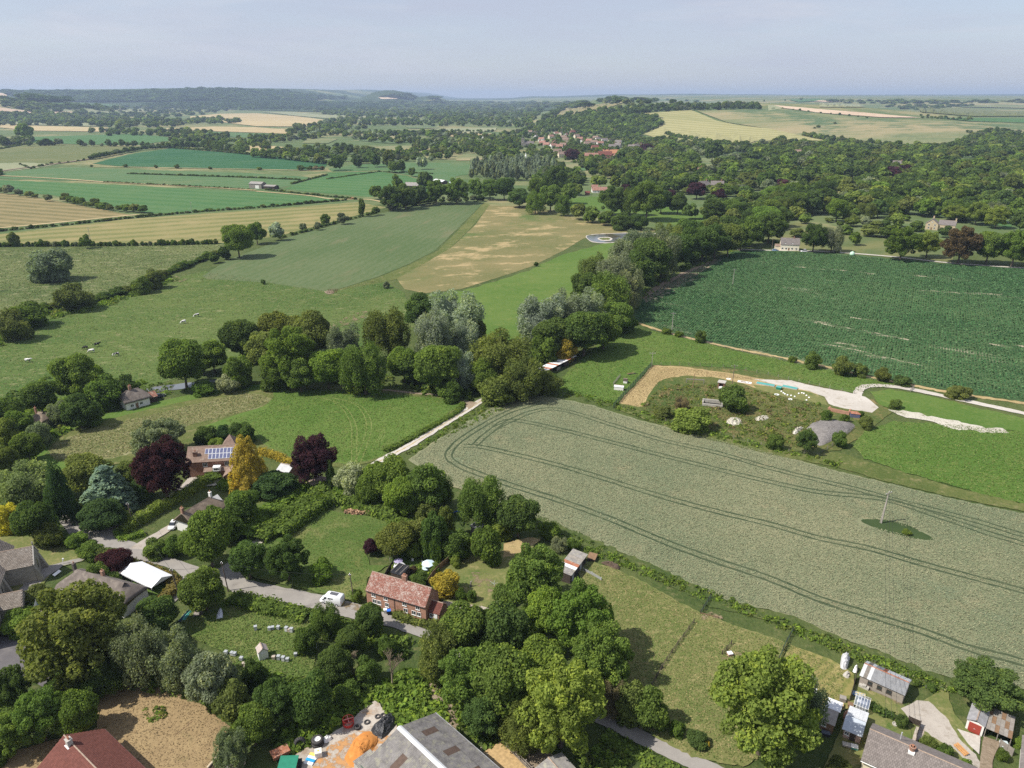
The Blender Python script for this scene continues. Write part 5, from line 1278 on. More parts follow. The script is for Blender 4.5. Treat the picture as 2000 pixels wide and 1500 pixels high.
# ------------------------------------------------------------------ hedges, undergrowth and rough grass
def hedge(label, pts, width, height, tone, leaf=.28, dens=1.0, lump=.25, name='hedge', cat='hedge', **k):
 W = GN([p[0] for p in pts], [p[1] for p in pts])
 seg = np.linalg.norm(np.diff(W, axis=0), axis=1); L = np.concatenate([[0], np.cumsum(seg)]); tot = L[-1]
 rg = np.random.default_rng(int(tot * 10))
 per = 2 * height + width
 n = int(min(9000, tot * per / (leaf * leaf * 2.2) * 2.2 * dens))
 s = rg.uniform(0, tot, n); u = rg.uniform(0, per, n)
 ph = rg.uniform(0,6,4)
 def prof(s): return 1 + lump * (np.sin(s * .9 + ph[0]) * .5 + np.sin(s * 2.3 + ph[1]) * .3 + np.sin(s * .33 + ph[2]) * .5)
 x, y = np.interp(s, L, W[:, 0]), np.interp(s, L, W[:, 1])
 e = .5; x2, y2 = np.interp(np.clip(s + e, 0, tot), L, W[:, 0]), np.interp(np.clip(s + e, 0, tot), L, W[:, 1])
 x1, y1 = np.interp(np.clip(s - e, 0, tot), L, W[:, 0]), np.interp(np.clip(s - e, 0, tot), L, W[:, 1])
 tx, ty = x2 - x1, y2 - y1; q = np.hypot(tx, ty) + 1e-9; nx, ny = -ty / q, tx / q
 hh = height * prof(s); ww = width * (prof(s + 40) * .5 + .5)
 fr = u / per * (2 * hh + ww)
 left = fr < hh; right = fr > hh + ww
 off = np.where(left, -ww / 2, np.where(right, ww / 2, fr - hh - ww / 2)); z = np.where(left, fr, np.where(right, 2 * hh + ww - fr, hh))
 rd = np.clip((z / hh - .7) / .3,0,1); off = off * (1 - .25 * rd * (left | right)); z = z - hh * .12 * (np.abs(off) / (ww / 2)) ** 2 * (~(left | right))
 nr_ = np.where(left, -1, np.where(right, 1, off / (ww / 2) * .4)); nz_ = np.where(left | right, .25,1)
 N = unit(np.stack([nx * nr_, ny * nr_, nz_], 1) * .7 + unit(rg.normal(size=(n, 3))) * .5)
 p = np.stack([x + nx * off, y + ny * off, z + .02], 1) + rg.normal(0, leaf * .35,(n, 3))
 p[:, 2] = np.maximum(p[:, 2], .05)
 V = leaf_quads(p, N, leaf * .5, rg)
 T_ = np.clip(.5 + .3 * np.sin(s * 1.7 + ph[3]) * .6 + rg.normal(0,.25, n), 0,1)
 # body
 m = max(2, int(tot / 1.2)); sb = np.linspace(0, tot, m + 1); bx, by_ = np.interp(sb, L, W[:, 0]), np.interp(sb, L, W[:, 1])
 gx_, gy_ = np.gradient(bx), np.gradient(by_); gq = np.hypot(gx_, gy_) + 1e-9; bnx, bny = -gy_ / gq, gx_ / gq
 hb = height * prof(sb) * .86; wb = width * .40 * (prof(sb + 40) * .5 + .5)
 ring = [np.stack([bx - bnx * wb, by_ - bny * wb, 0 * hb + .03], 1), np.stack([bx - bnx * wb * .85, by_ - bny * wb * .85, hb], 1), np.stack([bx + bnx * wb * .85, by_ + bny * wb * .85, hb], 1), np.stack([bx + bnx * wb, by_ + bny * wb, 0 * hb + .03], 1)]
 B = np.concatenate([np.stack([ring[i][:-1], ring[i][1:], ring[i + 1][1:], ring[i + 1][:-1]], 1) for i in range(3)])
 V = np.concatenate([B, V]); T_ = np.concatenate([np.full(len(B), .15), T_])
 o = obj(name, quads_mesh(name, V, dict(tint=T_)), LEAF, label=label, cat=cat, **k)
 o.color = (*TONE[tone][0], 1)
 return o
hg = 'hedges round the village'
hedge('long clipped yellow-green hedge between the two gravel drives', [(238,1045),(262,1028),(300,1006),(345,980),(385,956),(405,945)], 2.6,2.4, 'lime', .3, group=hg)
hedge('low rounded hedge at the mouth of the gravel drives', [(230,1040),(240,1055),(262,1050),(282,1044)], 2.2,1.1, 'fresh', .3, group=hg)
T2 = hedge('tall golden-green hedge end beside the utility pole', [(232,1030),(250,1018)], 3.2,3.6, 'lime', .35, lump=.1, group=hg)
hedge('long reddish-green hedge curving round the marquee lawn', [(258,1106),(296,1117),(328,1130),(342,1143),(336,1162),(314,1180),(290,1194),(270,1200)], 2.6,1.6, 'russet', .32, group=hg)
hedge('golden-edged hedge behind the golden cypress and grey shed', [(505,885),(530,892),(555,903),(572,912)], 1.8,2, 'gold', .3, group=hg)
hedge('shaggy hedge on the left side of the chalk lane', [(505,1062),(540,1030),(575,1005),(610,978),(640,955)], 4.5,2.6, 'mid', .45, group=hg)
hedge('shaggy hedge beyond the chalk lane below the evergreen', [(470,1060),(510,1020),(550,990),(590,962),(615,945)], 5,2.4, 'fresh', .45, group=hg)
hedge('thick hedge between the chalk lane and the mown lawn', [(545,1055),(575,1030),(610,1005),(640,985)], 4,2.8, 'mid', .45, group=hg)
hedge('overgrown hedge along the lane above the apiary meadow', [(452,1172),(500,1184),(555,1198),(600,1210)], 4,1.6, 'mid', .45, group=hg)
hedge('hedge behind the copper beech and white elder', [(640,972),(700,985),(745,1003),(790,1022),(840,1030)], 5,1.8, 'mid', .45, group=hg)
hedge('low hedge along the front garden of the brick cottage', [(770,1205),(800,1216),(830,1225),(870,1222)], 1.6,1.3, 'olive', .3, group=hg)
hedge('clipped churchyard hedge above the tarmac yard', [(-20,1232),(20,1222),(60,1200),(100,1180),(118,1172)], 2.4,1.8, 'mid', .32, group=hg)
hedge('grassy hedge bank along the lower lane', [(1180,1440),(1222,1464),(1268,1486),(1320,1512)], 3,.8, 'mid', .4, group=hg)
hedge('rough hedge on the bright meadow side of the chalk lane', [(752,884),(800,860),(850,832),(895,806),(905,790)], 2.2,1.0, 'mid', .35, group=hg)
hedge('garden hedge left of the turning place', [(1698,1382),(1720,1396),(1745,1405)], 1.2,1.2, 'dark', .28, group=hg)
hedge('shrubby border in front of the solar panel house', [(398,945),(412,934),(425,945)], 3,2.2, 'mid', .35, group=hg)
hedge('shrub bank between thatched cottage and golden cypress', [(432,950),(460,955),(490,965)], 4,2.2, 'fresh', .4, group=hg)
hedge('hedge along the far side of the cream house garden', [(1478,470),(1510,474),(1530,482)], 2.5,2, 'mid', .7, group=hg)
def scatter_px(poly, n):
 x0, x1 = min(p[0] for p in poly), max(p[0] for p in poly); y0, y1 = min(p[1] for p in poly), max(p[1] for p in poly)
 out = []
 while len(out) < n:
  x, y = random.uniform(x0, x1), random.uniform(y0, y1)
  if inside(poly, x, y): out.append((x, y))
 return GN([o[0] for o in out], [o[1] for o in out])
def clumps(poly, n, r, h, tones, quads=26, leaf=.45):
 """low weeds, nettles and brambles as many small leafy mounds"""
 P = scatter_px(poly, n)
 rg = np.random.default_rng(n)
 ts = random.choices(*zip(*tones.items()), k=n)
 for p, tn in zip(P, ts):
  k = rg.uniform(.6,1.4); d = unit(rg.normal(size=(quads, 3))); d[:, 2] = np.abs(d[:, 2])
  q = d * np.array([r, r, h]) * k + p;
  UV.append(leaf_quads(q, unit(d + rg.normal(0,.5,(quads, 3))), leaf * k * .5, rg)); UT.append(rg.uniform(.1,1, quads)); UC.append(np.repeat(np.array(TONE[tn][0])[None] * rg.uniform(.8,1.2), quads, 0))
UV, UT, UC = [], [], []
WEED = dict(mid=4, fresh=3, dark=1, olive=1)
clumps([(600,1400),(640,1390),(730,1345),(800,1310),(880,1400),(850,1440),(790,1420),(740,1365),(680,1400),(610,1450),(560,1480),(540,1440)], 420,1.0,.9, dict(fresh=5, mid=3))
clumps([(470,1300),(560,1325),(640,1320),(720,1340),(640,1380),(520,1380)], 160,1.1,1.1, WEED)
clumps([(460,690),(560,740),(700,755),(860,775),(930,785),(1000,775),(1050,770),(1090,755),(1060,700),(900,700),(700,700)], 380,1.8,1.6, dict(mid=4, dark=3, olive=2), leaf=.7)
clumps([(1040,690),(1120,670),(1235,635),(1240,590),(1340,530),(1440,490),(1400,480),(1250,520),(1130,600)], 300,2.0,1.6, dict(mid=4, dark=3), leaf=.9)
clumps([(0,660),(60,615),(180,590),(330,540),(345,548),(210,600),(100,625),(40,640),(0,680)], 200,1.6,1.2, WEED, leaf=.7)
clumps([(0,780),(90,740),(200,740),(340,750),(440,755),(440,765),(320,770),(240,790),(200,810),(120,850),(60,900),(0,920)], 260,1.5,1.3, WEED, leaf=.6)
clumps([(1045,1010),(1060,1020),(1280,1115),(1500,1200),(1720,1285),(1880,1350),(1860,1356),(1700,1300),(1480,1210),(1270,1130),(1120,1070),(1050,1040)], 520,.5,.55, WEED, 14,.3)
clumps([(1250,800),(1290,755),(1420,750),(1600,790),(1620,830),(1560,875),(1440,850),(1340,830)], 420,.8,.6, dict(mid=3, olive=3, brown=2), 16,.45)
clumps([(1070,765),(1200,800),(1300,835),(1500,880),(1640,915),(1640,905),(1500,870),(1320,825),(1200,785),(1090,755)], 260,.7,.6, WEED, 14,.4)
clumps([(820,1330),(880,1380),(900,1440),(960,1460),(1000,1440),(900,1340)], 90,.9,.7, WEED)
clumps([(640,960),(720,985),(830,1020),(800,1030),(700,1000),(640,990)], 120,.8,.8, WEED)
clumps([(760,1095),(850,1090),(860,1110),(840,1140),(800,1128),(765,1120)], 60,.6,.6, dict(fresh=2, mid=2, lime=1, copper=.5), 18,.3)
clumps([(600,1195),(700,1225),(800,1255),(790,1290),(640,1240)], 120,1.0,1.2, dict(mid=3, dark=2))
clumps([(1170,1445),(1310,1515),(1380,1560),(1200,1560),(1130,1490)], 120,.9,.6, WEED)
clumps([(200,1330),(280,1345),(380,1365),(440,1400),(480,1440),(490,1380),(400,1330),(230,1300)], 140,1.1,1.0, dict(mid=3, dark=2))
clumps([(280,1385),(322,1385),(325,1400),(290,1412)], 14,.7,.5, WEED, 18,.3)
clumps([(1700,1290),(1850,1345),(1840,1355),(1690,1300)], 60,.5,.5, dict(grey=2, mid=2), 14,.3)
clumps([(800,890),(1045,772),(1040,765),(950,785),(860,840),(790,890)], 160,.6,.5, WEED, 14,.35)
obj('undergrowth', quads_mesh('undergrowth', np.concatenate(UV), dict(tint=np.concatenate(UT), col=np.concatenate(UC))), LEAF_MASS, kind='stuff')
# standing wheat and grass tufts as fine geometry over the near fields
def tufts(poly, n, size, h, cols, spread=.22, avoid=None, z0=.2):
 P = scatter_px(poly, n)
 if avoid is not None:
  keep = np.ones(len(P), bool)
  for A, B, rr_ in avoid:
   d = B - A; L2 = (d ** 2).sum(); tt = np.clip(((P[:, :2] - A) @ d) / L2,0,1); keep &= np.hypot(*(P[:, :2] - A - tt[:, None] * d).T) > rr_
  P = P[keep]
 n = len(P); rg = np.random.default_rng(n)
 P[:, 2] = z0 + .05 + h * .22 * rg.uniform(.2,1, n)
 N = unit(np.stack([rg.normal(0,.38, n), rg.normal(0,.38, n), np.ones(n)], 1))
 V = leaf_quads(P, N, size * .5, rg, .6,.35)
 c = np.array(cols)[rg.integers(0, len(cols), n)] * rg.uniform(1 - spread, 1 + spread, (n, 1))
 return V, c
def scatter_px(poly, n):
 """even over the ground, not over the picture"""
 x0, x1 = min(p[0] for p in poly), max(p[0] for p in poly); y0, y1 = min(p[1] for p in poly), max(p[1] for p in poly)
 pg = np.array(poly, float); out = []
 got = 0
 while got < n:
  x = rng.uniform(x0, x1,60000); y = rng.uniform(y0, y1,60000)
  w_ = ((y0 - 188) / (y - 188)) ** 3; k = rng.uniform(0,1,60000) < w_
  x, y = x[k], y[k]; c = np.zeros(len(x), bool); j = len(pg) - 1
  for i in range(len(pg)):
   xi, yi = pg[i]; xj, yj = pg[j]
   m = ((yi > y) != (yj > y)) & (x < (xj - xi) * (y - yi) / (yj - yi + 1e-12) + xi); c ^= m; j = i
  out.append(np.stack([x[c], y[c]], 1)); got += c.sum()
 o = np.concatenate(out)[:n]
 return GN(o[:, 0], o[:, 1])
av = []
for tl in TRAM:
 W_ = GN(*np.array(catmull(tl, 4)).T)[:, :2]
 tx_ = np.gradient(W_, axis=0); tx_ /= np.linalg.norm(tx_, axis=1, keepdims=True); nx_ = np.stack([-tx_[:, 1], tx_[:, 0]], 1)
 for s_ in (-1,1):
  Q_ = W_ + nx_ * s_ * 1.0
  av += [(a_, b_, .46) for a_, b_ in zip(Q_[:-1], Q_[1:])]
isl_ = [G(*p) for p in [(1690,1020),(1740,1030),(1800,1047)]]
av += [(np.array(a_[:2]), np.array(b_[:2]), 2.2) for a_, b_ in zip(isl_[:-1], isl_[1:])]
WHEAT_PX = [(803,897),(850,864),(960,799),(1045,772),(1150,792),(1250,824),(1375,854),(1500,884),(1620,919),(1725,944),(1860,977),(2000,1005),(2100,1027),(2100,1380),(2000,1343),(1862,1322),(1800,1306),(1717,1268),(1625,1239),(1562,1209),(1500,1189),(1410,1169),(1350,1139),(1275,1103),(1220,1079),(1160,1054),(1060,1017),(950,977),(870,942)]
V, c = tufts(WHEAT_PX, 120000,.22,.40, [(.175,.20,.11),(.22,.23,.132),(.255,.248,.145),(.165,.195,.11)], .10, av)
obj('wheat_ears', quads_mesh('wheat_ears', V, dict(tint=np.full(len(V), .22), col=c)), BLADES, kind='stuff')
BRT = [(.085,.148,.026),(.115,.168,.04),(.155,.178,.058),(.075,.13,.023)]
GRS = [(.062,.105,.022),(.10,.14,.035),(.15,.16,.055),(.055,.09,.022)]
PAD = [(.11,.135,.04),(.18,.175,.07),(.26,.22,.10),(.075,.115,.028)]
TV, TC_ = [], []
for poly, n, sz, h, cs in [
 ([(1125,1098),(1200,1112),(1270,1147),(1350,1192),(1450,1230),(1540,1258),(1650,1310),(1640,1390),(1500,1480),(1450,1495),(1350,1475),(1250,1420),(1190,1385),(1170,1300),(1150,1180)], 26000,.38,.18, PAD),
 ([(345,1225),(360,1195),(430,1180),(455,1165),(560,1185),(620,1200),(625,1250),(610,1320),(540,1330),(470,1320),(430,1270),(380,1250)], 9000,.40,.30, GRS),
 ([(600,1020),(640,1000),(720,1012),(780,1022),(740,1050),(715,1085),(720,1105),(715,1165),(690,1175),(600,1150),(500,1128),(520,1060),(560,1045)], 7000,.34,.12, GRS),
 ([(535,772),(600,762),(700,764),(860,779),(903,790),(830,840),(745,893),(690,907),(640,905),(580,898),(530,875),(440,822),(520,800)], 16000,.5,.22, BRT),
 ([(88,888),(120,862),(170,842),(275,816),(400,785),(480,769),(520,775),(526,788),(480,804),(400,824),(360,834),(270,880),(220,895),(110,904)], 12000,.5,.4, PAD),
 ([(237,1335),(320,1345),(400,1380),(450,1422),(425,1500),(60,1500),(60,1460),(190,1425)], 4000,.35,.08, [(.24,.17,.09),(.33,.245,.13),(.17,.125,.07)]),
 ([(1665,872),(1690,842),(1745,824),(1850,830),(1975,842),(2060,850),(2060,1000),(1900,961),(1760,921),(1690,896)], 12000,.55,.25, BRT),
 ([(1085,755),(1100,735),(1180,662),(1240,640),(1300,652),(1450,689),(1640,724),(1760,752),(1668,765),(1560,744),(1435,717),(1275,711),(1205,786),(1140,773)], 16000,.6,.25, BRT),
 ([(0,660),(80,612),(200,580),(330,545),(400,530),(520,550),(650,570),(740,545),(790,572),(815,640),(700,690),(450,690),(330,740),(200,770),(0,830)], 26000,.7,.35, [(.085,.125,.034),(.115,.15,.042),(.15,.165,.06),(.22,.215,.10)]),
 ([(0,489),(180,480),(440,478),(432,492),(330,535),(210,570),(100,592),(0,612)], 15000,.9,.4, [(.09,.125,.04),(.15,.165,.06),(.25,.24,.13),(.06,.09,.028)]),
 ([(1250,800),(1290,755),(1420,750),(1600,790),(1620,830),(1560,878),(1440,852),(1340,830)], 9000,.6,.5, [(.07,.10,.025),(.14,.135,.045),(.20,.15,.07),(.06,.095,.03)]),
 ([(1250,795),(1207,789),(1276,716),(1330,719),(1430,732),(1490,743),(1400,738),(1340,734),(1295,742),(1270,765)], 4000,.45,.15, [(.32,.24,.12),(.42,.32,.16),(.22,.17,.08)]),
]:
 V, c = tufts(poly, int(n * 1.0), sz * .5, h * .8, cs); TV.append(V); TC_.append(c)
V = np.concatenate(TV); obj('grass_tufts', quads_mesh('grass_tufts', V, dict(tint=np.full(len(V), .22), col=np.concatenate(TC_))), BLADES, kind='stuff')
# root crop plants standing in rows
BEET_PX = [(1242,626),(1247,592),(1292,562),(1332,539),(1432,493),(1475,489),(1600,495),(1720,505),(1860,518),(2060,530),(2060,795),(2000,782),(1875,764),(1775,747),(1712,734),(1625,714),(1575,704),(1500,688),(1450,679),(1360,659),(1295,642)]
P_ = scatter_px(BEET_PX, 110000)
th_ = pdir((1250,600),(1330,545)); ct, st = math.cos(th_), math.sin(th_)
drop = np.zeros(len(P_), bool)
for pts_, w__ in STREAKS:
 Wk = GN(*np.array(pts_, float).T)[:, :2]
 for A_, B_ in zip(Wk[:-1], Wk[1:]):
  d_ = B_ - A_; t_ = np.clip(((P_[:, :2] - A_) @ d_) / (d_ ** 2).sum(), 0,1); ds = np.hypot(*(P_[:, :2] - A_ - t_[:, None] * d_).T)
  drop |= rng.uniform(0,1, len(P_)) < .85 * np.exp(-(ds / (w__ * .42)) ** 2)
P_ = P_[~drop]
u_, v_ = P_[:, 0] * ct + P_[:, 1] * st, -P_[:, 0] * st + P_[:, 1] * ct
v_ = np.round(v_ / 1.1) * 1.1 + rng.normal(0,.09, len(v_))
P_[:, 0], P_[:, 1] = u_ * ct - v_ * st, u_ * st + v_ * ct; P_[:, 2] = .22 + rng.uniform(0,.15, len(P_))
N_ = unit(np.stack([rng.normal(0,.4, len(P_)), rng.normal(0,.4, len(P_)), np.ones(len(P_))], 1))
V = leaf_quads(P_, N_, .26, rng, .8)
c = np.array([(.050,.118,.044),(.070,.146,.055),(.095,.160,.068),(.038,.096,.038)])[rng.integers(0,4, len(V))] * rng.uniform(.85,1.15,(len(V), 1))
obj('root_crop_plants', quads_mesh('root_crop_plants', V, dict(tint=np.full(len(V), .22), col=c)), BLADES, kind='stuff')
# ------------------------------------------------------------------ building helpers
def brickmat(name, c1, c2, mortar, bw=.46, bh=.15, rough=.9, var=.5):
 t = NT(name); tc = t.n.new('ShaderNodeTexCoord'); sx = t.n.new('ShaderNodeSeparateXYZ'); t.l.new(tc.outputs['Object'], sx.inputs[0])
 cb = t.n.new('ShaderNodeCombineXYZ'); t.set(cb, 0, t.math('ADD', sx.outputs[0], sx.outputs[1])); t.set(cb, 1, sx.outputs[2])
 b = t.n.new('ShaderNodeTexBrick'); t.l.new(cb.outputs[0], b.inputs['Vector'])
 t.set(b, 'Color1', c1); t.set(b, 'Color2', c2); t.set(b, 'Mortar', mortar); t.set(b, 'Scale', 1.0); t.set(b, 'Brick Width', bw); t.set(b, 'Row Height', bh); t.set(b, 'Mortar Size', .012)
 n = t.noise(t.coord(), 1.1,5,.65)
 c = t.mix(t.math('MULTIPLY', t.ramp(n, .42,.7), var), b.outputs[0], mul(c1,.55))
 return t.principled(c, rough, t.bump(b.outputs[1], .3,-.02), 0,.2)
BRICK = brickmat('red_brick', (.36,.165,.105),(.43,.225,.15),(.42,.35,.28))
DBRICK = brickmat('brown_brick', (.22,.105,.07),(.28,.14,.095),(.26,.21,.17))
STONE = brickmat('grey_stone', (.34,.315,.265),(.26,.245,.21),(.38,.35,.30), .55,.26,.95)
HSTONE = brickmat('honey_stone', (.52,.42,.27),(.44,.36,.24),(.5,.42,.3), .5,.25,.95,.3)
BLOCK = brickmat('dusty_block', (.34,.30,.255),(.30,.265,.225),(.27,.24,.2), .46,.23,.95,.4)
TILE_OLD = plain('lichened_tiles', (.27,.125,.09), .92,.45,.9,.5,(.44,.37,.30),(.54,.62), fine=5)
TILE_RED = plain('dark_red_tiles', (.165,.058,.042), .85,.25,.6,.4,(.20,.085,.06),(.55,.68), fine=6)
TILE_BROWN = plain('brown_tiles', (.215,.15,.115), .9,.3,.8,.4,(.31,.25,.2),(.55,.66), fine=6)
TILE_GREY = plain('grey_concrete_tiles', (.165,.145,.135), .9,.25,.8,.4,(.23,.205,.19),(.54,.66), fine=7)
STONETILE = plain('stone_slates', (.215,.185,.15), .95,.4,1.0,.6,(.34,.30,.25),(.55,.64), fine=6)
THATCH = plain('weathered_thatch', (.155,.13,.112), .97,.3,.5,.7,(.21,.18,.15),(.5,.65), fine=14)
THATCH2 = plain('brown_thatch', (.20,.155,.115), .97,.3,.5,.7,(.26,.205,.15),(.5,.65), fine=14)
WHITEW = plain('white_render', (.74,.72,.67), .8,.06,1,.05)
CREAMW = plain('cream_render', (.66,.58,.42), .85,.08,1,.05)
WHITEP = plain('white_paint', (.80,.80,.78), .5,.03,2,0)
CANVAS = plain('white_canvas', (.74,.75,.76), .6,.02,.6,.02)
GLASS = plain('window_glass', (.03,.036,.042), .08,.3,2,0, spec=.8)
LEADG = plain('lead_glass', (.04,.04,.045), .25,.3,2,0)
TIMBER = plain('dark_timber', (.062,.048,.038), .9,.3,2,.4)
WOODG = plain('grey_weathered_wood', (.24,.215,.185), .95,.25,2,.4)
WOODB = plain('brown_wood', (.21,.13,.075), .9,.25,2,.3)
WOODO = plain('orange_wood', (.50,.255,.085), .8,.2,2,.3)
FELT = plain('roof_felt', (.26,.235,.205), .95,.2,1.2,.3,(.33,.30,.26),(.52,.66))
ASBEST = plain('lichened_cement_sheet', (.245,.23,.215), .95,.35,.7,.3,(.33,.315,.25),(.50,.64), fine=9)
TIN = plain('grey_tin', (.36,.365,.37), .55,.2,1.2,.1,(.42,.40,.37),(.55,.7), metal=.25)
TINW = plain('whitish_tin', (.62,.63,.63), .5,.1,1.2,.1,(.5,.46,.4),(.6,.72))
RUST = plain('rusty_tin', (.33,.135,.075), .85,.3,1.2,.2,(.42,.27,.2),(.52,.66))
SLATEB = plain('blue_grey_felt', (.40,.44,.48), .7,.1,1,.1)
CONC = plain('concrete', (.42,.395,.35), .95,.15,1,.2,(.3,.28,.25),(.54,.68))
REDD = plain('red_door', (.32,.052,.036), .55,.08,2,.05)
CHIMB = plain('chimney_brick', (.30,.16,.11), .95,.3,3,.4,(.36,.29,.22),(.5,.64))
POT = plain('clay_pot', (.42,.2,.12), .8,.15,3,.1)
LEADM = plain('lead_sheet', (.42,.43,.44), .6,.1,2,.1)
RUBBER = plain('black_rubber', (.028,.028,.029), .85,.2,3,.1)
BLACKP = plain('black_plastic', (.03,.031,.034), .3,.3,3,.6)
SOLAR = plain('solar_cell', (.105,.115,.205), .2,.1,2,0, spec=.6)
ALU = plain('aluminium', (.62,.63,.64), .4,.05,2,0, metal=.4)
TEAL = plain('teal_sheet', (.085,.33,.30), .5,.15,1.2,.2)
BLUEP = plain('blue_plastic', (.035,.16,.62), .4,.1,2,0)
GREENP = plain('green_sheet', (.02,.19,.115), .55,.15,1.5,.2)
REDM = plain('red_metal', (.58,.06,.045), .45,.12,2,.05)
def frame(name, label, cat, A, B, z=0.0, group=None):
 """thing whose local x runs from A to B (photo corners at height z), y away from us"""
 a, b = G(*A, z), G(*B, z)
 return thing(name, label, cat, (a.x, a.y, 0), math.atan2(b.y - a.y, b.x - a.x), group),(b - a).length
def frame_ridge(name, label, cat, P, Q, z, D, group=None):
 a, b = G(*P, z), G(*Q, z)
 th = math.atan2(b.y - a.y, b.x - a.x)
 return thing(name, label, cat, (a.x + math.sin(th) * D / 2, a.y - math.cos(th) * D / 2,0), th, group),(b - a).length
def gable(root, L, D, eave, ridge, wm, rm, ov=.25, x0=0, y0=0, th=.14, pre='', axis='x', end_ov=None, walls=True, roof=True):
 """walls with gables and a two-sided roof"""
 n = 'wall' if not pre else pre + '_wall'; rn = 'roof' if not pre else pre + '_roof'
 eo = ov if end_ov is None else end_ov
 def tr(p): return p if axis == 'x' else (p[1], p[0], p[2])
 if walls:
  mb = MB()
  if axis == 'x': mb.prism([(y0,0),(y0 + D, 0),(y0 + D, eave),(y0 + D / 2, ridge),(y0, eave)], 'x', x0, x0 + L)
  else: mb.prism([(x0,0),(x0 + L, 0),(x0 + L, eave),(x0 + L / 2, ridge),(x0, eave)], 'y', y0, y0 + D)
  w_ = mb.build(n, wm, root)
 r_ = None
 if roof:
  mb = MB()
  if axis == 'x': a0, a1, c0, half = x0 - eo, x0 + L + eo, y0 + D / 2, D / 2
  else: a0, a1, c0, half = y0 - eo, y0 + D + eo, x0 + L / 2, L / 2
  k = (ridge - eave) / half; ez = eave - k * ov; u = .02 + th
  for s in (-1,1):
   c = [(a0, c0 + s * (half + ov), ez + u),(a1, c0 + s * (half + ov), ez + u),(a1, c0, ridge + u),(a0, c0, ridge + u)]
   mb.slab([tr(p) for p in c], th)
  r_ = mb.build(rn, rm, root)
  mb = MB()
  p, q = tr((a0, c0, ridge + u + .01)), tr((a1, c0, ridge + u + .01))
  mb.tube(p, q, .11, n=6); mb.build('ridge_cap', plain('ridge_tile', (.33,.25,.19), .9,.3,3,.2), r_)
 return r_
_WM = {}
def window(parent, x, y, z, w_, h, face='f', mull=1, fm=None, rail=0):
 key = (round(w_, 2), round(h, 2), mull, rail)
 if key not in _WM:
  f = MB(); t = .07
  f.box(-w_ / 2, w_ / 2,-.05,.03,0, t); f.box(-w_ / 2, w_ / 2,-.05,.03, h - t, h)
  f.box(-w_ / 2,-w_ / 2 + t, -.048,.028, t, h - t); f.box(w_ / 2 - t, w_ / 2,-.048,.028, t, h - t)
  for i in range(mull):
   xx = -w_ / 2 + w_ * (i + 1) / (mull + 1); f.box(xx - .03, xx + .03,-.044,.026, t, h - t)
  for i in range(rail):
   zz = h * (i + 1) / (rail + 1); f.box(-w_ / 2 + t, w_ / 2 - t, -.04,.022, zz - .02, zz + .02)
  f.box(-w_ / 2 - .06, w_ / 2 + .06,-.10,.0,-.07,-.004)
  p = MB().box(-w_ / 2 + .03, w_ / 2 - .03,-.02,.012,.03, h - .03)
  _WM[key] = (f.mesh('window'), p.mesh('pane'))
 f, p = _WM[key]
 o = obj('window', f, fm or WHITEP, parent, (x, y, z), {'f': 0, 'r': R(90), 'b': R(180), 'l': R(-90)}[face])
 obj('pane', p, GLASS, o)
 return o
def door(parent, x, y, z, w_, h, face='f', m=None):
 d = MB().box(-w_ / 2, w_ / 2,-.05,.02,0, h).build('door', m or WOODB, parent, loc=(x, y, z), rotz={'f': 0, 'r': R(90), 'b': R(180), 'l': R(-90)}[face])
 MB().box(w_ / 2 - .16, w_ / 2 - .08,-.10,-.052, h * .48, h * .53).build('handle', ALU, d)
 return d
def chimney(parent, x, y, z0, z1, w_=.6, d=.5, m=None, pots=1, flash=None):
 c = MB().box(x - w_ / 2, x + w_ / 2, y - d / 2, y + d / 2, z0, z1).box(x - w_ / 2 - .06, x + w_ / 2 + .06, y - d / 2 - .06, y + d / 2 + .06, z1 + .003, z1 + .14).build('chimney', m or CHIMB, parent)
 for i in range(pots):
  xx = x + (i - (pots - 1) / 2) * .3
  MB().lathe([(.09,0),(.12,.05),(.10,.42),(.13,.46),(.08,.46),(.07,.2)], 10,(xx, y, z1 + .143)).build('chimney_pot', POT, c)
 if flash: MB().box(x - w_ / 2 - .16, x + w_ / 2 + .16, y - d / 2 - .2, y + d / 2 + .1, z0, z0 + flash).build('flashing', WHITEP, c)
 return c
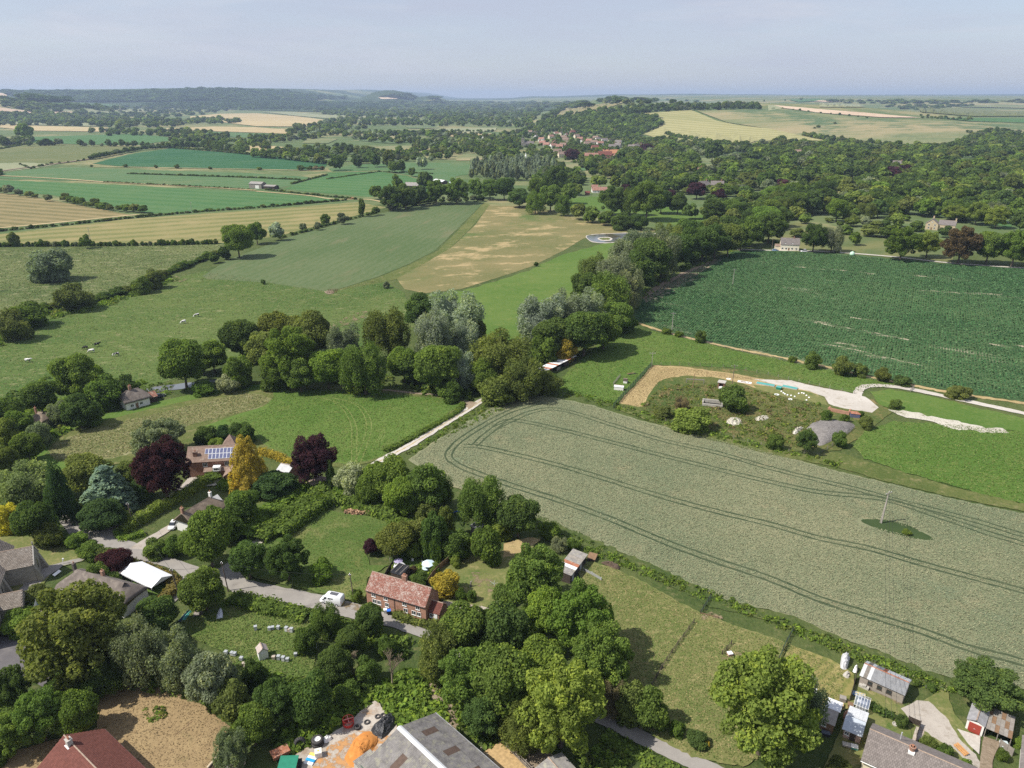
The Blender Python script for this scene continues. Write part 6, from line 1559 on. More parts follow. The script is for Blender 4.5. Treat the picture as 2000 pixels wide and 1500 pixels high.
def thatch(root, L, D, eave, ridge, m, hip=(1,1), th=.38, ov=.5, name='roof', x0=0, y0=0, n=(34,20)):
 """a soft thatched roof, hipped at the ends that say so"""
 mb = MB(); nx, ny = n; V = []
 for i in range(nx + 1):
  for j in range(ny + 1):
   u = -ov + (L + 2 * ov) * i / nx; v = -ov + (D + 2 * ov) * j / ny
   k = min(v + ov, D + ov - v) / (D / 2 + ov)
   for e, s in ((hip[0], u + ov),(hip[1], L + ov - u)):
    if e: k = min(k, .22 + .78 * s / (e * (D / 2 + ov))) if s < e * (D / 2 + ov) else k
   k = max(0, k); zz = eave + (ridge - eave) * (1 - (1 - k) ** 1.12) + .03 * math.sin(u * 2.1 + v)
   V.append((x0 + u, y0 + v, zz + th))
 idx = lambda i, j: i * (ny + 1) + j
 F_ = [(idx(i, j), idx(i + 1, j), idx(i + 1, j + 1), idx(i, j + 1)) for i in range(nx) for j in range(ny)]
 ring = [idx(i, 0) for i in range(nx)] + [idx(nx, j) for j in range(ny)] + [idx(i, ny) for i in range(nx, 0,-1)] + [idx(0, j) for j in range(ny, 0,-1)]
 b = len(V); V += [(V[k][0] * .985 + .015 * (x0 + L / 2), V[k][1] * .97 + .03 * (y0 + D / 2), V[k][2] - th) for k in ring]
 m_ = len(ring)
 F_ += [(ring[i], b + i, b + (i + 1) % m_, ring[(i + 1) % m_]) for i in range(m_)]
 F_.append(tuple(b + i for i in range(m_))[::-1])
 mb.add(V, F_)
 r_ = mb.build(name, m, root, True)
 h0 = D / 2 * hip[0] * .75 if hip[0] else 0; h1 = D / 2 * hip[1] * .75 if hip[1] else 0
 rb = MB()
 for s in (-1,1):
  rb.slab([(x0 - ov * .4 + h0, y0 + D / 2 + s * .75, ridge + th - .75 * (ridge - eave) / (D / 2) * .86),(x0 + L + ov * .4 - h1, y0 + D / 2 + s * .75, ridge + th - .75 * (ridge - eave) / (D / 2) * .86),(x0 + L + ov * .4 - h1, y0 + D / 2, ridge + th + .12),(x0 - ov * .4 + h0, y0 + D / 2, ridge + th + .12)], .1)
 rb.build('thatch_ridge', m, r_)
 return r_
def tiles(root, name, P0, P1, P2, P3, tw, tl, m, lift=.03):
 """rows of single overlapping tiles over a roof plane: eave P0-P1, ridge P3-P2"""
 P0, P1, P2, P3 = (Vector(p) for p in (P0, P1, P2, P3))
 n = (P1 - P0).cross(P3 - P0).normalized()
 if n.z < 0: n = -n
 nu = int((P1 - P0).length / tw); nv = int((P3 - P0).length / tl)
 V = []; T_ = []
 for j in range(nv):
  for i in range(nu):
   u0, u1 = (i + .04 + .5 * (j % 2)) / (nu + .5),(i + .96 + .5 * (j % 2)) / (nu + .5); v0, v1 = j / nv - .15 / nv, min(1,(j + 1.0) / nv)
   def pt(u, v): return (P0 + (P1 - P0) * u) * (1 - v) + (P3 + (P2 - P3) * u) * v
   l0 = lift + .035 + random.uniform(0,.018); c = random.uniform(-.008,.008)
   a, b, c_, d = pt(u0, v0) + n * (l0 + c), pt(u1, v0) + n * (l0 - c), pt(u1, v1) + n * lift, pt(u0, v1) + n * lift
   V.append((a, b, c_, d)); V.append((a - n * .04, b - n * .04, b, a)); V.append((b - n * .04, c_ - n * .02, c_, b))
   k = random.random(); T_ += [k, k, k]
 o = obj(name, quads_mesh(name, [[tuple(p) for p in q] for q in V], dict(tint=T_)), m, root, kind='stuff')
 return o
def tilemat(name, c, c2, share=(.7,.8), rough=.88, spread=.5):
 t = NT(name); a = t.node('Attribute', attribute_name='tint').outputs['Fac']
 n = t.noise(t.coord(), 5,4); k = t.math('ADD', 1 - spread / 2, t.math('MULTIPLY', t.math('ADD', t.math('MULTIPLY', a, .6), t.math('MULTIPLY', n, .4)), spread))
 base = t.mix(1.0, c, t.node('CombineColor', Red=k, Green=k, Blue=k).outputs[0], 'MULTIPLY')
 lich = t.ramp(t.math('ADD', t.math('MULTIPLY', t.noise(t.coord(), .8,5,.7), .38), t.math('MULTIPLY', t.noise(t.coord(), 4.5,3,.7), .62)), *share)
 return t.principled(t.mix(lich, base, c2), rough, None, 0,.2)
TM_OLD = tilemat('old_red_tiles', (.245,.110,.082),(.44,.37,.32),(.49,.60), spread=.8)
TM_RED = tilemat('red_brown_tiles', (.145,.056,.043),(.19,.095,.072),(.58,.7), spread=.5)
TM_GREY = tilemat('grey_brown_tiles', (.19,.165,.15),(.30,.27,.24),(.56,.68), spread=.55)
TM_STONE = tilemat('stone_roof_slates', (.235,.20,.165),(.38,.345,.30),(.52,.62), spread=.7)
_SH = {}
def sheet_part(parent, name, O, U, Vv, m, waves=7, amp=.035):
 """one corrugated sheet: origin, along eave U, up slope V"""
 O, U, Vv = Vector(O), Vector(U), Vector(Vv)
 n = U.cross(Vv).normalized()
 if n.z < 0: n = -n
 mb = MB(); k = waves * 4; vs = []
 for i in range(k + 1):
  p = O + U * (i / k) + n * (amp * math.sin(2 * math.pi * waves * i / k) + random.uniform(-.002,.002))
  vs += [p, p + Vv]
 mb.add(vs, [(2 * i, 2 * i + 2,2 * i + 3,2 * i + 1) for i in range(k)])
 return mb.build(name, m, parent)
# ------------------------------------------------------------------ brick cottage by the lane
r, L = frame('brick_cottage', 'long red brick cottage with mottled lichened tile roof beside the lane', 'cottage', (715,1152),(831,1186), 3.6)
D, E_, RD = 5.4,3.6,6.3
gable(r, L, D, E_, RD, BRICK, TILE_OLD, .18, end_ov=.06)
k = (RD - E_) / (D / 2)
tiles(r, 'roof_tiles', (-.06,-.18, E_ - k * .18 + .17),(L + .06,-.18, E_ - k * .18 + .17),(L + .06, D / 2, RD + .17),(-.06, D / 2, RD + .17), .24,.22, TM_OLD)
for f in (.125,.335,.65,.87): window(r, L * f, -.02,2.42,.95,.85)
for f in (.135,.215,.35,.665,.80,.885): window(r, L * f, -.02,.85,.95,1.0)
MB().tube((L * .48,-.09,.1),(L * .48,-.09, E_ - .1), .05, n=6).build('drainpipe', RUBBER, r)
MB().tube((0,-.24, E_ - .12),(L, -.24, E_ - .14), .06, n=6).build('gutter', RUBBER, r)
chimney(r, L * .55, D / 2 + .15, RD - .6, RD + 1.15,1.0,.7, pots=2)
gable(r, 2.5,3.6,1.9,3.3, DBRICK, TILE_OLD, .12, x0=L + .02, y0=.9, pre='porch')
tiles(r, 'porch_tiles', (L, .78,1.95),(L + 2.6,.78,1.95),(L + 2.6,2.7,3.46),(L, 2.7,3.46), .22,.2, TM_RED)
window(r, L + .7,.88,.7,.7,.9, 'f', 1); door(r, L + 1.7,.9,0,.85,1.85, 'f', WHITEP)
# ------------------------------------------------------------------ house with solar panels
r, L = frame_ridge('solar_panel_house', 'brown tiled house with two rows of solar panels on its roof', 'house', (369,874),(465,868.5), 7.6,8)
gable(r, L, 8,4.9,7.6, DBRICK, TILE_BROWN, .3)
k = 2.7 / 4; pv = Vector((0,4.0,2.7)).normalized(); pn = Vector((0,-2.7,4.0)).normalized()
for row_, (x_, n_) in enumerate([(.345 * L, 10),(.425 * L, 8)]):
 for i in range(n_):
  o = Vector((x_ + i * 1.0,.35 + (1 - row_) * 1.72 * pv.y + .1,4.9 + k * .35 + (1 - row_) * 1.72 * pv.z + .1)) + pn * .20
  c = [o, o + Vector((.97,0,0)), o + Vector((.97,0,0)) + pv * 1.66, o + pv * 1.66]
  p_ = MB().slab(c, .05).build('solar_panel', ALU, r)
  s_ = pn * .004
  MB().slab([c[0] + Vector((.07,0,0)) + pv * .07 + s_, c[1] - Vector((.07,0,0)) + pv * .07 + s_, c[2] - Vector((.07,0,0)) - pv * .07 + s_, c[3] + Vector((.07,0,0)) - pv * .07 + s_], .02).build('solar_cells', SOLAR, p_)
for x_ in (.36,.80): window(r, L * x_, -.02,3.3,1.3,1.1, 'f', 2)
mb = MB().slab([(.33 * L, -1.6,2.35),(.83 * L, -1.6,2.35),(.83 * L, -.02,3.05),(.33 * L, -.02,3.05)], .14); mb.build('porch_roof', TILE_BROWN, r)
MB().box(.34 * L, .82 * L, -1.3,-.02,0,2.28).build('bay_wall', DBRICK, r)
b_ = MB().box(.53 * L, .68 * L, -1.75,-.3,2.45,3.7).build('dormer', WHITEP, r); window(b_, .605 * L, -1.78,2.65,1.4,.9, 'f', 2)
window(r, .46 * L, -1.32,.6,1.1,1.2, 'f', 2); door(r, .72 * L, -1.32,0,.95,2.0)
gable(r, 4.5,5,2.4,3.9, DBRICK, TILE_BROWN, .3, x0=.80 * L, y0=-5.1, pre='wing', axis='y')
chimney(r, .16 * L, 1.6,4.4,7.2,1.1,.8, DBRICK, 2)
mb = MB(); x1, x2, y1, y2 = .55 * L, .92 * L, 7.2,13; a_ = ((x1 + x2) / 2,(y1 + y2) / 2,8.3); q = [(x1, y1,5),(x2, y1,5),(x2, y2,5),(x1, y2,5)]
mb.add(q + [a_], [(0,1,4),(1,2,4),(2,3,4),(3,0,4)]); mb.box(x1 + .3, x2 - .3, y1 + .9, y2 - .3,0,4.99); mb.build('pyramid_roof', TILE_BROWN, r)
MB().box(.2 * L, .9 * L, -6,-1.8,.30,.40).build('terrace', CONC, r)
# ------------------------------------------------------------------ thatched houses
r, L = frame_ridge('thatched_cottage', 'thatched white cottage half hidden behind the large garden tree', 'cottage', (357,1000),(424,961), 5.9,6.2)
thatch(r, L, 6.2,2.5,5.4, THATCH2,(0,1)); gable(r, L, 6.2,2.5,5.3, WHITEW, WHITEW, roof=False)
chimney(r, -.1,3.1,3.5,7.0,.6,.7, pots=1); chimney(r, L - 2.2,3.1,5.0,6.9,.6,.6, WHITEW, 1); window(r, -.02,3.1,2.9,.7,.8, 'l')
for x_ in (.2,.5,.8): window(r, L * x_, -.02,.9,1.0,.9)
door(r, L * .35,-.02,0,.9,1.9)
r, L = frame('thatched_longhouse', 'long low cottage with grey-brown thatch below the churchyard path', 'cottage', (113,1152),(238,1190), 2.4)
thatch(r, L, 6.8,2.3,5.6, THATCH, (.9,.9)); MB().box(.1, L - .1,.1,6.7,0,2.6).build('wall', WHITEW, r)
chimney(r, 1.9,3.4,5.0,7.2,.6,.6, plain('sooty_brick', (.1,.085,.075), .95,.3,3,.3), 1); chimney(r, L * .5,4.2,5,6.6,.6,.6, None, 1)
window(r, 1.2,.08,.8,1.0,1.0); window(r, .08,3.2,.8,1.0,1.0, 'l'); window(r, 5,.08,.8,1.0,1.0); door(r, 3.0,.08,0,.9,1.9)
r, L = frame_ridge('thatched_cottage', 'small hipped thatched cottage by the stream below the cow pasture', 'cottage', (234,766),(281,754), 6.0,7)
thatch(r, L, 7,2.6,5.6, THATCH, (.8,.8)); MB().box(.1, L - .1,.1,6.9,0,2.9).build('wall', WHITEW, r)
chimney(r, L * .42,3.5,5,7.3,.9,.6, None, 2); window(r, .08,3.5,.8,1,1, 'l'); window(r, 2,.08,.9,1.1,1); window(r, 5,.08,.9,1.1,1); door(r, 3.6,.08,0,.9,2)
gable(r, 3,4.5,1.9,3.2, TIMBER, TILE_OLD, .2, x0=L + .05, y0=1.5, pre='outhouse')
r, L = frame_ridge('thatched_cottage', 'brown roofed cottage among trees near the left edge by the stream', 'cottage', (66,803),(92,806), 5.2,7)
thatch(r, L, 7,2.3,4.8, THATCH2,(.7,.7)); MB().box(.1, L - .1,.1,6.9,0,2.6).build('wall', CREAMW, r); window(r, L - .08,3.5,.8,1,1, 'r'); chimney(r, .8,3.5,4,6.4)
# ------------------------------------------------------------------ church
a = G(64,1066,7.6); b = G(11,1076,7.6); th = math.atan2(a.y - b.y, a.x - b.x)
r = thing('stone_church', 'grey stone church with lichened slate roofs at the left edge', 'church', (a.x, a.y, 0), th)
gable(r, 9,5.6,4.4,7.4, STONE, STONETILE, .12, x0=-9, y0=-2.8, pre='transept', end_ov=-.1)
tiles(r, 'transept_tiles', (-9,-2.95,4.45),(-.1,-2.95,4.45),(-.1,0,7.57),(-9,0,7.57), .4,.3, TM_STONE)
MB().prism([(-2.95,4.6),(0,7.8),(2.95,4.6),(2.95,4.3),(0,7.45),(-2.95,4.3)], 'x', -.12,.12).build('gable_coping', CONC, r)
MB().box(-.1,.1,-.08,.08,7.8,8.7).box(-.1,.1,-.3,.3,8.3,8.45).build('gable_cross', STONE, r)
for y_ in (-2.6,2.6): MB().hexa([(0, y_ - .4,0),(1.3, y_ - .4,0),(1.3, y_ + .4,0),(0, y_ + .4,0)], [(0, y_ - .4,4),(.25, y_ - .4,3.4),(.25, y_ + .4,3.4),(0, y_ + .4,4)]).build('buttress', STONE, r)
w_ = MB().prism([(-.55,1.9),(.55,1.9),(.55,3.9),(0,4.9),(-.55,3.9)], 'x', -.02,.04).build('window', CONC, r); MB().prism([(-.42,2.0),(.42,2.0),(.42,3.85),(0,4.7),(-.42,3.85)], 'x', -.01,.06).build('pane', LEADG, w_)
gable(r, 11,24,4.5,10.0, STONE, STONETILE, .15, x0=-16.5, y0=-17, pre='nave', axis='y', end_ov=.1)
tiles(r, 'nave_tiles', (-5.3,-17.1,4.55),(-5.3,7.1,4.55),(-11,7.1,10.18),(-11,-17.1,10.18), .42,.34, TM_STONE)
for y_ in (-5.5,-9.5): MB().hexa([(-5.5, y_ - .4,0),(-4.3, y_ - .4,0),(-4.3, y_ + .4,0),(-5.5, y_ + .4,0)], [(-5.5, y_ - .4,4.2),(-5.2, y_ - .4,3.6),(-5.2, y_ + .4,3.6),(-5.5, y_ + .4,4.2)]).build('buttress', STONE, r)
for y_ in (-4.0,-7.5): w_ = MB().prism([(y_ - .4,1.6),(y_ + .4,1.6),(y_ + .4,3.2),(y_, 3.9),(y_ - .4,3.2)], 'x', -5.52,-5.46).build('window', CONC, r); MB().prism([(y_ - .3,1.7),(y_ + .3,1.7),(y_ + .3,3.15),(y_, 3.7),(y_ - .3,3.15)], 'x', -5.5,-5.44).build('pane', LEADG, w_)
gable(r, 5,4.6,2.7,4.9, STONE, STONETILE, .12, x0=-5.45, y0=-15.5, pre='porch')
tiles(r, 'porch_tiles', (-5.4,-15.6,2.8),(-.4,-15.6,2.8),(-.4,-13.2,5.07),(-5.4,-13.2,5.07), .36,.3, TM_STONE)
MB().box(-.5,-.40,-13.9,-12.6,0,2.2).build('door', TIMBER, r)
MB().box(-10,-4,-24,-17.2,0,6).build('vestry_wall', STONE, r); MB().slab([(-10.2,-24.2,6.02),(-3.8,-24.2,6.02),(-3.8,-17.2,6.9),(-10.2,-17.2,6.9)], .14).build('vestry_roof', STONETILE, r)
r = thing('stone_cross', 'pale stone memorial cross on the grass below the church', 'memorial', tuple(G(75,1161)), .3)
MB().box(-.45,.45,-.45,.45,0,.25).box(-.28,.28,-.28,.28,.253,.5).build('plinth', CONC, r)
MB().hexa([(-.14,-.12,.5),(.14,-.12,.5),(.14,.12,.5),(-.14,.12,.5)], [(-.08,-.07,2.1),(.08,-.07,2.1),(.08,.07,2.1),(-.08,.07,2.1)]).box(-.36,.36,-.065,.065,1.5,1.66).build('cross', CONC, r)
# ------------------------------------------------------------------ marquee
r, L = frame('marquee', 'long white open sided marquee on the lawn inside the hedge bend', 'marquee', (236,1120),(296,1149), 2.2)
MB().slab([(0,0,2.25),(L, 0,2.25),(L, 2.6,3.35),(0,2.6,3.35)], .04).slab([(0,5.2,2.25),(L, 5.2,2.25),(L, 2.6,3.35),(0,2.6,3.35)], .04).build('canopy', CANVAS, r)
MB().prism([(0,2.24),(5.2,2.24),(2.6,3.32)], 'x', L - .06, L - .02).build('gable_canvas', CANVAS, r); MB().prism([(0,2.24),(5.2,2.24),(2.6,3.32)], 'x', .02,.06).build('gable_canvas', CANVAS, r)
MB().box(0, L, -.02,.01,1.9,2.22).build('valance', CANVAS, r)
for x_ in (.06, L / 3,2 * L / 3, L - .06):
 for y_ in (.05,5.15): MB().tube((x_, y_, 0),(x_, y_, 2.22), .04, n=6).build('leg', ALU, r)
r2, L2 = frame('gazebo', 'small dark grey gazebo canopy at the left end of the marquee', 'gazebo', (227,1122),(238,1121), 2.0)
mb = MB(); a_ = (1.4,1.4,2.9); q = [(0,0,2.05),(2.8,0,2.05),(2.8,2.8,2.05),(0,2.8,2.05)]; mb.add(q + [a_], [(0,1,4),(1,2,4),(2,3,4),(3,0,4),(0,3,2,1)]); mb.build('canopy', TILE_GREY, r2)
for x_ in (.05,2.75):
 for y_ in (.05,2.75): MB().tube((x_, y_, 0),(x_, y_, 2.06), .03, n=6).build('leg', ALU, r2)
# ------------------------------------------------------------------ sheds of the village
r, L = frame('garden_shed', 'grey roofed shed right of the golden cypress', 'shed', (541,918),(563,924), 2.2)
gable(r, max(L, 4), 4,2.2,3.3, DBRICK, TIN, .2)
r, L = frame('garden_shed', 'flat roofed grey timber shed under the second copper beech', 'shed', (601,958),(613,961), 0)
MB().box(0,3.2,0,4.5,0,2.3).build('wall', WOODG, r); MB().box(-.2,3.4,-.2,4.7,2.31,2.42).build('roof', plain('pink_felt', (.36,.27,.23), .95,.2,1,.2), r); door(r, 1,-.0,0,.9,1.9, 'f', WOODG)
r, L = frame('garden_shed', 'low shed covered with a black and grey tarpaulin under the ash tree', 'shed', (920,1040),(936,1048), 0)
MB().box(0,2.6,0,4,0,2).build('wall', WOODG, r); MB().slab([(-.3,-.3,1.9),(2.9,-.2,2.1),(3.0,4.3,2.5),(-.2,4.2,2.35)], .05).build('roof', TIN, r)
MB().slab([(.1,.3,2.12),(1.8,.4,2.2),(1.9,4.0,2.60),(.0,3.9,2.5)], .05).build('tarpaulin', BLACKP, r)
r, L = frame('long_shed', 'long dark shed with patched lichened sheet roof beside the wheat', 'shed', (1114,1124),(1146,1083), 2.3)
MB().box(.05, L - .05,.05,3.2,0,2.28).build('wall', TIMBER, r)
for i in range(8):
 m_ = [ASBEST, ASBEST, TINW, RUST, ASBEST, FELT, ASBEST, ASBEST][i]
 for j in range(2): sheet_part(r, 'roof_sheet', (-.1 + i * (L + .2) / 8,-.25 + j * 1.85,2.34 + j * .18),((L + .2) / 8 * 1.04,0,0),(0,1.9,.19), m_, 5)
for i in range(4): MB().box(L * (.1 + .24 * i), L * (.1 + .24 * i) + 1.1,-.01,.04,.1,2.0).build('door', RUBBER if i % 2 else TIN, r)
r, L = frame('lean_to', 'low straw coloured lean-to roof behind the long dark shed', 'shed', (1146,1090),(1163,1094), .8)
MB().slab([(0,0,.8),(2,0,.8),(2,2.2,1.1),(0,2.2,1.1)], .06).build('roof', WOODB, r); MB().box(.1,1.9,.1,2.1,0,.75).build('wall', TIMBER, r)
r, L = frame('field_shelter', 'long open fronted shelter with pale and rusty tin roof under the trees', 'shed', (1064,725),(1125,695), 2.4)
MB().box(0, L, 4.3,4.4,0,2.0).box(0,.1,0,4.3,0,2.2).box(L - .1, L, 0,4.3,0,2.2).build('wall', TIMBER, r)
for i in range(9): MB().box(L * i / 8 - .08 * (i > 0), L * i / 8 + .08 * (i < 8), .0,.16,0,2.3).build('post', TIMBER, r)
for i in (0,1,3,5): MB().box(L * i / 8 + .1, L * (i + 1) / 8 - .1,.03,.08,0,1.9 if i != 3 else 1.2).build('board_panel', TIMBER if i != 3 else WOODG, r)
for i in range(14): sheet_part(r, 'roof_sheet', (-.2 + i * (L + .4) / 14,-.4,2.42 + random.uniform(0,.03)),((L + .4) / 14 * 1.03,0,0),(0,5,-.35), [FELT, TIN, RUST, TINW, TINW, RUST, TINW, TIN, TINW, TINW, RUST, RUST, TINW, TINW][i], 5)
# ------------------------------------------------------------------ big barn at the bottom edge
r, L = frame_ridge('farm_barn', 'large grey corrugated barn with brown rooflights at the bottom edge', 'barn', (781,1421),(862,1497), 7.2,13.6)
L = 26.0; D, E_, RD = 13.6,5.0,7.2
gable(r, L, D, E_, RD - .1, plain('barn_block', (.36,.345,.32), .95,.15,1,.2), ASBEST, 0, roof=False)
ROOFL = plain('brown_rooflight', (.15,.105,.08), .6,.2,2,.1)
nx = 20; sl = Vector((0, D / 2 + .5, RD - E_ + .15))
for s in (0,1):
 for i in range(nx):
  for j in range(3):
   y_ = -.5 if s == 0 else D + .5; dy = (D / 2 + .5) / 3 * (1 if s == 0 else -1); dz = (RD - E_ + .15) / 3
   li = (s == 1 and j == 1 and i in (2,6,10,14)) or (s == 0 and j == 1 and i in (3,8,13))
   sheet_part(r, 'rooflight' if li else 'roof_sheet', (-.2 + i * (L + .4) / nx, y_ + dy * j, E_ - .12 + dz * j + .03 * (j % 2) + .015 * (i % 2)),((L + .4) / nx * 1.02,0,0),(0, dy * 1.06, dz * 1.06), ROOFL if li else ASBEST, 6,.045)
MB().prism([(D / 2 - .45, RD - .05),(D / 2, RD + .20),(D / 2 + .45, RD - .05),(D / 2, RD + .12)], 'x', -.25, L).build('ridge_cap', TINW, r)
MB().box(-.28, L, -.62,-.46, E_ - .32, E_ - .14).build('gutter', plain('green_gutter', (.10,.14,.11), .7,.2,2,.1), r); MB().box(-.28, L, D + .46, D + .62, E_ - .32, E_ - .14).build('gutter', TIN, r)
r, L = frame('lean_to', 'low corrugated lean-to roof at the foot of the big barn', 'shed', (700,1502),(722,1486), 2.6)
for i in range(3): sheet_part(r, 'roof_sheet', (i * 1.1,-1.5,2.5),(1.14,0,0),(0,3,.5), ASBEST, 6)
MB().box(.1,3.2,-1.3,1.4,0,2.4).build('wall', CONC, r)
r, L = frame_ridge('farm_building', 'corner of a flat grey corrugated roof at the bottom below the sycamore', 'barn', (1072,1482),(1092,1505), 3.4,5)
gable(r, 8,5,2.8,3.4, TIMBER, ASBEST, .2)
r, L = frame('cattle_pen', 'wooden railed pen with straw floor beside the big barn', 'pen', (940,1475),(975,1513), 0)
for y_ in (0,4.2):
 for i in range(6): MB().box(i * 1.6 - .08, i * 1.6 + .08, y_ - .08, y_ + .08,0,1.7).build('post', WOODG, r)
 for z_ in (.4,.9,1.4): MB().box(0,8, y_ - .13, y_ - .085, z_ - .08, z_ + .08).build('rail', WOODG, r)
MB().box(0,8,.2,4.0,.31,.36).build('straw_floor', plain('tan_straw', (.42,.29,.14), .95,.3,2,.3), r)
# ------------------------------------------------------------------ red roofed house at the bottom left
r, L = frame_ridge('red_roofed_house', 'house with plain dark red tiled gable roof at the bottom left', 'house', (127,1439),(186,1500), 6.6,10.4)
L = 15; D, E_, RD = 10.4,3.4,6.6
gable(r, L, D, E_, RD, BRICK, TILE_RED, .35, end_ov=.3)
k = (RD - E_) / (D / 2)
tiles(r, 'roof_tiles', (-.3,-.35, E_ - k * .35 + .17),(L, -.35, E_ - k * .35 + .17),(L, D / 2, RD + .17),(-.3, D / 2, RD + .17), .32,.3, TM_RED)
tiles(r, 'roof_tiles', (L, D + .35, E_ - k * .35 + .17),(-.3, D + .35, E_ - k * .35 + .17),(-.3, D / 2, RD + .17),(L, D / 2, RD + .17), .32,.3, TM_RED)
chimney(r, 2.1, D / 2 - .25, RD - .5, RD + .95,.9,.75, CONC, 2, flash=.35)
MB().box(-.3, L, D + .42, D + .52, E_ - .38, E_ - .26).build('gutter', WHITEP, r)
window(r, -.02,3,1,1.4,1.1, 'l', 2); window(r, -.02,7.4,1,1.4,1.1, 'l', 2)
r = thing('edging_rail', 'long timber edging rail beside the red roofed house', 'rail', tuple(G(232,1465)), math.atan2(*(lambda p, q: (q.y - p.y, q.x - p.x))(G(207,1435), G(270,1500))))
MB().box(-4,4,-.12,.12,0,.35).build('rail', TIMBER, r)
r, L = frame('garden_bench', 'fallen timber frame lying on the dry brown lawn', 'timber', (330,1433),(341,1440), 0)
MB().box(0,1.4,0,.1,0,.2).box(1.3,1.4,.1,3.6,0,.25).build('board', WOODB, r); MB().box(0,.1,.1,1.4,0,.2).build('board', WOODB, r)
r, L = frame('roofless_shed', 'roofless stone walled outbuilding at the bottom below the dry lawn', 'shed', (403,1498),(437,1510), 2)
MB().box(0,.3,0,4,0,2.0).box(0,4,3.7,4,0,2.2).box(3.7,4,0,3.7,0,1.7).build('wall', HSTONE, r); MB().box(.3,3.7,0,3.7,.0,.35).build('floor', CONC, r); MB().box(.35,.55,.1,3.6,1.7,2.1).build('beam', TIMBER, r)
# ------------------------------------------------------------------ garage and sheds by the tarmac yard
r, L = frame('brick_garage', 'low brick garage with grey felt roof above the tarmac yard', 'garage', (31,1218),(64,1240), 2.2)
MB().box(0,2.3,0,4.5,0,2.15).build('wall', BRICK, r); MB().box(-.15,2.4,-.15,4.7,2.16,2.3).build('roof', FELT, r); window(r, .9,-.02,1.0,.8,.8)
MB().box(2.32, L, 0,.25,0,1.7).build('garden_wall', STONE, r); MB().box(2.3, L + .05,-.05,.3,1.703,1.8).build('wall_coping', CONC, r)
r, L = frame('garage', 'grey roofed garage with white doors at the corner of the tarmac yard', 'garage', (69,1265),(88,1281), 2.1)
MB().box(0, L, .02,4.6,0,2.1).build('wall', WHITEW, r); MB().slab([(-.2,-.2,2.13),(L + .2,-.2,2.13),(L + .2,4.8,2.4),(-.2,4.8,2.4)], .1).build('roof', SLATEB, r)
for i in range(2): MB().box(L * (.04 + .5 * i), L * (.46 + .5 * i), -.04,.015,.05,1.95).build('door', WHITEP, r)
r, L = frame('garden_arch', 'curved white garden arch bench by the tarmac yard', 'arch', (47,1246),(64,1252), 0)
mb = MB()
for i in range(8):
 a0, a1 = math.pi * i / 8, math.pi * (i + 1) / 8
 for y_ in (0,.6): mb.tube((.9 - .9 * math.cos(a0), y_, .6 + .9 * math.sin(a0)),(.9 - .9 * math.cos(a1), y_, .6 + .9 * math.sin(a1)), .05, n=6)
mb.tube((0,0,0),(0,0,.6), .05, n=6).tube((0,.6,0),(0,.6,.6), .05, n=6).tube((1.8,0,0),(1.8,0,.6), .05, n=6).tube((1.8,.6,0),(1.8,.6,.6), .05, n=6); mb.build('hoop', WHITEP, r)
MB().box(.1,1.7,.05,.55,.42,.5).build('seat', WOODG, r)
# ------------------------------------------------------------------ buildings at the bottom right
r, L = frame('stone_shed', 'long block shed with patched grey, white and rusty roof sheets', 'shed', (1681,1318),(1766,1356), 2.3)
D, E_, RD = 4.4,2.3,3.3
gable(r, L, D, E_, RD, BLOCK, TIN, roof=False)
fr_ = [TINW, FELT, TINW] + [TIN] * 9; bk = [TINW, FELT, TINW, TIN, TIN, RUST, TINW, TINW, TINW, TINW, TINW, TINW]
for i in range(12):
 for s in (0,1):
  sheet_part(r, 'roof_sheet', (-.15 + i * (L + .3) / 12,-.25 if s == 0 else D + .25, E_ - .05 + .012 * (i % 2)),((L + .3) / 12 * 1.03,0,0),(0,(D / 2 + .25) * (1 if s == 0 else -1), RD - E_ + .12),(fr_ if s == 0 else bk)[i], 6)
MB().tube((-.1, D / 2, RD + .1),(L + .1, D / 2, RD + .1), .1, n=6).build('ridge_cap', RUST, r)
for f, w_ in ((.24,.8),(.46,.8),(.68,.9)): window(r, L * f, -.02,1.0, w_, .8, 'f', 0, TIMBER)
MB().box(L * .02, L * .25,-.75,-.1,0,.7).box(L * .1, L * .18,-.8,-.3,.702,1.0).build('rubble', CONC, r)
r, L = frame('greenhouse', 'small white framed greenhouse with potted plants', 'greenhouse', (1665,1388),(1693,1399), 0)
D = 3.0; E_, RD = 1.5,2.3
mb = MB()
for x_ in np.linspace(0, L, 6):
 for y_ in (0, D): mb.tube((x_, y_, 0),(x_, y_, E_), .03, n=4); mb.tube((x_, y_, E_),(x_, D / 2, RD), .03, n=4)
for y_, z_ in ((0, E_),(D, E_),(D / 2, RD),(0,.05),(D, .05)): mb.tube((0, y_, z_),(L, y_, z_), .035, n=4)
for x_ in (0, L): mb.tube((x_, 0,.05),(x_, D, .05), .03, n=4)
mb.build('glazing_frame', WHITEP, r)
tg = NT('greenhouse_glass'); g_ = tg.n.new('ShaderNodeBsdfGlossy'); g_.inputs['Roughness'].default_value = .1; g_.inputs['Color'].default_value = (.9,.95,1,1); tt = tg.n.new('ShaderNodeBsdfTransparent'); mx = tg.n.new('ShaderNodeMixShader'); mx.inputs[0].default_value = .38
tg.l.new(tt.outputs[0], mx.inputs[1]); tg.l.new(g_.outputs[0], mx.inputs[2]); tg.l.new(mx.outputs[0], tg.out.inputs['Surface'])
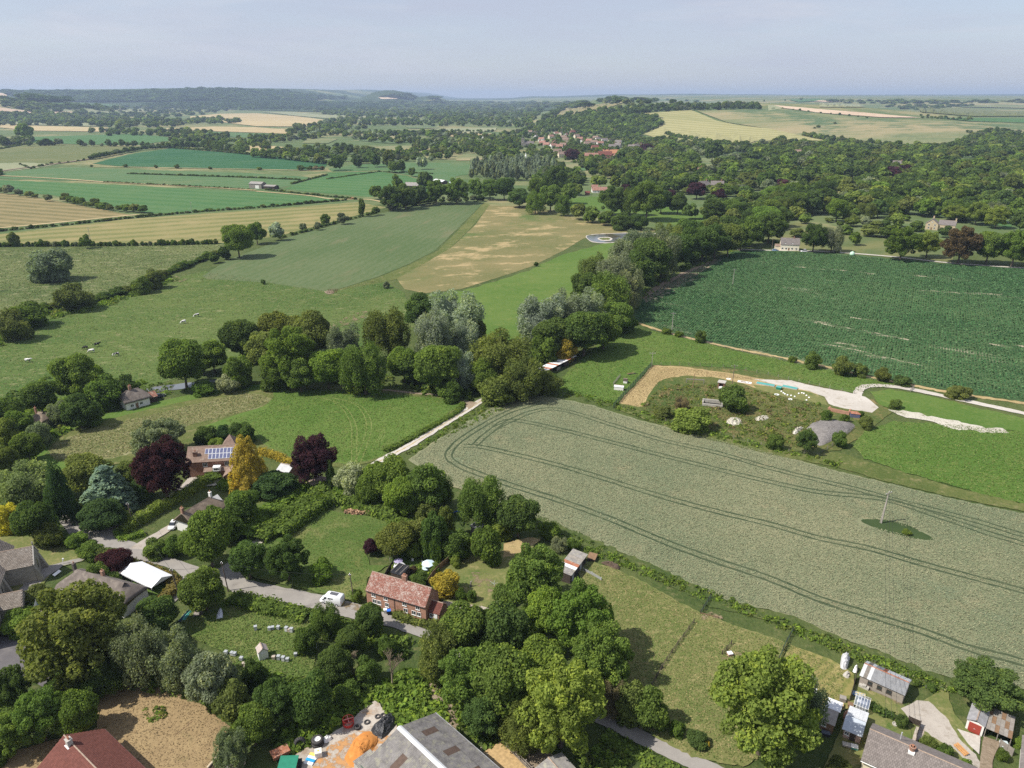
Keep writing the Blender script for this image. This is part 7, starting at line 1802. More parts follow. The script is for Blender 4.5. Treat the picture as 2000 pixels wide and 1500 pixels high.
for i in range(5):
 x1, x2 = L * i / 5 + .03, L * (i + 1) / 5 - .03
 for y_, s in ((0,1),(D, -1)):
  MB().slab([(x1, y_, E_ + .03),(x2, y_, E_ + .03),(x2, D / 2, RD + .03),(x1, D / 2, RD + .03)], .01).build('pane', tg.mat, r); MB().box(x1, x2, y_ - .006, y_ + .006,.1, E_ - .04).build('pane', tg.mat, r)
MB().box(.3, L - .3,1.9,2.7,.6,.7).box(.3, L - .3,.3,.9,.6,.7).build('staging', WHITEP, r)
r, L = frame('timber_shed', 'timber shed with a white and a brown felt roof under the great tree', 'shed', (1601,1424),(1625,1434), 0)
MB().box(0, L, 0,5.6,0,2.1).build('wall', WOODB, r)
MB().slab([(-.2,-.3,2.12),(L + .2,-.3,2.12),(L + .2,2.9,2.5),(-.2,2.9,2.5)], .08).build('felt_roof', FELT, r); MB().slab([(-.1,2.95,2.42),(L + .4,2.95,2.42),(L + .4,5.8,2.2),(-.1,5.8,2.2)], .08).build('white_roof', TINW, r)
door(r, L * .6,0,0,.9,1.9); window(r, L * .25,-.02,1,.7,.7)
r, L = frame('timber_shed', 'pinkish shed with pale blue-grey roof next to the bungalow', 'shed', (1645,1441),(1678,1455), 0)
MB().box(0, L, 0,5.4,0,2.2).build('wall', plain('pink_boards', (.46,.33,.29), .9,.15,2,.2), r)
MB().slab([(-.3,-.4,2.15),(L + .2,-.4,2.15),(L + .2,2.6,2.75),(-.3,2.6,2.75)], .08).build('felt_roof', SLATEB, r)
for i in range(5): sheet_part(r, 'roof_sheet', (-.2 + i * (L + .4) / 5,5.7,2.2),((L + .4) / 5 * 1.03,0,0),(0,-3.0,.52), TINW, 5,.025)
door(r, L * .55,0,0,.9,1.95, 'f', TIMBER); window(r, L * .2,-.02,1,.7,.7)
r, L = frame_ridge('bungalow', 'bungalow with grey-brown pantiled roof and round chimney at the bottom edge', 'bungalow', (1701,1426),(1866,1497), 4.9,8.2)
D, E_, RD = 8.2,2.5,4.9; L += 3
gable(r, L, D, E_, RD, CREAMW, TILE_GREY, .4, end_ov=.2)
k = (RD - E_) / (D / 2)
tiles(r, 'roof_tiles', (-.2,-.4, E_ - k * .4 + .17),(L, -.4, E_ - k * .4 + .17),(L, D / 2, RD + .17),(-.2, D / 2, RD + .17), .36,.34, TM_GREY)
tiles(r, 'roof_tiles', (L, D + .4, E_ - k * .4 + .17),(-.2, D + .4, E_ - k * .4 + .17),(-.2, D / 2, RD + .17),(L, D / 2, RD + .17), .36,.34, TM_GREY)
c_ = MB().box(5.6,6.5, D / 2 - 1.1, D / 2 - .2, RD - .7, RD + .02).build('chimney_base', WHITEP, r)
MB().lathe([(.42,0),(.42,.5),(.5,.55),(.5,.72),(.3,.75)], 16,(6.05, D / 2 - .5, RD + .05)).build('chimney', CHIMB, r); MB().lathe([(.15,0),(.17,.3),(.1,.3),(.1,0)], 10,(6.05, D / 2 - .5, RD + .8)).build('chimney_pot', POT, r)
MB().tube((4.2, D / 2 + 1.4, RD - .7),(4.2, D / 2 + 1.4, RD + .9), .09, n=8).build('flue', ALU, r)
window(r, 2.6,-.02,.9,2.2,1.2, 'f', 2); window(r, 6,-.02,.9,1.6,1.2, 'f', 1)
MB().tube((-.2,-.5, E_ - .2),(L, -.5, E_ - .2), .07, n=6).build('gutter', WHITEP, r)
r, L = frame('garage', 'white garage with red up-and-over door and grey slate roof', 'garage', (1884,1424),(1917,1439), 0)
MB().box(0, L, .05,7,0,2.2).build('wall', WHITEW, r)
d_ = MB().box(.35, L - .35,-.02,.04,.02,1.95).build('door', REDD, r); MB().box(L / 2 - .12, L / 2 + .12,-.06,-.022,.9,.96).build('handle', ALU, d_)
gable(r, L, 7,2.2,2.75, WHITEW, plain('grey_slate', (.27,.265,.27), .85,.25,1.2,.3, fine=6), .12, axis='y', walls=False)
r2, L2 = frame('carport', 'open carport with rotten boarded roof beside the red doored garage', 'carport', (1920,1439),(1953,1453), 0)
for i in range(6):
 for j in range(3): MB().slab([(i * .62,-.2 + j * 1.9,2.1 + .03 * j),(i * .62 + .6,-.2 + j * 1.9,2.1 + .03 * j),(i * .62 + .6,1.66 + j * 1.9,2.12 + .03 * j),(i * .62,1.66 + j * 1.9,2.12 + .03 * j)], .05).build('roof_board', [WOODG, FELT, WOODB][(i + j) % 3], r2)
MB().box(0,3.7,5.4,5.5,0,2.05).box(3.6,3.7,.2,5.4,0,2.05).build('wall', TIMBER, r2)
for x_ in (.06,1.8,3.64): MB().box(x_ - .06, x_ + .06,0,.12,0,2.04).build('post', WOODG, r2)
r, L = frame_ridge('slate_house', 'edge of a grey slate roofed white house at the bottom right corner', 'house', (2058,1440),(2056,1500), 4.6,7)
gable(r, 12,7,2.5,4.6, WHITEW, TILE_GREY, .3)
# ------------------------------------------------------------------ compound beside the chalk track
r, L = frame('brick_hut', 'small brick pump hut with slab roof and pale ladder in the scrub compound', 'hut', (1401,760),(1414,762), 0)
MB().box(0,.4,0,2.4,0,2.6).box(L - .4, L, 0,2.4,0,2.6).box(.4, L - .4,1.9,2.4,0,2.6).build('wall', DBRICK, r); MB().box(-.2, L + .2,-.2,2.7,2.61,2.8).build('roof', CONC, r); MB().box(.5, L - .5,-.6,1.2,0,1.1).build('tank', WHITEP, r)
r, L = frame('concrete_bay', 'long low concrete bay with a dark slot in the compound scrub', 'tank', (1371,793),(1411,797), 0)
MB().box(0, L, 0,.4,0,1.0).box(0, L, 2.6,3.0,0,1.7).box(0,.4,.4,2.6,0,1.4).box(L - .4, L, .4,2.6,0,1.4).build('wall', CONC, r); MB().box(.45, L - .45,1.2,1.6,.4,.9).build('trough', RUBBER, r)
r, L = frame('brick_ruin', 'ruined brick wall footings at the end of the chalk track', 'ruin', (1616,803),(1658,812), 0)
MB().box(0, L, 0,.4,0,1.3).box(0,.4,.4,2.5,0,1.0).box(L - .4, L, .4,2.5,0,1.6).build('wall', BRICK, r); MB().box(.3, L - .3,.5,2.4,0,.5).build('rubble', CONC, r)
r, L = frame('steel_container', 'blue and orange rusted steel container by the brick ruin', 'container', (1661,816),(1679,818), 0)
MB().box(0, L, 0,2.2,0,1.5).build('body', plain('faded_blue', (.08,.11,.2), .6,.3,2,.1,(.2,.12,.1),(.5,.6)), r); MB().box(-.1, L + .1,-.1,2.3,1.51,1.6).build('lid', RUST, r)
for i, (a_, b_) in enumerate([((1476,751),(1512,757)),((1526,757),(1556,763))]):
 r, L = frame('trough_bed', ['long teal covered trough nearer the white panel', 'shorter teal covered trough nearer the chalk track bend'][i], 'trough', a_, b_, 0, 'teal covered troughs')
 MB().box(0, L, 0,2.2,0,.45).build('rim', CONC, r); MB().box(.15, L - .15,.15,2.05,.453,.52).build('cover', TEAL, r)
r, L = frame('painted_slab', 'white slab with brown markings lying in the compound', 'slab', (1440,747),(1467,751), 0)
MB().box(0, L, 0,1.9,0,.25).build('slab', WHITEP, r); MB().box(L * .2, L * .6,.5,1.3,.253,.30).box(L * .72, L * .85,.5,1.1,.253,.30).build('marking', WOODB, r)
r, L = frame('green_box', 'small dark green water box between the teal troughs', 'box', (1515,761),(1524,763), 0); MB().box(0, L, 0,1.8,0,1.0).build('body', GREENP, r); MB().box(-.1, L + .1,-.1,1.9,1.01,1.08).build('lid', TEAL, r)
for i, (x_, y_) in enumerate([(1423,741),(1517,771.5),(1543,780.5)]):
 r = thing('stone_ring', ['white stone ring beside the brick pump hut', 'white stone ring below the teal troughs', 'white stone ring nearest the scrub edge'][i], 'stone ring', tuple(G(x_, y_)), i, 'white stone rings in the compound')
 MB().lathe([(.75,0),(.85,.25),(.5,.3),(.4,.1),(.4,0)], 16).build('ring', WHITEP, r)
r, L = frame('water_tank', 'white corrugated tank shelter in the paddock corner', 'tank', (1199,762),(1217,764), 0)
gable(r, L, 1.8,1.3,1.7, WHITEW, TINW, .1)
r, L = frame('hen_house', 'small dark hen house behind the white tank shelter', 'hen house', (1217,749),(1224,750), 0); gable(r, L, 1.4,1.1,1.7, WHITEW, TIMBER, .12)
r, L = frame('field_gate', 'stack of dark timber beside the straw strip fence', 'timber', (1228,733),(1248,730), 0)
for i in range(4): MB().box(0,4 - i * .4, i * .4, i * .4 + .25,0,.3).build('beam', RUBBER if i < 2 else WOODB, r)
r, L = frame('timber_gantry', 'leaning timber gantry frame in the compound scrub', 'gantry', (1340,748),(1375,750), 0)
MB().box(0, L, 0,.3,1.4,1.7).build('beam', WOODG, r); MB().box(0,.25,0,.3,0,1.4).build('post', WOODG, r); MB().box(L - .25, L, 0,.3,0,1.4).build('post', WOODG, r); MB().tube((2,-5,0),(2.6,-3.5,5.5), .14,.1, n=6).build('leaning_pole', WOODB, r)
# ------------------------------------------------------------------ houses further out
r, L = frame('cream_house', 'cream house with grey dormers and roof panels at the edge of the root crop', 'house', (1524,489),(1560,490.5), 0)
gable(r, L, 7.5,4.3,8.2, plain('pale_cream', (.74,.68,.54), .85,.06,1,0), TILE_GREY, .3)
for f in (.15,.55): d_ = gable(r, 1.7,2.2,4.9,5.7, WHITEW, TILE_GREY, .1, x0=L * f, y0=.35, pre='dormer', axis='y'); window(r, L * f + .85,.32,4.2,1.0,.7)
for j in range(2):
 for i in range(8 if j else 4): MB().slab([(L * (.2 if j else .62) + i * 1.2,1.9 + j * .95 - .2,5.45 + j * .94),(L * (.2 if j else .62) + i * 1.2 + 1.1,1.9 + j * .95 - .2,5.45 + j * .94),(L * (.2 if j else .62) + i * 1.2 + 1.1,2.62 + j * .95 - .2,6.18 + j * .94),(L * (.2 if j else .62) + i * 1.2,2.62 + j * .95 - .2,6.18 + j * .94)], .05).build('solar_panel', ALU, r)
for f in (.1,.3,.62,.85): window(r, L * f, -.02,.9,1.2,1.2, 'f', 1)
door(r, L * .45,0,0,1,2, 'f', WOODB); chimney(r, L * .7,3.8,7,8.9,.9,.7); gable(r, 3.5,4,2.6,3.8, CREAMW, TILE_BROWN, .2, x0=-3.55, y0=1, pre='wing')
r, L = frame('garage', 'grey garage with wide dark door under the trees right of the cream house', 'garage', (1627,493),(1642,494), 0); gable(r, L, 6,2.6,4.1, plain('pale_boards', (.45,.43,.4), .9,.1,2,.2), TILE_GREY, .2, axis='y'); MB().box(.7, L - .7,-.05,.02,0,2.2).build('door', RUBBER, r)
r = thing('gas_tank', 'pale green rounded tank beside the farm lane', 'tank', tuple(G(1664,499)), .1); MB().lathe([(.01,0),(1.4,.1),(1.7,1.0),(1.3,2.1),(.5,2.7),(.01,2.75)], 16).build('body', plain('pale_green_paint', (.46,.66,.5), .5,.05,1,0), r, True); MB().lathe([(.2,0),(.2,.25),(.01,.3)], 10,(0,0,2.72)).build('cap', ALU, r)
r, L = frame('honey_stone_house', 'honey coloured stone house with two gables among the trees', 'house', (1806,448),(1830,450), 0)
gable(r, 9,7,5,8.6, HSTONE, TILE_GREY, .25, axis='y'); gable(r, 12,6.5,4.6,7.8, HSTONE, TILE_GREY, .25, x0=9.05, y0=1.5, pre='wing')
for x_, z_ in ((2.4,.9),(6.6,.9),(2.4,3.4),(6.6,3.4),(4.5,6.0)): window(r, x_, -.02, z_, 1.2 if z_ < 5 else .8,1.3 if z_ < 5 else .8)
door(r, 4.5,0,0,1.1,2.1); chimney(r, 4.5,6,7.6,10.2,1,.8, HSTONE); chimney(r, 20.5,4.7,7,9.6,1,.8, HSTONE); window(r, 13,1.48,1,1.2,1.2)
r, L = frame('white_farmhouse', 'long low white house with brown tiled roof in the parkland', 'house', (1157,377),(1197,377), 0)
gable(r, L, 7,3,6.2, WHITEW, TILE_OLD, .3); gable(r, 7,6,4,8, WHITEW, TILE_OLD, .3, x0=0, y0=7.05, pre='wing')
for i in range(6): window(r, 3 + i * 3.6,-.02,1,1.3,1.2)
chimney(r, L * .4,3.5,5.8,7.6); chimney(r, L * .8,3.5,5.8,7.6)
r, L = frame('garden_pavilion', 'small dark red roofed shelter left of the white parkland house', 'shed', (1143,381),(1152,381), 0); gable(r, L, 4,2.4,4, DBRICK, TILE_RED, .4)
for i, (a_, b_, D_, h_, rd_, wm, rm, lab) in enumerate([((487,368),(511,369), 10,5.5,7.5, WOODG, ASBEST, 'tall grey farm barn in the green fields, left of its pair'),((515,369),(536,370), 9,3.2,4.4, TIMBER, ASBEST, 'low dark farm barn in the green fields, right of its pair'),((789,371),(816,372), 14,5,8, TIMBER, ASBEST, 'open ended barn with pale roof behind the farmyard trees'),((846,357),(864,360), 8,3,4.6, TIMBER, TINW, 'low pale roofed shed in the riverside meadow'),((878,366),(900,366), 10,4,6, TIMBER, SLATEB, 'blue-grey roofed barn glimpsed between the farmyard trees')]):
 r, L = frame('farm_barn', lab, 'barn', a_, b_, 0, 'distant farm barns'); gable(r, L, D_, h_, rd_, wm, rm, .4)
 MB().box(L * .5, L * .8,-.06,.02,0, h_ * .7).build('door', WHITEW if i == 0 else RUBBER, r)
r, L = frame('rusty_heap', 'orange-red rusty machinery by the far field corner', 'machinery', (683,389),(692,389), 0); MB().hexa([(0,0,0),(L, 0,0),(L, 2,0),(0,2,0)], [(L * .2,.3,1.6),(L * .9,.2,1.2),(L * .8,1.6,1.5),(L * .25,1.7,2)]).build('body', RUST, r); MB().lathe([(.6,0),(.6,.3),(.01,.3)], 12,(L * .2,-.3,0)).build('wheel', RUBBER, r)
r, L = frame('white_hut', 'tiny white hut in the far clearing of the wood', 'hut', (1394,320),(1398,320), 0); gable(r, max(L, 4), 3,2.5,3.5, WHITEW, TINW, .2)
r, L = frame('glasshouse', 'long white roofed farm shed far left among the trees', 'barn', (139,238),(163,238), 0); gable(r, L, 12,4,6, WHITEW, TINW, .4)
# distant village
HW = [WHITEW, DBRICK, BRICK, CREAMW, HSTONE, STONE]; HR = [TILE_OLD, TILE_BROWN, TILE_GREY, TILE_RED]
wn_ = {0: 'white', 1: 'brown brick', 2: 'red brick', 3: 'cream', 4: 'honey stone', 5: 'grey stone'}; rn_ = ['mottled red', 'brown', 'grey', 'dark red']
HP = {}
def village_house(i, j):
 if (i, j) not in HP:
  r = thing('village_house', '', 'house', (0,0,-50)); L, D, E_, RD = 11,7,4.6,7.8
  gable(r, L, D, E_, RD, HW[i], HR[j], .3, x0=-L / 2)
  for x_ in (-3.5,0,3.5): window(r, x_, -.02,3.0,1.1,1.1)
  for x_ in (-3.5,3.5): window(r, x_, -.02,.8,1.2,1.2)
  door(r, 0,0,0,1,2, 'f', WOODB); chimney(r, 3.5,3.5,7.2,9.2,.9,.7)
  HP[i, j] = [r, True]
 return HP[i, j]
spots = [(1019,263,0,1),(1034,262,5,1),(1047,264,0,1),(1050,271,0,2),(1056,277,0,0),(1058,284,2,0),(1088,265,0,0),(1098,265,3,2),(1109,268,0,0),(1101,273,0,1),(1104,278,4,1),(1128,270,3,1),(1132,276,3,0),(1086,283,2,0),(1083,290,0,0),(1092,292,0,0),(1098,289,2,1),(1090,302,5,1),(1099,308,3,1),(1140,281,0,0),(1149,280,2,0),(1148,286,3,1),(1162,274,1,1),(1170,277,0,2),(1182,279,0,2),(1194,281,3,2),(1206,283,0,2),(1173,285,0,0),(1160,283,5,1),(1078,271,3,0),(1120,262,1,3),(1100,256,1,3),(1232,293,0,2),(1244,291,0,2),(1255,289,2,1),(1284,287,0,0),(1195,292,3,2),(1205,289,5,2),(1163,294,2,3),(1066,288,5,0),(1315,347,2,0),(1368,343,2,0),(1555,304,0,1),(1700,322,1,3),(985,283,2,0),(925,288,2,0),(950,272,0,0),(1378,372,5,2),(1400,372,0,2),(1100,350,2,3),(1752,328,0,2)]
cnt = {}
for q in sorted(spots): cnt[q[2:]] = cnt.get(q[2:], 0) + 1
nn = {}
for (x_, y_, i, j) in sorted(spots):
 pr = village_house(i, j); p = GN(x_, y_)[0]
 rz = random.choice([-.5,.2,.5,1.2,-.2])
 if pr[1]: o = pr[0]; pr[1] = False; o.location = tuple(p); o.rotation_euler = (0,0, rz)
 else: o = dup(pr[0], tuple(p), rz)
 nn[i, j] = nn.get((i, j), 0) + 1
 o['label'] = '%s distant house with %s roof%s' % (wn_[i], rn_[j], ', %s from the left of its kind' % ordinal(nn[i, j]) if cnt[i, j] > 1 else ' among the far trees')
 o.scale = (1.3,) * 3; o['group'] = 'houses in the distant village'; o['category'] = 'house'
r, L = frame('village_church', 'distant grey church with square tower and white flagpole', 'church', (1018,287),(1030,287), 0); r.location.z = terrain(r.location.x, r.location.y)
MB().box(0,7,0,7,0,17).box(-.3,7.3,-.3,7.3,17.01,17.6).build('tower', STONE, r)
for x_ in (0,6): MB().box(x_, x_ + 1,0,1,17.61,19.5).build('pinnacle', STONE, r)
MB().tube((3.5,3.5,17.6),(3.5,3.5,25), .15, n=6).build('flagpole', WHITEP, r); gable(r, 20,9,7,12, STONE, TILE_GREY, .3, x0=7.05, y0=-1, pre='nave'); gable(r, 9,14,7,11, STONE, TILE_GREY, .2, x0=1, y0=-14.1, pre='chapel', axis='y')
r, L = frame('red_brick_hall', 'long red tiled brick buildings at the front of the distant village', 'house', (1142,310),(1185,310), 0); r.location.z = terrain(r.location.x, r.location.y)
gable(r, 24,10,5,9.5, BRICK, TILE_OLD, .4); gable(r, 24,10,6,12, BRICK, TILE_RED, .4, x0=24.1, y0=4, pre='wing'); gable(r, 28,10,8,14, BRICK, plain('orange_tiles', (.42,.2,.11), .9,.25,1,.2), .4, x0=34, y0=16, pre='rear'); gable(r, 9,11,5,9, WHITEW, TILE_OLD, .3, x0=50, y0=-4, pre='end', axis='y')
for i in range(12): window(r, 2 + i * 1.95,-.02,1.2,1.2,2.0)
for x_ in (8,18,36,44): chimney(r, x_, 5 if x_ < 20 else 20,9,12.5 if x_ < 20 else 16.5,1.2,.9)
r = thing('white_spire', 'small white spire above the poplar plantation', 'spire', tuple(GN(1027,316)[0])); MB().box(-1.2,1.2,-1.2,1.2,0,9).build('base', WHITEW, r); MB().lathe([(1.6,9.01),(.9,11),(.05,15)], 8).build('spire', WHITEP, r)
r = thing('church_spire', 'far grey church spire among the trees on the left', 'spire', tuple(GN(236,218)[0])); MB().box(-3,3,-3,3,0,18).build('tower', STONE, r); MB().lathe([(3.4,18.01),(.05,44)], 8).build('spire', STONE, r)
# ------------------------------------------------------------------ heaps and mounds
def heap(name, poly, h, m, label, cat, noise=.12, rings=7, kind=None, sharp=1.0, smooth=True, sub=3):
 W = np.array([G(*p)[:2] for p in [tuple(q) for q in catmull(poly, sub, True)]]); c = W.mean(0); rg = np.random.default_rng(len(poly) + int(h * 10))
 V = []; F_ = []; n = len(W)
 for k in range(rings + 1):
  t = k / rings; z = h * (math.sin(t * math.pi / 2) ** sharp)
  for i in range(n):
   p = W[i] + (c - W[i]) * t * .96 + rg.normal(0, noise * .5,2) * (0 < k)
   V.append((p[0], p[1], (z + rg.normal(0, noise) * (0 < k) + (.12 if k else -.05)) if k else .0))
 for k in range(rings): F_ += [(k * n + i, k * n + (i + 1) % n, (k + 1) * n + (i + 1) % n, (k + 1) * n + i) for i in range(n)]
 F_.append(tuple(rings * n + i for i in range(n)))
 me = bpy.data.meshes.new(name); me.from_pydata([(v[0] - c[0], v[1] - c[1], v[2] + .2) for v in V], [], F_)
 if smooth: me.polygons.foreach_set('use_smooth', [True] * len(F_))
 return obj(name, me, m, loc=(c[0], c[1], 0), label=label, cat=cat, kind=kind)
SAND = plain('orange_sand', (.50,.205,.05), .95,.12,.6,.25,(.56,.26,.08),(.55,.7))
heap('sand_heap', [(722,1429),(741,1447),(722,1478),(712,1500),(690,1502),(672,1488),(682,1465),(695,1442)], 1.0, SAND, 'heap of bright orange sand beside the big barn', 'sand heap', .10,12, sharp=1.4)
heap('sheeted_heap', [(724,1428),(745,1408),(762,1396),(778,1404),(772,1420),(745,1447)], 1.3, BLACKP, 'heap under shiny black plastic sheet at the barn gable', 'sheeted heap', .11,8, smooth=False)
heap('gravel_heap', [(1575,838),(1598,822),(1640,822),(1668,830),(1660,845),(1645,850),(1625,862),(1600,872),(1592,858),(1590,846)], 1.6, GR['mud'], 'broad heap of grey chippings in the compound corner', 'gravel heap', .10,9)
for lab, poly in [('white chalk heap left of the scrub compound centre', [(1418,824),(1428,816),(1444,818),(1449,828),(1435,832),(1425,830)]),('low white chalk heap at the scrub compound centre', [(1474,818),(1490,813),(1502,816),(1495,821),(1480,823)]),('white chalk rubble beside the grey chippings heap', [(1547,845),(1556,836),(1569,836),(1563,842),(1552,850)])]:
 heap('chalk_heap', poly, .4, GR['chalkheap'], lab, 'chalk heap', .16,5, smooth=False)
heap('tarpaulin_heap', [(1641,1306),(1642,1290),(1645,1281),(1659,1284),(1657,1297),(1652,1310)], 1.6, plain('silver_tarpaulin', (.50,.50,.51), .55,.15,2,.5), 'pile under a crumpled silver tarpaulin beside the block shed', 'tarpaulin heap', .14,7, smooth=False)
heap('white_bag', [(1665,1313),(1671,1303),(1675,1308),(1672,1316)], .9, WHITEP, 'white builder bag between tarpaulin heap and block shed', 'bag', .08,4, smooth=False)
heap('white_bag', [(630,1452),(633,1443),(645,1439),(648,1446),(638,1453)], .7, WHITEP, 'white sack beside the big tractor wheel', 'sack', .08,4, smooth=False)
heap('rubble_heap', [(1645,1320),(1655,1312),(1660,1322),(1655,1327)], .5, CONC, 'rubble and planks below the tarpaulin heap', 'rubble', .12,4, smooth=False)
heap('compost_heap', [(1646,1402),(1651,1390),(1664,1394),(1660,1408),(1650,1412)], .6, plain('reddish_debris', (.33,.17,.1), .95,.5,3,.5,(.5,.45,.4),(.55,.6)), 'heap of reddish debris between greenhouse and pinkish shed', 'heap', .12,5, smooth=False)
heap('brash_heap', [(1174,1100),(1190,1098),(1210,1108),(1205,1114),(1185,1106)], .6, plain('dead_brash', (.10,.07,.05), .95,.4,3,.6), 'brown heap of dead brushwood by the wheat margin', 'brushwood', .15,4, smooth=False)
# log pile
r, L = frame('log_pile', 'pile of reddish cut logs at the back of the mown lawn', 'log pile', (676,1003),(720,1004), 0)
LOGM = [plain('log_bark', (.25,.15,.09), .95,.3,3,.3), plain('log_wood', (.42,.27,.16), .9,.3,3,.2)]
lm = [MB().tube((0,-.9,0),(0,.9,0), .2,.17,7).mesh('log') for _ in range(2)]
for i in range(2): lm[i].materials.append(LOGM[i])
for i in range(46):
 k = random.random(); x_ = random.uniform(0, L); z_ = .2 + .36 * (i % 3) * random.uniform(.6,1)
 o = obj('log', lm[i % 2], None, r, (x_, random.uniform(-.3,.5), z_), random.uniform(-1.2,1.2)); o.scale = (random.uniform(.7,1.2), random.uniform(.5,1.2), random.uniform(.7,1.2))
# ------------------------------------------------------------------ fences
def fence(label, pts, gap, h, pm, rails=3, rm=None, rr=.025, closed=False, boards=False, name='fence', bw=1.8, bm=None):
 P = [G(*p) for p in pts]
 r = thing(name, label, 'fence', tuple(P[0]), 0)
 pmesh = MB().box(-.07,.07,-.07,.07,0, h + .1).mesh('post'); pmesh.materials.append(pm)
 for a, b in zip(P[:-1], P[1:]):
  d = b - a; L = d.length; n = max(1, round(L / gap)); th = math.atan2(d.y, d.x); u = d / L
  for i in range(n + (b is P[-1])):
   q = a + d * i / n - P[0]; obj('post', pmesh, None, r, tuple(q), th)
  if boards:
   for i in range(n):
    q0, q1 = a + d * i / n - P[0], a + d * (i + 1) / n - P[0]; s_ = (q1 - q0).length
    MB().box(.08, s_ - .08,-.03,.03,.05, h + random.uniform(-.04,.04)).build('fence_panel', bm or pm, r, loc=tuple(q0), rotz=th)
  else:
   for j in range(rails):
    z = h * (j + 1) / rails - .05; q0, q1 = a - P[0], b - P[0]
    MB().tube(q0 + Vector((0,0, z)), q1 + Vector((0,0, z)), rr, n=4).build('rail', rm or pm, r)
 return r
NETG = plain('dark_green_netting', (.03,.055,.035), .8,.2,2,0)
fence('dark green netted fence on the left side of the straw strip', [(1198,797),(1222,770),(1250,740),(1273,714)], 3,1.9, NETG, 9, NETG, .035)
fence('post and wire fence along the top of the scrub compound', [(1273,714),(1345,714),(1435,720),(1500,733),(1560,747),(1620,760),(1668,770)], 4,1.3, WOODG, 4, NETG, .022)
fence('wire fence between the scrub compound and the wheat margin', [(1300,824),(1380,843),(1460,864),(1540,884),(1600,892)], 4,1.1, WOODG, 3, NETG, .02)
fence('short wire fence below the grey chippings heap', [(1596,892),(1625,872),(1668,838)], 3,1.2, WOODG, 4, NETG, .025)
fence('hen run fence behind the white tank shelter', [(1198,752),(1211,736)], 2,1.2, WOODG, 5, WOODG, .03)
fence('long post and rail fence crossing the grazed paddock', [(1272,1343),(1292,1308),(1312,1277),(1335,1245),(1355,1218)], 2.6,1.1, TIMBER, 4, TIMBER, .03)
fence('short netted fence at the top of the grazed paddock', [(1368,1200),(1378,1184),(1388,1168)], 2,1.2, TIMBER, 5, NETG, .03)
fence('low timber rail beside the short netted fence', [(1368,1200),(1402,1208)], 2.2,.5, WOODB, 2, WOODB, .06)
fence('fence between the grazed paddock and the mown paddock', [(1521,1291),(1529,1272),(1536,1256),(1549,1233)], 2.4,1.2, TIMBER, 5, NETG, .03)
fence('small wooden pen fence near the great tree', [(1410,1280),(1419,1270),(1428,1260)], 1.6,1.1, TIMBER, 4, TIMBER, .03)
fence('fence from the block shed past the greenhouse', [(1671,1325),(1665,1350),(1659,1370)], 1.9,1.3, TIMBER, 0, boards=True, bm=TIMBER)
fence('post and rail fence across the beet field corner of the pasture', [(1275,645),(1350,664),(1450,687),(1560,712),(1640,728),(1715,745)], 8,1.1, WOODG, 3, WOODG, .025)
fence('brown panelled fence right of the cottage garden', [(836,1143),(846,1128),(858,1115),(876,1100),(898,1083),(926,1062)], 1.9,1.7, TIMBER, boards=True, bm=WOODB)
fence('dark panelled fence left of the cottage garden', [(750,1136),(757,1124),(768,1107)], 1.9,1.7, TIMBER, boards=True, bm=TIMBER)
fence('curved pale wooden fence round the second copper beech', [(588,948),(600,957),(612,961),(632,956),(650,946)], 1.9,1.6, WOODG, boards=True, bm=WOODG)
fence('low wooden fence below the olive-gold shrub', [(855,1160),(872,1163),(890,1170)], 1.9,.8, WOODG, boards=True, bm=WOODG)
fence('corrugated metal fence strip right of the long dark shed', [(1139,1116),(1156,1124),(1174,1135)], 2,.9, ALU, boards=True, bm=TIN)
fence('dark boarded fence beside the gravel turning place', [(1773,1411),(1796,1421),(1790,1440),(1786,1458)], 1.9,1.4, TIMBER, boards=True, bm=TIMBER)
fence('pale grey fence panels near the bottom right corner', [(1951,1458),(1965,1468),(1976,1477)], 1.9,1.5, WOODG, boards=True, bm=WOODG)
fence('wooden field gate fence beside the drive to the chalk road', [(1785,758),(1778,765)], 3,1.2, WOODG, 4, WOODG, .04)
r = thing('field_gateway', 'wooden gate and pale worn ground in the bank of the thin green crop', 'gate', tuple(G(640,571)), .1)
for y_ in (-2.5,2.5):
 for i in range(5): MB().box(i * 1.3 - .08, i * 1.3 + .08, y_ - .08, y_ + .08,0,1.3).build('post', WOODB, r)
 for z_ in (.4,.8,1.2): MB().box(-.1,5.4, y_ - .04, y_ + .04, z_ - .06, z_ + .06).build('rail', WOODB, r)
sheet('gateway_ground', [(632,571),(640,568),(650,568),(652,573),(640,576)], GR['soil'], .3)
# ------------------------------------------------------------------ poles and wires
POLEM = plain('utility_pole_wood', (.16,.125,.10), .95,.2,2,.2); POLEG = plain('grey_pole_wood', (.34,.31,.27), .95,.15,2,.2)
TOPS = {}
def pole(label, x, y, h, m, arm=1.6, r0=.16, lean=(0,0), rz=0.0, wide=False):
 r = thing('utility_pole', label, 'pole', tuple(GN(x, y)[0]), rz, 'utility poles')
 MB().tube((0,0,-.2),(lean[0], lean[1], h), r0, r0 * .62,10).build('post', m, r)
 if arm:
  MB().box(lean[0] - arm / 2, lean[0] + arm / 2, lean[1] - .06, lean[1] + .06, h - .45, h - .3).build('crossarm', m, r)
  for x_ in (-arm / 2 + .1,0, arm / 2 - .1): MB().lathe([(.05,0),(.08,.06),(.05,.1),(.08,.16),(.02,.2)], 8,(lean[0] + x_, lean[1], h - .297 if x_ else h + .0)).build('insulator', ALU, r)
 p = r.location; TOPS[label] = [Vector((p.x + lean[0] + dx * math.cos(rz), p.y + lean[1] + dx * math.sin(rz), h - .1)) for dx in ((-arm / 2 + .1,0, arm / 2 - .1) if arm else (0,))]
 return label
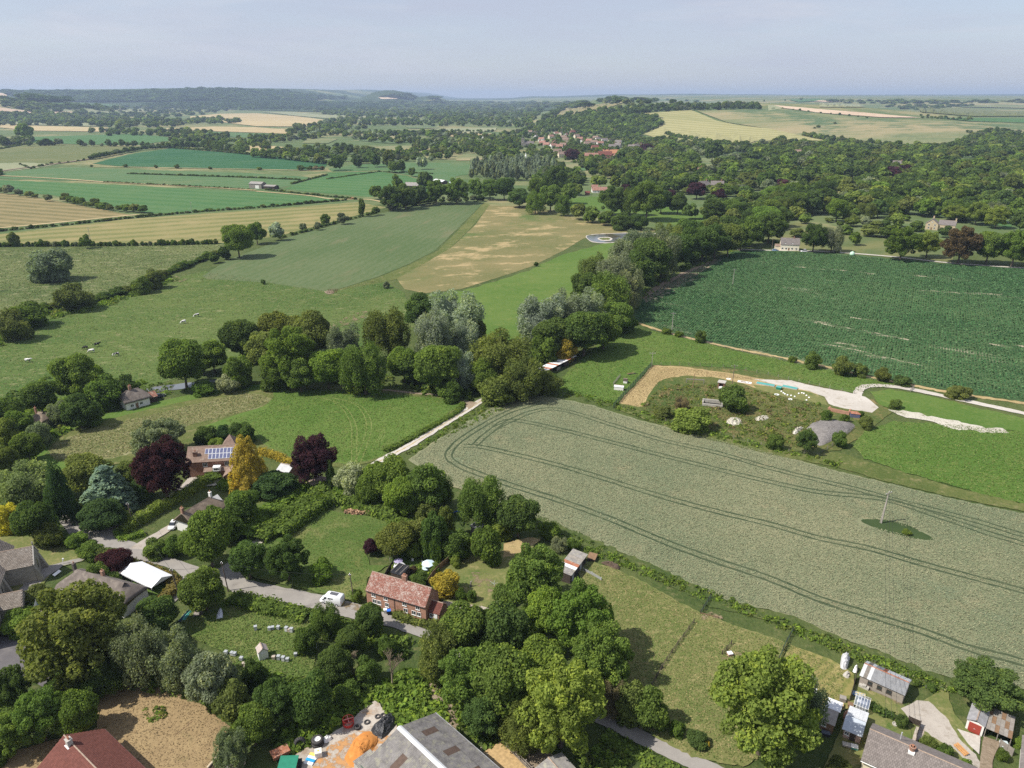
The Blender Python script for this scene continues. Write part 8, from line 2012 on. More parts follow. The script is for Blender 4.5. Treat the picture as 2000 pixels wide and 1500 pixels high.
p1 = pole('tall grey power pole on the grass island in the wheat', 1721,1023,9.0, POLEG, 2.2,.17,(.5,0), .5)
MB().tube((.0,.35,0),(.5,.1,8.4), .1,.07,8).build('post', POLEG, bpy.data.objects['utility_pole'])
p2 = pole('brown pole at the hedge end between the gravel drives', 261,1027,6.5, POLEM, .8,.15,(-.35,0))
p3 = pole('brown pole at the lane junction right of the fork tree', 446,1155,7.5, POLEM, .6,.15,(-.4,0))
p4_ = pole('brown pole beside the lane below the marquee', 352,1170,7.6, POLEM, .8,.16,(-.7,0))
p5_ = pole('thin pole at the left of the brick cottage', 692,1176,7.2, POLEM, .5,.14,(-.4,0))
p6 = pole('pale leaning post among the trees above the dry lawn', 237,1275,8.0, POLEG, 0,.2,(-.9,.2))
p7 = pole('dark pole beside the brick pump hut', 1429,758,9, POLEM, 2.2,.15,(.15,0))
p8 = pole('power pole at the near edge of the root crop', 1312,648,9, POLEG, 2.2,.17,(.1,0))
p9_ = pole('power pole standing in the root crop', 1431,556,9, POLEG, 2.2,.18,(.1,0))
p10 = pole('dark pole left of the cream house', 1507,491,9, POLEM, 2.0,.2)
p11 = pole('far thin pole at the edge of the wide green field', 375,416,10, POLEG, 1.8,.2)
p12 = pole('far thin pole beside the round hedge tree', 177,471,10, POLEG, 1.8,.2)
p13 = pole('pole by the corner of the straw strip', 1273,716,6, POLEG, 2.4,.13)
def cable(label, a, b, sag, rad=.022, grp='overhead wires'):
 mb = MB(); n = 14; q = None
 for i in range(n + 1):
  t = i / n; p = a + (b - a) * t - Vector((0,0,4 * sag * t * (1 - t)))
  if q is not None: mb.tube(q, p, rad, n=4, cap=False)
  q = p
 mb.build('overhead_wire', RUBBER, label=label, cat='wire', group=grp)
end = G(1690,1420)
for i in range(3): cable(['left', 'middle', 'right'][i] + ' overhead wire crossing the wheat from the tall grey pole', TOPS[p1][i], Vector((end.x + (i - 1) * .9, end.y - 6,8.5)), 1.2)
for i in range(3): cable(['left', 'middle', 'right'][i] + ' overhead wire over the pasture between the two root crop poles', TOPS[p8][i], TOPS[p9_][i], 1.0)
cable('overhead wire from the pump hut pole to the root crop edge pole', TOPS[p7][1], TOPS[p8][1], 1.2)
cable('overhead wire along the lane past the marquee hedge', TOPS[p4_][1], TOPS[p2][1], .8); cable('overhead wire over the lane junction', TOPS[p4_][1], TOPS[p3][1], .5); cable('overhead wire along the lane towards the brick cottage', TOPS[p3][1], TOPS[p5_][1], 1.0)
# ------------------------------------------------------------------ vehicles
def carpaint(name, c): return plain(name, c, .28,.03,1,0, spec=.5)
def loft(mb, secs, m=0):
 """closed cross-sections (lists of points) joined in a row"""
 n = len(secs[0]); vs = [p for s_ in secs for p in s_]
 fs = [(k * n + i, k * n + (i + 1) % n, (k + 1) * n + (i + 1) % n, (k + 1) * n + i) for k in range(len(secs) - 1) for i in range(n)]
 fs += [tuple(range(n))[::-1], tuple((len(secs) - 1) * n + i for i in range(n))]
 return mb.add(vs, fs, m)
def sec(x, w_, z0, z1, w1=None, ch=.08):
 w1 = w1 or w_ * .9
 return [(x, -w_ + .04, z0),(x, w_ - .04, z0),(x, w_, z0 + .1),(x, w_, z0 + (z1 - z0) * .5),(x, w1, z1 - ch),(x, w1 - ch, z1),(x, -w1 + ch, z1),(x, -w1, z1 - ch),(x, -w_, z0 + (z1 - z0) * .5),(x, -w_, z0 + .1)]
def wheel(par, x, y, rad=.33, w_=.2):
 o = MB().tube((0,-w_ / 2,0),(0, w_ / 2,0), rad, n=18).build('wheel', RUBBER, par, loc=(x, y, rad))
 MB().tube((0,-w_ / 2 - .01,0),(0, w_ / 2 + .01,0), rad * .58, n=14).build('rim', ALU, o)
def car(label, x, y, toward, paint, L=4.1, H_=1.45, name='parked_car'):
 a = G(x, y); b = G(*toward); r = thing(name, label, 'car', tuple(a), math.atan2(b.y - a.y, b.x - a.x))
 W = .86; h = L / 2
 mb = MB(); loft(mb, [sec(-h, W * .86,.32,.80), sec(-h + .12, W * .97,.24,.92), sec(-h + .7, W, .22,.95), sec(0, W, .22,.93), sec(h - 1.2, W, .22,.90), sec(h - .35, W * .97,.22,.80), sec(h, W * .82,.32,.66)]); mb.build('body', paint, r, True)
 mb = MB(); loft(mb, [sec(-h + .35, W * .86,.88,1.0, W * .82), sec(-h + .75, W * .86,.88, H_ - .02, W * .70), sec(.1, W * .86,.88, H_, W * .72), sec(.5, W * .86,.88, H_ - .08, W * .71), sec(h - 1.05, W * .84,.86,.95, W * .8)]); mb.build('window', GLASS, r)
 MB().box(-h + .85,.3,-W * .62, W * .62, H_ - .01, H_ + .025).build('roof', paint, r)
 for sx in (-h + .75, h - .8):
  for sy in (-W + .06, W - .06): wheel(r, sx, sy)
 for sy in (-W * .62, W * .62): MB().box(h - .16, h + .0, sy - .16, sy + .16,.56,.70).build('headlight', ALU, r); MB().box(-h - .01,-h + .14, sy - .14, sy + .14,.62,.78).build('tail_light', REDM, r)
 return r
car('small white hatchback in front of the thatched cottage gable', 339,1029,(330,1042), carpaint('white_car_paint', (.78,.78,.78)), 3.9,1.5)
car('dark blue car on the concrete drive right of the brick cottage', 977,1191,(968,1207), carpaint('navy_car_paint', (.02,.028,.06)), 4.2)
car('dark car parked left of the thatched cottage by the stream', 209,799,(222,797), carpaint('black_car_paint', (.02,.022,.026)), 4.4)
car('dark car parked right of the thatched cottage by the stream', 311,776,(322,773), carpaint('grey_car_paint', (.035,.04,.048)), 4.2)
car('pale blue car at the left of the cream house', 1514,490,(1524,490), carpaint('pale_blue_car_paint', (.30,.42,.6)), 4.4)
car('white car with dark windscreen right of the cream house', 1570,492,(1560,492), carpaint('white_car_paint', (.78,.78,.78)), 4.6,1.9)
# the camper van on the lane: nose to the left
a, b = G(672,1182), G(627,1173)
r = thing('parked_van', 'white high roofed panel van parked on the lane verge facing left', 'van', tuple((a + b) / 2), math.atan2(b.y - a.y, b.x - a.x))
VW = carpaint('white_van_paint', (.80,.81,.82)); W = .98; h = 2.55
mb = MB()
def vs_(x, w_, z0, z1, w1): return sec(x, w_, z0, z1, w1,.14)
loft(mb, [vs_(-h, W * .96,.42,2.3, W * .86), vs_(-h + .1, W, .36,2.42, W * .88), vs_(-.2, W, .36,2.46, W * .88), vs_(.9, W, .36,2.4, W * .87), vs_(1.25, W, .36,2.2, W * .85), vs_(1.75, W, .36,1.32, W * .93), vs_(2.35, W * .97,.36,1.05, W * .88), vs_(h, W * .86,.4,.82, W * .78)])
mb.build('body', VW, r, True)
mb = MB().add([(1.30,-W * .74,2.12),(1.30, W * .74,2.12),(1.76, W * .82,1.38),(1.76,-W * .82,1.38),(1.33,-W * .74,2.17),(1.33, W * .74,2.17),(1.80, W * .82,1.41),(1.80,-W * .82,1.41)], [(0,1,2,3),(4,7,6,5),(0,4,5,1),(1,5,6,2),(2,6,7,3),(3,7,4,0)]); mb.build('windscreen', GLASS, r)
for s in (-1,1):
 MB().hexa([(.75, s * W * .975 - .02,1.32),(1.55, s * W * .975 - .02,1.32),(1.55, s * W * .975 + .02,1.32),(.75, s * W * .975 + .02,1.32)], [(.75, s * W * .925 - .02,1.95),(1.2, s * W * .925 - .02,1.95),(1.2, s * W * .925 + .02,1.95),(.75, s * W * .925 + .02,1.95)]).build('window', GLASS, r)
 MB().hexa([(-.75, s * W * .975 - .02,1.35),(.45, s * W * .975 - .02,1.35),(.45, s * W * .975 + .02,1.35),(-.75, s * W * .975 + .02,1.35)], [(-.75, s * W * .93 - .02,1.88),(.45, s * W * .93 - .02,1.88),(.45, s * W * .93 + .02,1.88),(-.75, s * W * .93 + .02,1.88)]).build('window', GLASS, r)
 MB().box(1.5,1.62, s * (W + .12) - .1, s * (W + .12) + .1,1.25,1.5).build('mirror', RUBBER, r)
 MB().box(h - .14, h + .01, s * .6 - .18, s * .6 + .18,.72,.92).build('headlight', ALU, r); MB().box(-h - .02,-h + .03, s * .86 - .06, s * .86 + .06,.9,1.5).build('tail_light', REDM, r)
 for x_ in (-1.55,1.6): wheel(r, x_, s * (W - .06), .35,.24)
MB().box(-1.5,.3,-.45,.45,2.465,2.51).build('solar_panel', plain('dark_panel', (.10,.10,.11), .4,.1,2,0), r)
MB().box(-h - .1,-h, -W * .9, W * .9,.38,.58).build('bumper', RUBBER, r); MB().box(-h - .112,-h - .102,-W * .85, W * .85,.46,.56).build('reflective_stripe', plain('yellow_stripe', (.7,.5,.03), .5,.05,2,0), r); MB().box(-h - .012,-h - .0,-.012,.012,.6,2.2).build('door_seam', RUBBER, r)
MB().box(h - .05, h + .06,-W * .8, W * .8,.36,.6).build('bumper', RUBBER, r)
# ------------------------------------------------------------------ cottage garden things
def parasol(label, x, y, h, rad, m, tilt=0):
 r = thing('parasol', label, 'parasol', tuple(G(x, y)), .3, 'garden parasols')
 MB().tube((0,0,0),(0,0, h), .03, n=8).build('pole', ALU, r); MB().lathe([(.3,0),(.3,.08),(.05,.1)], 12).build('base', CONC, r)
 mb = MB(); n = 8
 vs = [(0,0, h)] + [(rad * math.cos(2 * math.pi * i / n), rad * math.sin(2 * math.pi * i / n), h - .5) for i in range(n)] + [(rad * math.cos(2 * math.pi * i / n), rad * math.sin(2 * math.pi * i / n), h - .65) for i in range(n)]
 mb.add(vs, [(0,1 + i, 1 + (i + 1) % n) for i in range(n)] + [(1 + i, 9 + i, 9 + (i + 1) % n, 1 + (i + 1) % n) for i in range(n)]); mb.build('canopy', m, r)
parasol('lilac garden parasol behind the white one', 779,1108,2.3,1.05, plain('lilac_cloth', (.32,.28,.42), .8,.05,1,0))
parasol('white garden parasol behind the brick cottage', 781,1117,2.2,1.35, CANVAS)
parasol('pale blue garden parasol right of the flower beds', 837,1114,2.4,1.5, plain('pale_blue_cloth', (.56,.68,.74), .8,.05,1,0))
r = thing('garden_table', 'round pale blue garden table below the pale blue parasol', 'table', tuple(G(833,1114)), 0); MB().lathe([(.01,.70),(1.0,.70),(1.0,.74),(.01,.74)], 20).build('tabletop', plain('pale_table', (.58,.70,.74), .4,.05,1,0), r); MB().tube((0,0,.05),(0,0,.7), .06, n=8).build('pedestal', ALU, r); MB().lathe([(.4,0),(.4,.05),(.05,.06)], 12).build('base', ALU, r)
for i, (x_, y_, lab) in enumerate([(806,1097, 'white garden chair between the parasols'),(826,1103, 'white garden chair left of the pale blue parasol'),(828,1111, 'white garden chair left of the round table')]):
 r = thing('garden_chair', lab, 'chair', tuple(G(x_, y_)), i, 'white garden chairs')
 MB().box(-.25,.25,-.25,.25,.40,.45).build('seat', WHITEP, r); MB().box(-.25,.25,.2,.25,.452,.95).build('backrest', WHITEP, r)
 for sx in (-.22,.22):
  for sy in (-.22,.22): MB().tube((sx, sy, 0),(sx, sy, .4), .025, n=6).build('leg', WHITEP, r)
r = thing('drying_frame', 'pale wooden drying frame left of the lilac parasol', 'frame', tuple(G(770,1098)), .4)
for i in range(4): MB().tube((-1, i * .3,1.2),(1, i * .3,1.4), .03, n=5).build('bar', WOODG, r)
for sx in (-.9,.9): MB().tube((sx, 0,0),(sx, .9,1.3), .04, n=5).build('leg', WOODG, r); MB().tube((sx, .9,0),(sx, 0,1.3), .04, n=5).build('leg', WOODG, r)
r, L = frame('lean_to', 'dark glazed lean-to behind the brick cottage roof', 'lean-to', (765,1131),(783,1137), 0); MB().slab([(0,-.4,2.1),(3.0,-.4,2.1),(3.0,3,2.5),(0,3,2.5)], .06).build('roof', BLACKP, r); MB().box(.1,2.9,-.3,2.9,0,2.0).build('wall', TIMBER, r)
for i in range(3): MB().box(.2 + i * 1.2,.3 + i * 1.2,-.4,2.9,2.52,2.6).build('rafter', WOODG, r)
r = thing('wheelie_bin', 'blue wheeled bin in front of the brick cottage', 'bin', tuple(G(760,1201)), .2)
MB().hexa([(-.28,-.3,.08),(.28,-.3,.08),(.28,.3,.08),(-.28,.3,.08)], [(-.36,-.4,1.15),(.36,-.4,1.15),(.36,.4,1.15),(-.36,.4,1.15)]).build('body', RUBBER, r); MB().prism([(-.42,1.16),(.42,1.16),(.38,1.26),(-.38,1.26)], 'x', -.40,.40).build('lid', BLUEP, r)
for s in (-.3,.3): MB().tube((s - .04,.34,.1),(s + .04,.34,.1), .1, n=10).build('wheel', RUBBER, r)
r = thing('wheelie_bin', 'white lidded bin left of the blue bin', 'bin', tuple(G(753,1198)), .2)
MB().hexa([(-.25,-.28,.05),(.25,-.28,.05),(.25,.28,.05),(-.25,.28,.05)], [(-.33,-.36,1.0),(.33,-.36,1.0),(.33,.36,1.0),(-.33,.36,1.0)]).build('body', WHITEP, r); MB().box(-.36,.36,-.4,.4,1.01,1.08).build('lid', WHITEP, r)
r = thing('garden_slide', 'bright blue plastic slide on the grass by the wheat corner', 'slide', tuple(G(893,1006)), -.9)
MB().slab([(-1.4,-.35,.15),(1.2,-.35,1.7),(1.2,.35,1.7),(-1.4,.35,.15)], .06).build('chute', BLUEP, r)
for s in (-.38,.38): MB().slab([(-1.4, s - .04,.35),(1.2, s - .04,1.95),(1.2, s + .04,1.95),(-1.4, s + .04,.35)], .2).build('side', BLUEP, r); MB().tube((1.3, s, 0),(1.2, s, 1.9), .05, n=6).build('leg', GREENP, r)
for z_ in (.4,.8,1.2): MB().tube((1.27,-.36, z_),(1.27,.36, z_), .03, n=6).build('rung', GREENP, r)
r = thing('dead_stump', 'grey dead tree stump on the dry lawn', 'stump', tuple(G(919,1147)), 0); mb = MB().tube((0,0,0),(.1,0,1.5), .25,.16,8); mb.tube((.1,0,1.2),(.5,.2,1.9), .1,.04,6); mb.build('trunk', WOODG, r)
r = thing('clothes_airer', 'grey green rotary airer lying on the dry lawn', 'airer', tuple(G(964,1142)), 0)
for i in range(5): MB().tube((0,0,.3),(.9 * math.cos(i * 1.26), .9 * math.sin(i * 1.26), .5), .03, n=5).build('arm', ALU, r)
# ------------------------------------------------------------------ apiary meadow
def hive_mesh(k):
 b = MB()
 for i in range(2 + k): b.box(-.25,.25,-.25,.25,.25 + i * .24 + .002 * i, .25 + i * .24 + .236)
 return b
HV = {}
hv_body = [hive_mesh(k).mesh('body') for k in (0,1)]; hv_roof = [MB().box(-.29,.29,-.29,.29,.735 + .24 * k, .86 + .24 * k).mesh('roof') for k in (0,1)]; hv_leg = MB().box(-.04,.04,-.04,.04,0,.248).mesh('leg')
hm = [plain('white_hive', (.56,.57,.56), .7,.15,2,.1), plain('pale_grey_hive', (.36,.38,.39), .7,.1,2,0), plain('weathered_hive', (.42,.36,.29), .85,.2,2,.1)]
rows_ = [('in the upper row of the apiary', [(500,1232,0,1),(527,1232,0,0),(533,1231,1,0),(544,1230,1,0),(560,1234,0,1),(565,1235,2,0),(570,1236,0,1),(591,1244,0,0),(597,1244,2,1),(616,1268,0,1)]),
   ('in the lower row of the apiary', [(535,1289,2,0),(545,1290,1,1),(554,1292,0,1),(562,1293,0,0),(578,1283,1,0)]),
   ('at the left side of the apiary', [(442,1279,0,0),(454,1281,0,0),(459,1282,1,0),(472,1291,1,0),(477,1302,2,0),(481,1307,2,0),(486,1311,0,0)])]
for g, L_ in rows_:
 for i, (x_, y_, m_, k) in enumerate(L_):
  rt = thing('beehive', '%s beehive, %s from the left %s' % (['white', 'pale grey', 'weathered brown'][m_], ordinal(i + 1), g), 'beehive', tuple(G(x_, y_)), random.uniform(-.4,.4), 'beehives in the meadow'); rt.scale = (1.1,) * 3
  for nm, me in (('body', hv_body[k]),('roof', hv_roof[k])):
   o = obj(nm, me, None, rt)
   if not me.materials: me.materials.append(hm[0])
   o.material_slots[0].link = 'OBJECT'; o.material_slots[0].material = hm[m_] if nm == 'body' else hm[1 if m_ == 0 else m_]
  for sx in (-.2,.2):
   for sy in (-.2,.2):
    o = obj('leg', hv_leg, TIMBER, rt, (sx, sy, 0))
r = thing('apiary_hut', 'tall white bee hut with pale peaked roof among the hives', 'hut', tuple(G(514,1284)), .55)
gable(r, 1.7,1.7,2.0,2.7, WHITEP, plain('pale_brown_felt', (.40,.34,.31), .9,.2,2,.2), .15, x0=-.85, y0=-.85, axis='y'); door(r, -.1,-.87,0,.7,1.7, 'f', WHITEP)
def hull(label, x, y, toward, L, W, H_, m, name='rowing_boat', cat='boat', point=(1,.25)):
 a, b = G(x, y), G(*toward); r = thing(name, label, cat, tuple(a), math.atan2(b.y - a.y, b.x - a.x)); mb = MB(); secs = []
 for i in range(13):
  t = i / 12; k = math.sin(math.pi * min(1, max(0.02, t * .62 + .36 if point[1] else t))) ** .7; x_ = -L / 2 + L * t
  secs.append([(x_, W / 2 * k * math.cos(q), H_ * (k ** .5) * math.sin(q) + .02) for q in np.linspace(0, math.pi, 9)])
 loft(mb, secs); mb.build('hull', m, r, True); MB().box(-L / 2 + .1, L / 2 - .5,-.04,.04, H_ * .9, H_ + .08).build('keel', m, r); return r
hull('white upturned rowing boat on the apiary meadow', 430,1199,(431,1187), 3.6,1.35,.5, plain('boat_white', (.66,.68,.72), .5,.08,1,.05))
hull('teal green upturned canoe beside the dark tree', 369,1200,(376,1192), 4.2,.9,.4, TEAL, 'canoe', 'canoe'); hull('dark blue canoe left of the teal canoe', 361,1203,(368,1195), 4.0,.8,.38, plain('navy_canoe', (.02,.06,.11), .4,.1,1,0), 'canoe', 'canoe')
r, L = frame('timber_stack', 'stack of old boards and frames beside the canoes', 'timber', (376,1206),(398,1209), 0)
for i in range(7): MB().box(-.1 * i, 1.9 - .1 * i, i * .28, i * .28 + .22,.0 + .06 * i, .12 + .06 * i).build('board', WOODG if i % 2 else WOODB, r)
MB().slab([(.2,-.2,.5),(1.4,.2,.7),(1.2,2,1.1),(0,1.6,.9)], .08).build('board', WOODG, r)
r, L = frame('white_boards', 'white painted boards lying in the weeds below the apiary', 'boards', (624,1313),(640,1316), 0)
for i in range(2): MB().box(0,1.5 - .2 * i, i * .35, i * .35 + .3,.3,.36 + .03 * i).build('board', WHITEP, r)
# ------------------------------------------------------------------ barn yard things
def tyre(label, x, y, R_, w_, flat=True, rim=None, rz=0, z=0):
 r = thing('tyre', label, 'tyre', (*tuple(G(x, y))[:2], z + .24), rz, 'tyres in the barn yard')
 prof = [(R_ * .55,0),(R_ * .8,0),(R_ * .97, w_ * .15),(R_, w_ * .3),(R_, w_ * .7),(R_ * .97, w_ * .85),(R_ * .8, w_),(R_ * .55, w_),(R_ * .58, w_ * .5),(R_ * .55,0)]
 o = MB().lathe(prof, 24).build('tread', plain('worn_rubber', (.062,.058,.056), .9,.25,3,.2), r, True)
 lug = MB()
 for i in range(18):
  a = 2 * math.pi * i / 18; c, s_ = math.cos(a), math.sin(a); lug.hexa([(R_ * c - .03 * s_ - .0, R_ * s_ + .03 * c, w_ * .1),(R_ * c + .03 * s_, R_ * s_ - .03 * c, w_ * .1),(R_ * 1.04 * c + .03 * s_, R_ * 1.04 * s_ - .03 * c, w_ * .1),(R_ * 1.04 * c - .03 * s_, R_ * 1.04 * s_ + .03 * c, w_ * .1)], [(R_ * c - .03 * s_, R_ * s_ + .03 * c, w_ * .9),(R_ * c + .03 * s_, R_ * s_ - .03 * c, w_ * .9),(R_ * 1.04 * c + .03 * s_, R_ * 1.04 * s_ - .03 * c, w_ * .9),(R_ * 1.04 * c - .03 * s_, R_ * 1.04 * s_ + .03 * c, w_ * .9)])
 lug.build('lugs', RUBBER, r)
 if rim: MB().lathe([(.12, w_ * .6),(.3 * R_, w_ * .55),(.57 * R_, w_ * .9),(.57 * R_, w_ * .3),(.12, w_ * .3),(.12, w_ * .6)], 18).build('rim', rim, r)
 if not flat: r.rotation_euler = (R(78), 0, rz)
 return r
tyre('thin tyre lying at the tip of the barn yard, left of a pair', 738,1402,.50,.2); tyre('thin tyre lying at the tip of the barn yard, right of a pair', 749,1400,.52,.24, rz=.3)
tyre('thin tyre lying alone in the middle of the barn yard', 717,1413,.52,.2, rz=.7); tyre('small wide tyre between red feeder and sand heap', 699,1424,.56,.45, rz=.2)
tyre('big tractor wheel with white rim lying on another tyre', 621,1455,.98,.6, rim=WHITEP, z=.55); tyre('big tractor tyre lying under the white rimmed wheel', 621,1455.5,1.0,.54); tyre('large tractor tyre half sunk in the weeds', 586,1455,.95,.6, False, rz=.4, z=.5)
r = thing('ring_feeder', 'round red cattle ring feeder at the edge of the barn yard', 'feeder', tuple(G(681,1417)), .2)
for z_ in (.1,.75,1.5):
 mb = MB()
 for i in range(24):
  a0, a1 = 2 * math.pi * i / 24,2 * math.pi * (i + 1) / 24; mb.tube((.92 * math.cos(a0), .92 * math.sin(a0), z_),(.92 * math.cos(a1), .92 * math.sin(a1), z_), .05, n=6, cap=False)
 mb.build('hoop', REDM, r)
for i in range(20): a0 = 2 * math.pi * i / 20; MB().tube((.92 * math.cos(a0), .92 * math.sin(a0), .05),(.92 * math.cos(a0), .92 * math.sin(a0), 1.5), .03, n=5).build('bar', REDM, r)
MB().lathe([(.88,.05),(.9,.7),(.88,.7),(.86,.05)], 24).build('skirt', REDM, r)
for a0 in (.2,.2 + math.pi / 2): MB().tube((.92 * math.cos(a0), .92 * math.sin(a0), 1.5),(-.92 * math.cos(a0), -.92 * math.sin(a0), 1.5), .05, n=6).build('cross_bar', plain('pale_red', (.7,.3,.27), .5,.05,2,0), r)
r, L = frame('bulk_tank', 'white caged cube tank in the barn yard', 'tank', (616,1483),(629,1480), 0.2); MB().box(0,1.1,0,1.1,.16,1.3).build('body', plain('off_white_plastic', (.70,.68,.60), .5,.06,1,0), r); MB().box(-.05,1.15,-.05,1.15,0,.15).build('pallet', WOODG, r); MB().lathe([(.14,1.3),(.14,1.36),(.01,1.37)], 12,(.55,.55,0)).build('cap', plain('yellow_cap', (.75,.55,.12), .5,.05,2,0), r)
mb = MB()
for z_ in (.4,.8,1.2):
 for y_ in (-.03,1.13): mb.tube((0, y_, z_),(1.1, y_, z_), .02, n=4)
 for x_ in (-.03,1.13): mb.tube((x_, 0, z_),(x_, 1.1, z_), .02, n=4)
mb.build('cage', ALU, r)
r, L = frame('pallet_of_sacks', 'pallet with white, blue and yellow feed sacks in the barn yard', 'sacks', (592,1492),(606,1496), 0.2); MB().box(0,1.7,0,2.2,0,.14).build('pallet', WOODG, r)
for i in range(4): MB().box(.05,1.6,.05 + i * .55,.55 + i * .55,.143,.42 + .05 * (i % 2)).build('sack', [WHITEP, plain('blue_sack', (.03,.32,.62), .6,.1,2,.1), WHITEP, plain('yellow_sack', (.8,.56,.14), .6,.1,2,.1)][i], r)
r, L = frame('machine_shed', 'small structure with dark green sheet roof at the bottom edge', 'shed', (541,1503),(572,1502), 1.7); MB().slab([(0,0,1.75),(2.9,0,1.75),(2.9,2.4,1.95),(0,2.4,1.95)], .07).build('roof', GREENP, r); MB().box(.1,2.8,.1,2.3,0,1.7).build('wall', TIMBER, r)
r, L = frame('dark_crate', 'black plastic crate beside the green roofed structure', 'crate', (576,1502),(586,1501), .2); MB().box(0,1.0,0,1.2,0,.95).build('body', RUBBER, r); MB().box(-.05,1.05,-.05,1.25,.953,1.02).build('lid', BLACKP, r)
r, L = frame('farm_trailer', 'old rusty brown farm machine beside the green roofed structure', 'machinery', (536,1490),(560,1478), 0.2); MB().hexa([(0,0,.5),(2.6,0,.5),(2.6,1.5,.5),(0,1.5,.5)], [(-.1,-.15,1.3),(2.7,-.15,1.3),(2.7,1.65,1.3),(-.1,1.65,1.3)]).build('body', RUST, r); MB().tube((2.6,.75,.6),(4.2,.75,.45), .06, n=6).build('drawbar', RUST, r)
for y_ in (-.1,1.6): MB().tube((1.2, y_ - .1,.45),(1.2, y_ + .1,.45), .45, n=14).build('wheel', RUBBER, r)
# ------------------------------------------------------------------ things round the bungalow and the church
def crate(name, label, cat, x, y, w_, d, h, m, lidm=None, rz=.3):
 r = thing(name, label, cat, tuple(G(x, y)), rz); MB().box(-w_ / 2, w_ / 2,-d / 2, d / 2,0, h).build('body', m, r); MB().box(-w_ / 2 - .04, w_ / 2 + .04,-d / 2 - .04, d / 2 + .04, h + .003, h + .08).build('lid', lidm or m, r); return r
crate('compost_bin', 'grey slatted compost bin above the white roofed shed', 'bin', 1645,1370,1.0,.9,.9, WOODG, FELT, -.4); crate('wooden_box', 'pale wooden box above the white roofed shed', 'box', 1640,1381,1.0,.8,.7, WOODB, plain('pale_ply', (.46,.34,.2), .9,.1,2,.1), -.4)
crate('wooden_box', 'brown wooden box at the left corner of the greenhouse', 'box', 1660,1381,.8,.8,.7, WOODB, WOODB, -.4); crate('cold_frame', 'blue and yellow covered cold frame behind the greenhouse', 'cold frame', 1676,1359,2.2,.9,.4, BLUEP, plain('yellowish_sheet', (.5,.42,.22), .7,.3,1.5,.2,(.1,.25,.5),(.5,.55)), -.42)
crate('cold_frame', 'white cold frame near the bottom right corner', 'cold frame', 1961,1458,1.1,1.3,.5, WHITEP, plain('pale_glass', (.55,.65,.68), .2,.05,1,0), -.2); crate('water_butt', 'dark water trough at the front of the timber shed', 'trough', 1612,1436,1.3,.7,.6, RUBBER, plain('trough_water', (.12,.14,.17), .1,.1,1,0), -.35)
crate('salvage_crate', 'crate of mixed pots in front of the pinkish shed', 'crate', 1655,1459,1.6,.8,.5, WOODG, CONC, -.35); crate('salvage_crate', 'pale crate of bottles right of the pinkish shed door', 'crate', 1668,1463,1.0,.8,.6, TEAL, WHITEP, -.35)
crate('white_trailer', 'long white covered trailer half under the great tree', 'trailer', 1586,1362,1.0,2.6,1.0, WHITEP, TINW, -.5); crate('hen_coop', 'small pinkish coop with white lid in the paddock pen', 'coop', 1425,1281,.9,.8,.7, plain('pink_brick', (.4,.25,.2), .9,.2,2,.1), WHITEP, .2)
r, L = frame('garden_bench', 'long orange timber bench beside the gravel drive of the bungalow', 'bench', (1861,1458),(1883,1480), 0)
for i in range(3): MB().box(0, L, i * .3, i * .3 + .25,.42 + i * .1,.48 + i * .1).build('plank', WOODO, r)
for x_ in (.2, L / 2, L - .2): MB().box(x_ - .06, x_ + .06,.05,.75,0,.41).build('leg', WOODO, r)
for i, (x_, y_, rr_) in enumerate([(1748,1417,.45),(1690,1404,.4),(1729,1392,.35)]):
 r = thing('plant_tub', ['stone rimmed plant tub behind the bungalow', 'green hose reel tub right of the pinkish shed', 'small pale tub on the bungalow lawn'][i], 'tub', tuple(G(x_, y_)), 0); MB().lathe([(rr_, 0),(rr_ * 1.1,.4),(rr_ * .8,.4),(rr_ * .75,.25),(.01,.25)], 16).build('pot', [CONC, GREENP, CONC][i], r)
ribbon('slab_path', [(1797,1424),(1792,1440),(1788,1458)], 1.3, GR['yard'], wob=.02)
r, L = frame('white_board', 'white table top leaning at the end of the long thatched cottage', 'board', (108,1129),(121,1119), 0); MB().slab([(0,0,.5),(L, 0,.5),(L, .6,.8),(0,.6,.8)], .05).build('top', WHITEP, r)
for x_ in (.2, L - .2): MB().tube((x_, .3,0),(x_, .3,.6), .04, n=6).build('leg', ALU, r)
r = thing('notice_post', 'slim white post beside the church path', 'post', tuple(G(122,1103)), 0); MB().tube((0,0,0),(.3,.2,1.5), .07, n=6).build('post', WHITEP, r); MB().box(.15,.5,.1,.3,1.2,1.6).build('sign', WHITEP, r)
r = thing('sailing_dinghy', 'small dinghy with white and blue sail behind the brick garage', 'boat', tuple(G(74,1199)), .2)
mb = MB(); secs = []
for i in range(9):
 t = i / 8; k = math.sin(math.pi * (t * .6 + .38)) ** .7; secs.append([(-1.4 + 2.8 * t, .6 * k * math.cos(q), .75 - .5 * k * math.sin(q)) for q in np.linspace(0, math.pi, 7)])
loft(mb, secs); mb.build('hull', plain('maroon_hull', (.17,.03,.05), .5,.1,1,0), r, True); MB().tube((.3,0,.7),(.3,0,3.6), .04, n=6).build('mast', ALU, r)
MB().prism([(-.9,1.0),(.25,1.0),(.25,3.4)], 'y', -.015,.015).build('sail', WHITEP, r); MB().prism([(.36,1.0),(.9,1.0),(.36,3.0)], 'y', -.012,.012).build('jib', plain('blue_sail', (.15,.3,.62), .7,.05,1,0), r)
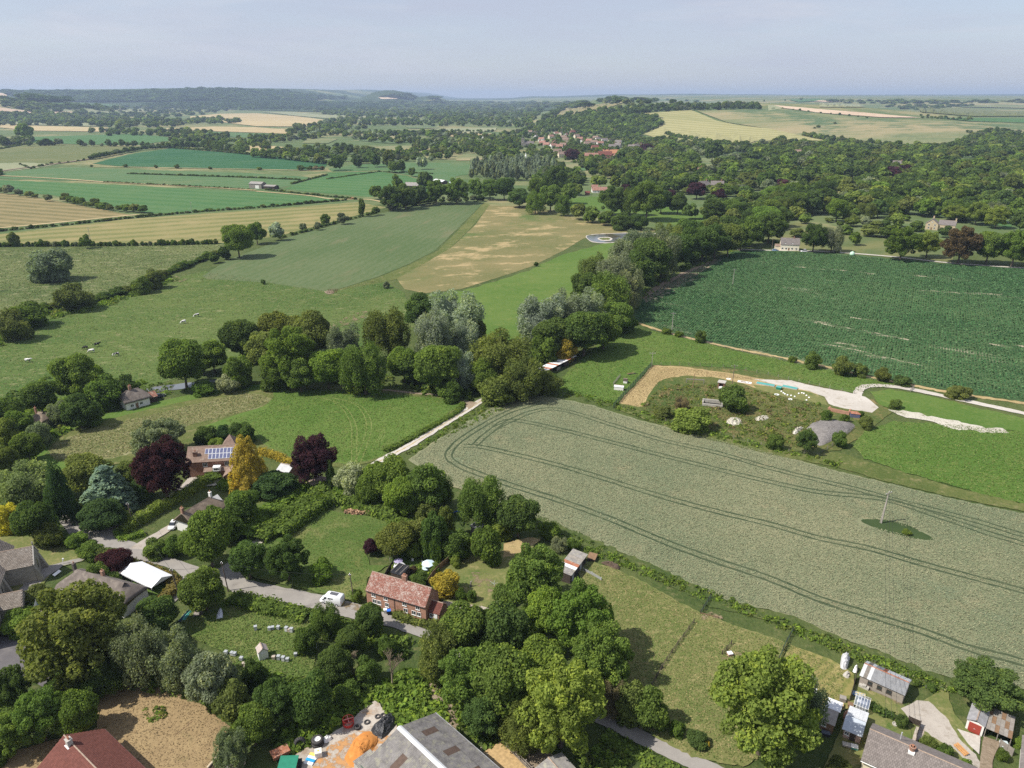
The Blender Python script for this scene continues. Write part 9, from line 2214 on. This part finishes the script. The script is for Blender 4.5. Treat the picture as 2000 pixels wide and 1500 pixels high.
for i, (x_, y_) in enumerate([(1530,769),(1533,771),(1538,773),(1545,774),(1552,776),(1566,769),(1570,770),(1575,774),(1580,778),(1575,783),(1560,770),(1526,766)]):
 o = MB().lathe([(.30,0),(.34,.18),(.2,.36),(.01,.42)], 8).build('marker_stone', WHITEP, loc=tuple(G(x_, y_)), label='white painted marker stone, %s from the left below the teal troughs' % ordinal(sorted([1530,1533,1538,1545,1552,1566,1570,1575.1,1580,1575,1560,1526]).index(x_ if i != 7 else 1575.1) + 1), cat='stone', group='white marker stones in the compound')
 o.location.z = .18
# ------------------------------------------------------------------ cows in the pasture
def cow_mesh(graze):
 bm_ = bpy.data.meshes.new('cow_frame')
 J = dict(rump=(-.85,0,1.25), hip=(-.6,0,1.22), mid=(0,0,1.12), sh=(.6,0,1.2), neck=(.98,0,1.28 if not graze else 1.0), poll=(1.32,0,1.5 if not graze else .52), muz=(1.72,0,1.28 if not graze else .14), tail=(-.98,0,1.1), tail2=(-1.02,0,.55))
 E_ = [('rump', 'hip'),('hip', 'mid'),('mid', 'sh'),('sh', 'neck'),('neck', 'poll'),('poll', 'muz'),('rump', 'tail'),('tail', 'tail2')]
 Rr = dict(rump=.26, hip=.40, mid=.46, sh=.40, neck=.24, poll=.17, muz=.10, tail=.05, tail2=.03)
 for s in (-1,1):
  t = 'l' if s > 0 else 'r'
  J.update({'hk' + t: (-.66,.24 * s, .80), 'hh' + t: (-.82,.24 * s, .46), 'hf' + t: (-.72,.24 * s, .05), 'fk' + t: (.62,.22 * s, .72), 'fw' + t: (.64,.22 * s, .40), 'ff' + t: (.64,.22 * s, .05), 'ear' + t: (J['poll'][0] - .05,.24 * s, J['poll'][2] + .05)})
  E_ += [('hip', 'hk' + t),('hk' + t, 'hh' + t),('hh' + t, 'hf' + t),('sh', 'fk' + t),('fk' + t, 'fw' + t),('fw' + t, 'ff' + t),('poll', 'ear' + t)]
  Rr.update({'hk' + t: .17, 'hh' + t: .075, 'hf' + t: .07, 'fk' + t: .12, 'fw' + t: .07, 'ff' + t: .065, 'ear' + t: .05})
 k = list(J); bm_.from_pydata([J[q] for q in k], [(k.index(a), k.index(b)) for a, b in E_], [])
 o = bpy.data.objects.new('cow_frame', bm_); COL.objects.link(o)
 o.modifiers.new('skin', 'SKIN')
 for i, q in enumerate(k): bm_.skin_vertices[0].data[i].radius = (Rr[q], Rr[q])
 bm_.skin_vertices[0].data[k.index('hip')].use_root = True
 o.modifiers.new('sub', 'SUBSURF').levels = 1
 dg = bpy.context.evaluated_depsgraph_get(); me = bpy.data.meshes.new_from_object(o.evaluated_get(dg)); bpy.data.objects.remove(o); me.name = 'cow'
 me.polygons.foreach_set('use_smooth', [True] * len(me.polygons))
 return me
def cowmat(name, th):
 t = NT(name); v = t.coord(); oi = t.node('ObjectInfo').outputs['Random']
 mp = t.n.new('ShaderNodeVectorMath'); mp.operation = 'ADD'; t.l.new(v, mp.inputs[0]); cb = t.node('CombineXYZ'); t.set(cb, 0, t.math('MULTIPLY', oi, 20.0)); t.l.new(cb.outputs[0], mp.inputs[1])
 return t.principled(t.mix(t.ramp(t.noise(mp.outputs[0], 1.3,2), th - .02, th + .02),(.02,.019,.018),(.78,.75,.70)), .8)
CM = [cow_mesh(True), cow_mesh(False)]; CB = [cowmat('black_hide', .66), cowmat('pied_hide', .48), cowmat('mostly_white_hide', .40)]
for me in CM: me.materials.append(CB[1])
for i, (x_, y_, k, m_, rz, lab) in enumerate([(55,708,1,1,.1, 'black and white cow nearest the left edge of the pasture'),(168,683,0,0,3.0, 'black cow grazing, left of the group of three'),(190,677,1,0,.7, 'black cow standing behind the group of three'),(180,689,0,2,3.3, 'mostly white cow grazing in the group of three'),(228,696,0,1,3.4, 'black and white cow right of the group of three'),(359,632,0,2,3.9, 'mostly white cow, left of the far pair'),(385,619,0,1,3.7, 'black and white cow, right of the far pair')]):
 o = obj('cow', CM[k], None, None, tuple(G(x_, y_)), rz, None, lab, 'cow', 'cows grazing in the pasture'); o.location.z = .15
 o.material_slots[0].link = 'OBJECT'; o.material_slots[0].material = CB[m_]; o.scale = (1.1,) * 3
# ------------------------------------------------------------------ the hazy air of the vale
hz = NT('haze_air')
pv = hz.n.new('ShaderNodeVolumePrincipled')
pv.inputs['Color'].default_value = (.60,.76,1.0,1)
pv.inputs['Density'].default_value = 6.5e-5
pv.inputs['Anisotropy'].default_value = 0.15
hz.l.new(pv.outputs[0], hz.out.inputs['Volume'])
hb = MB().box(-40000,40000,-300,26500,-1.2,280)
hb.build('haze', hz.mat, kind='stuff')
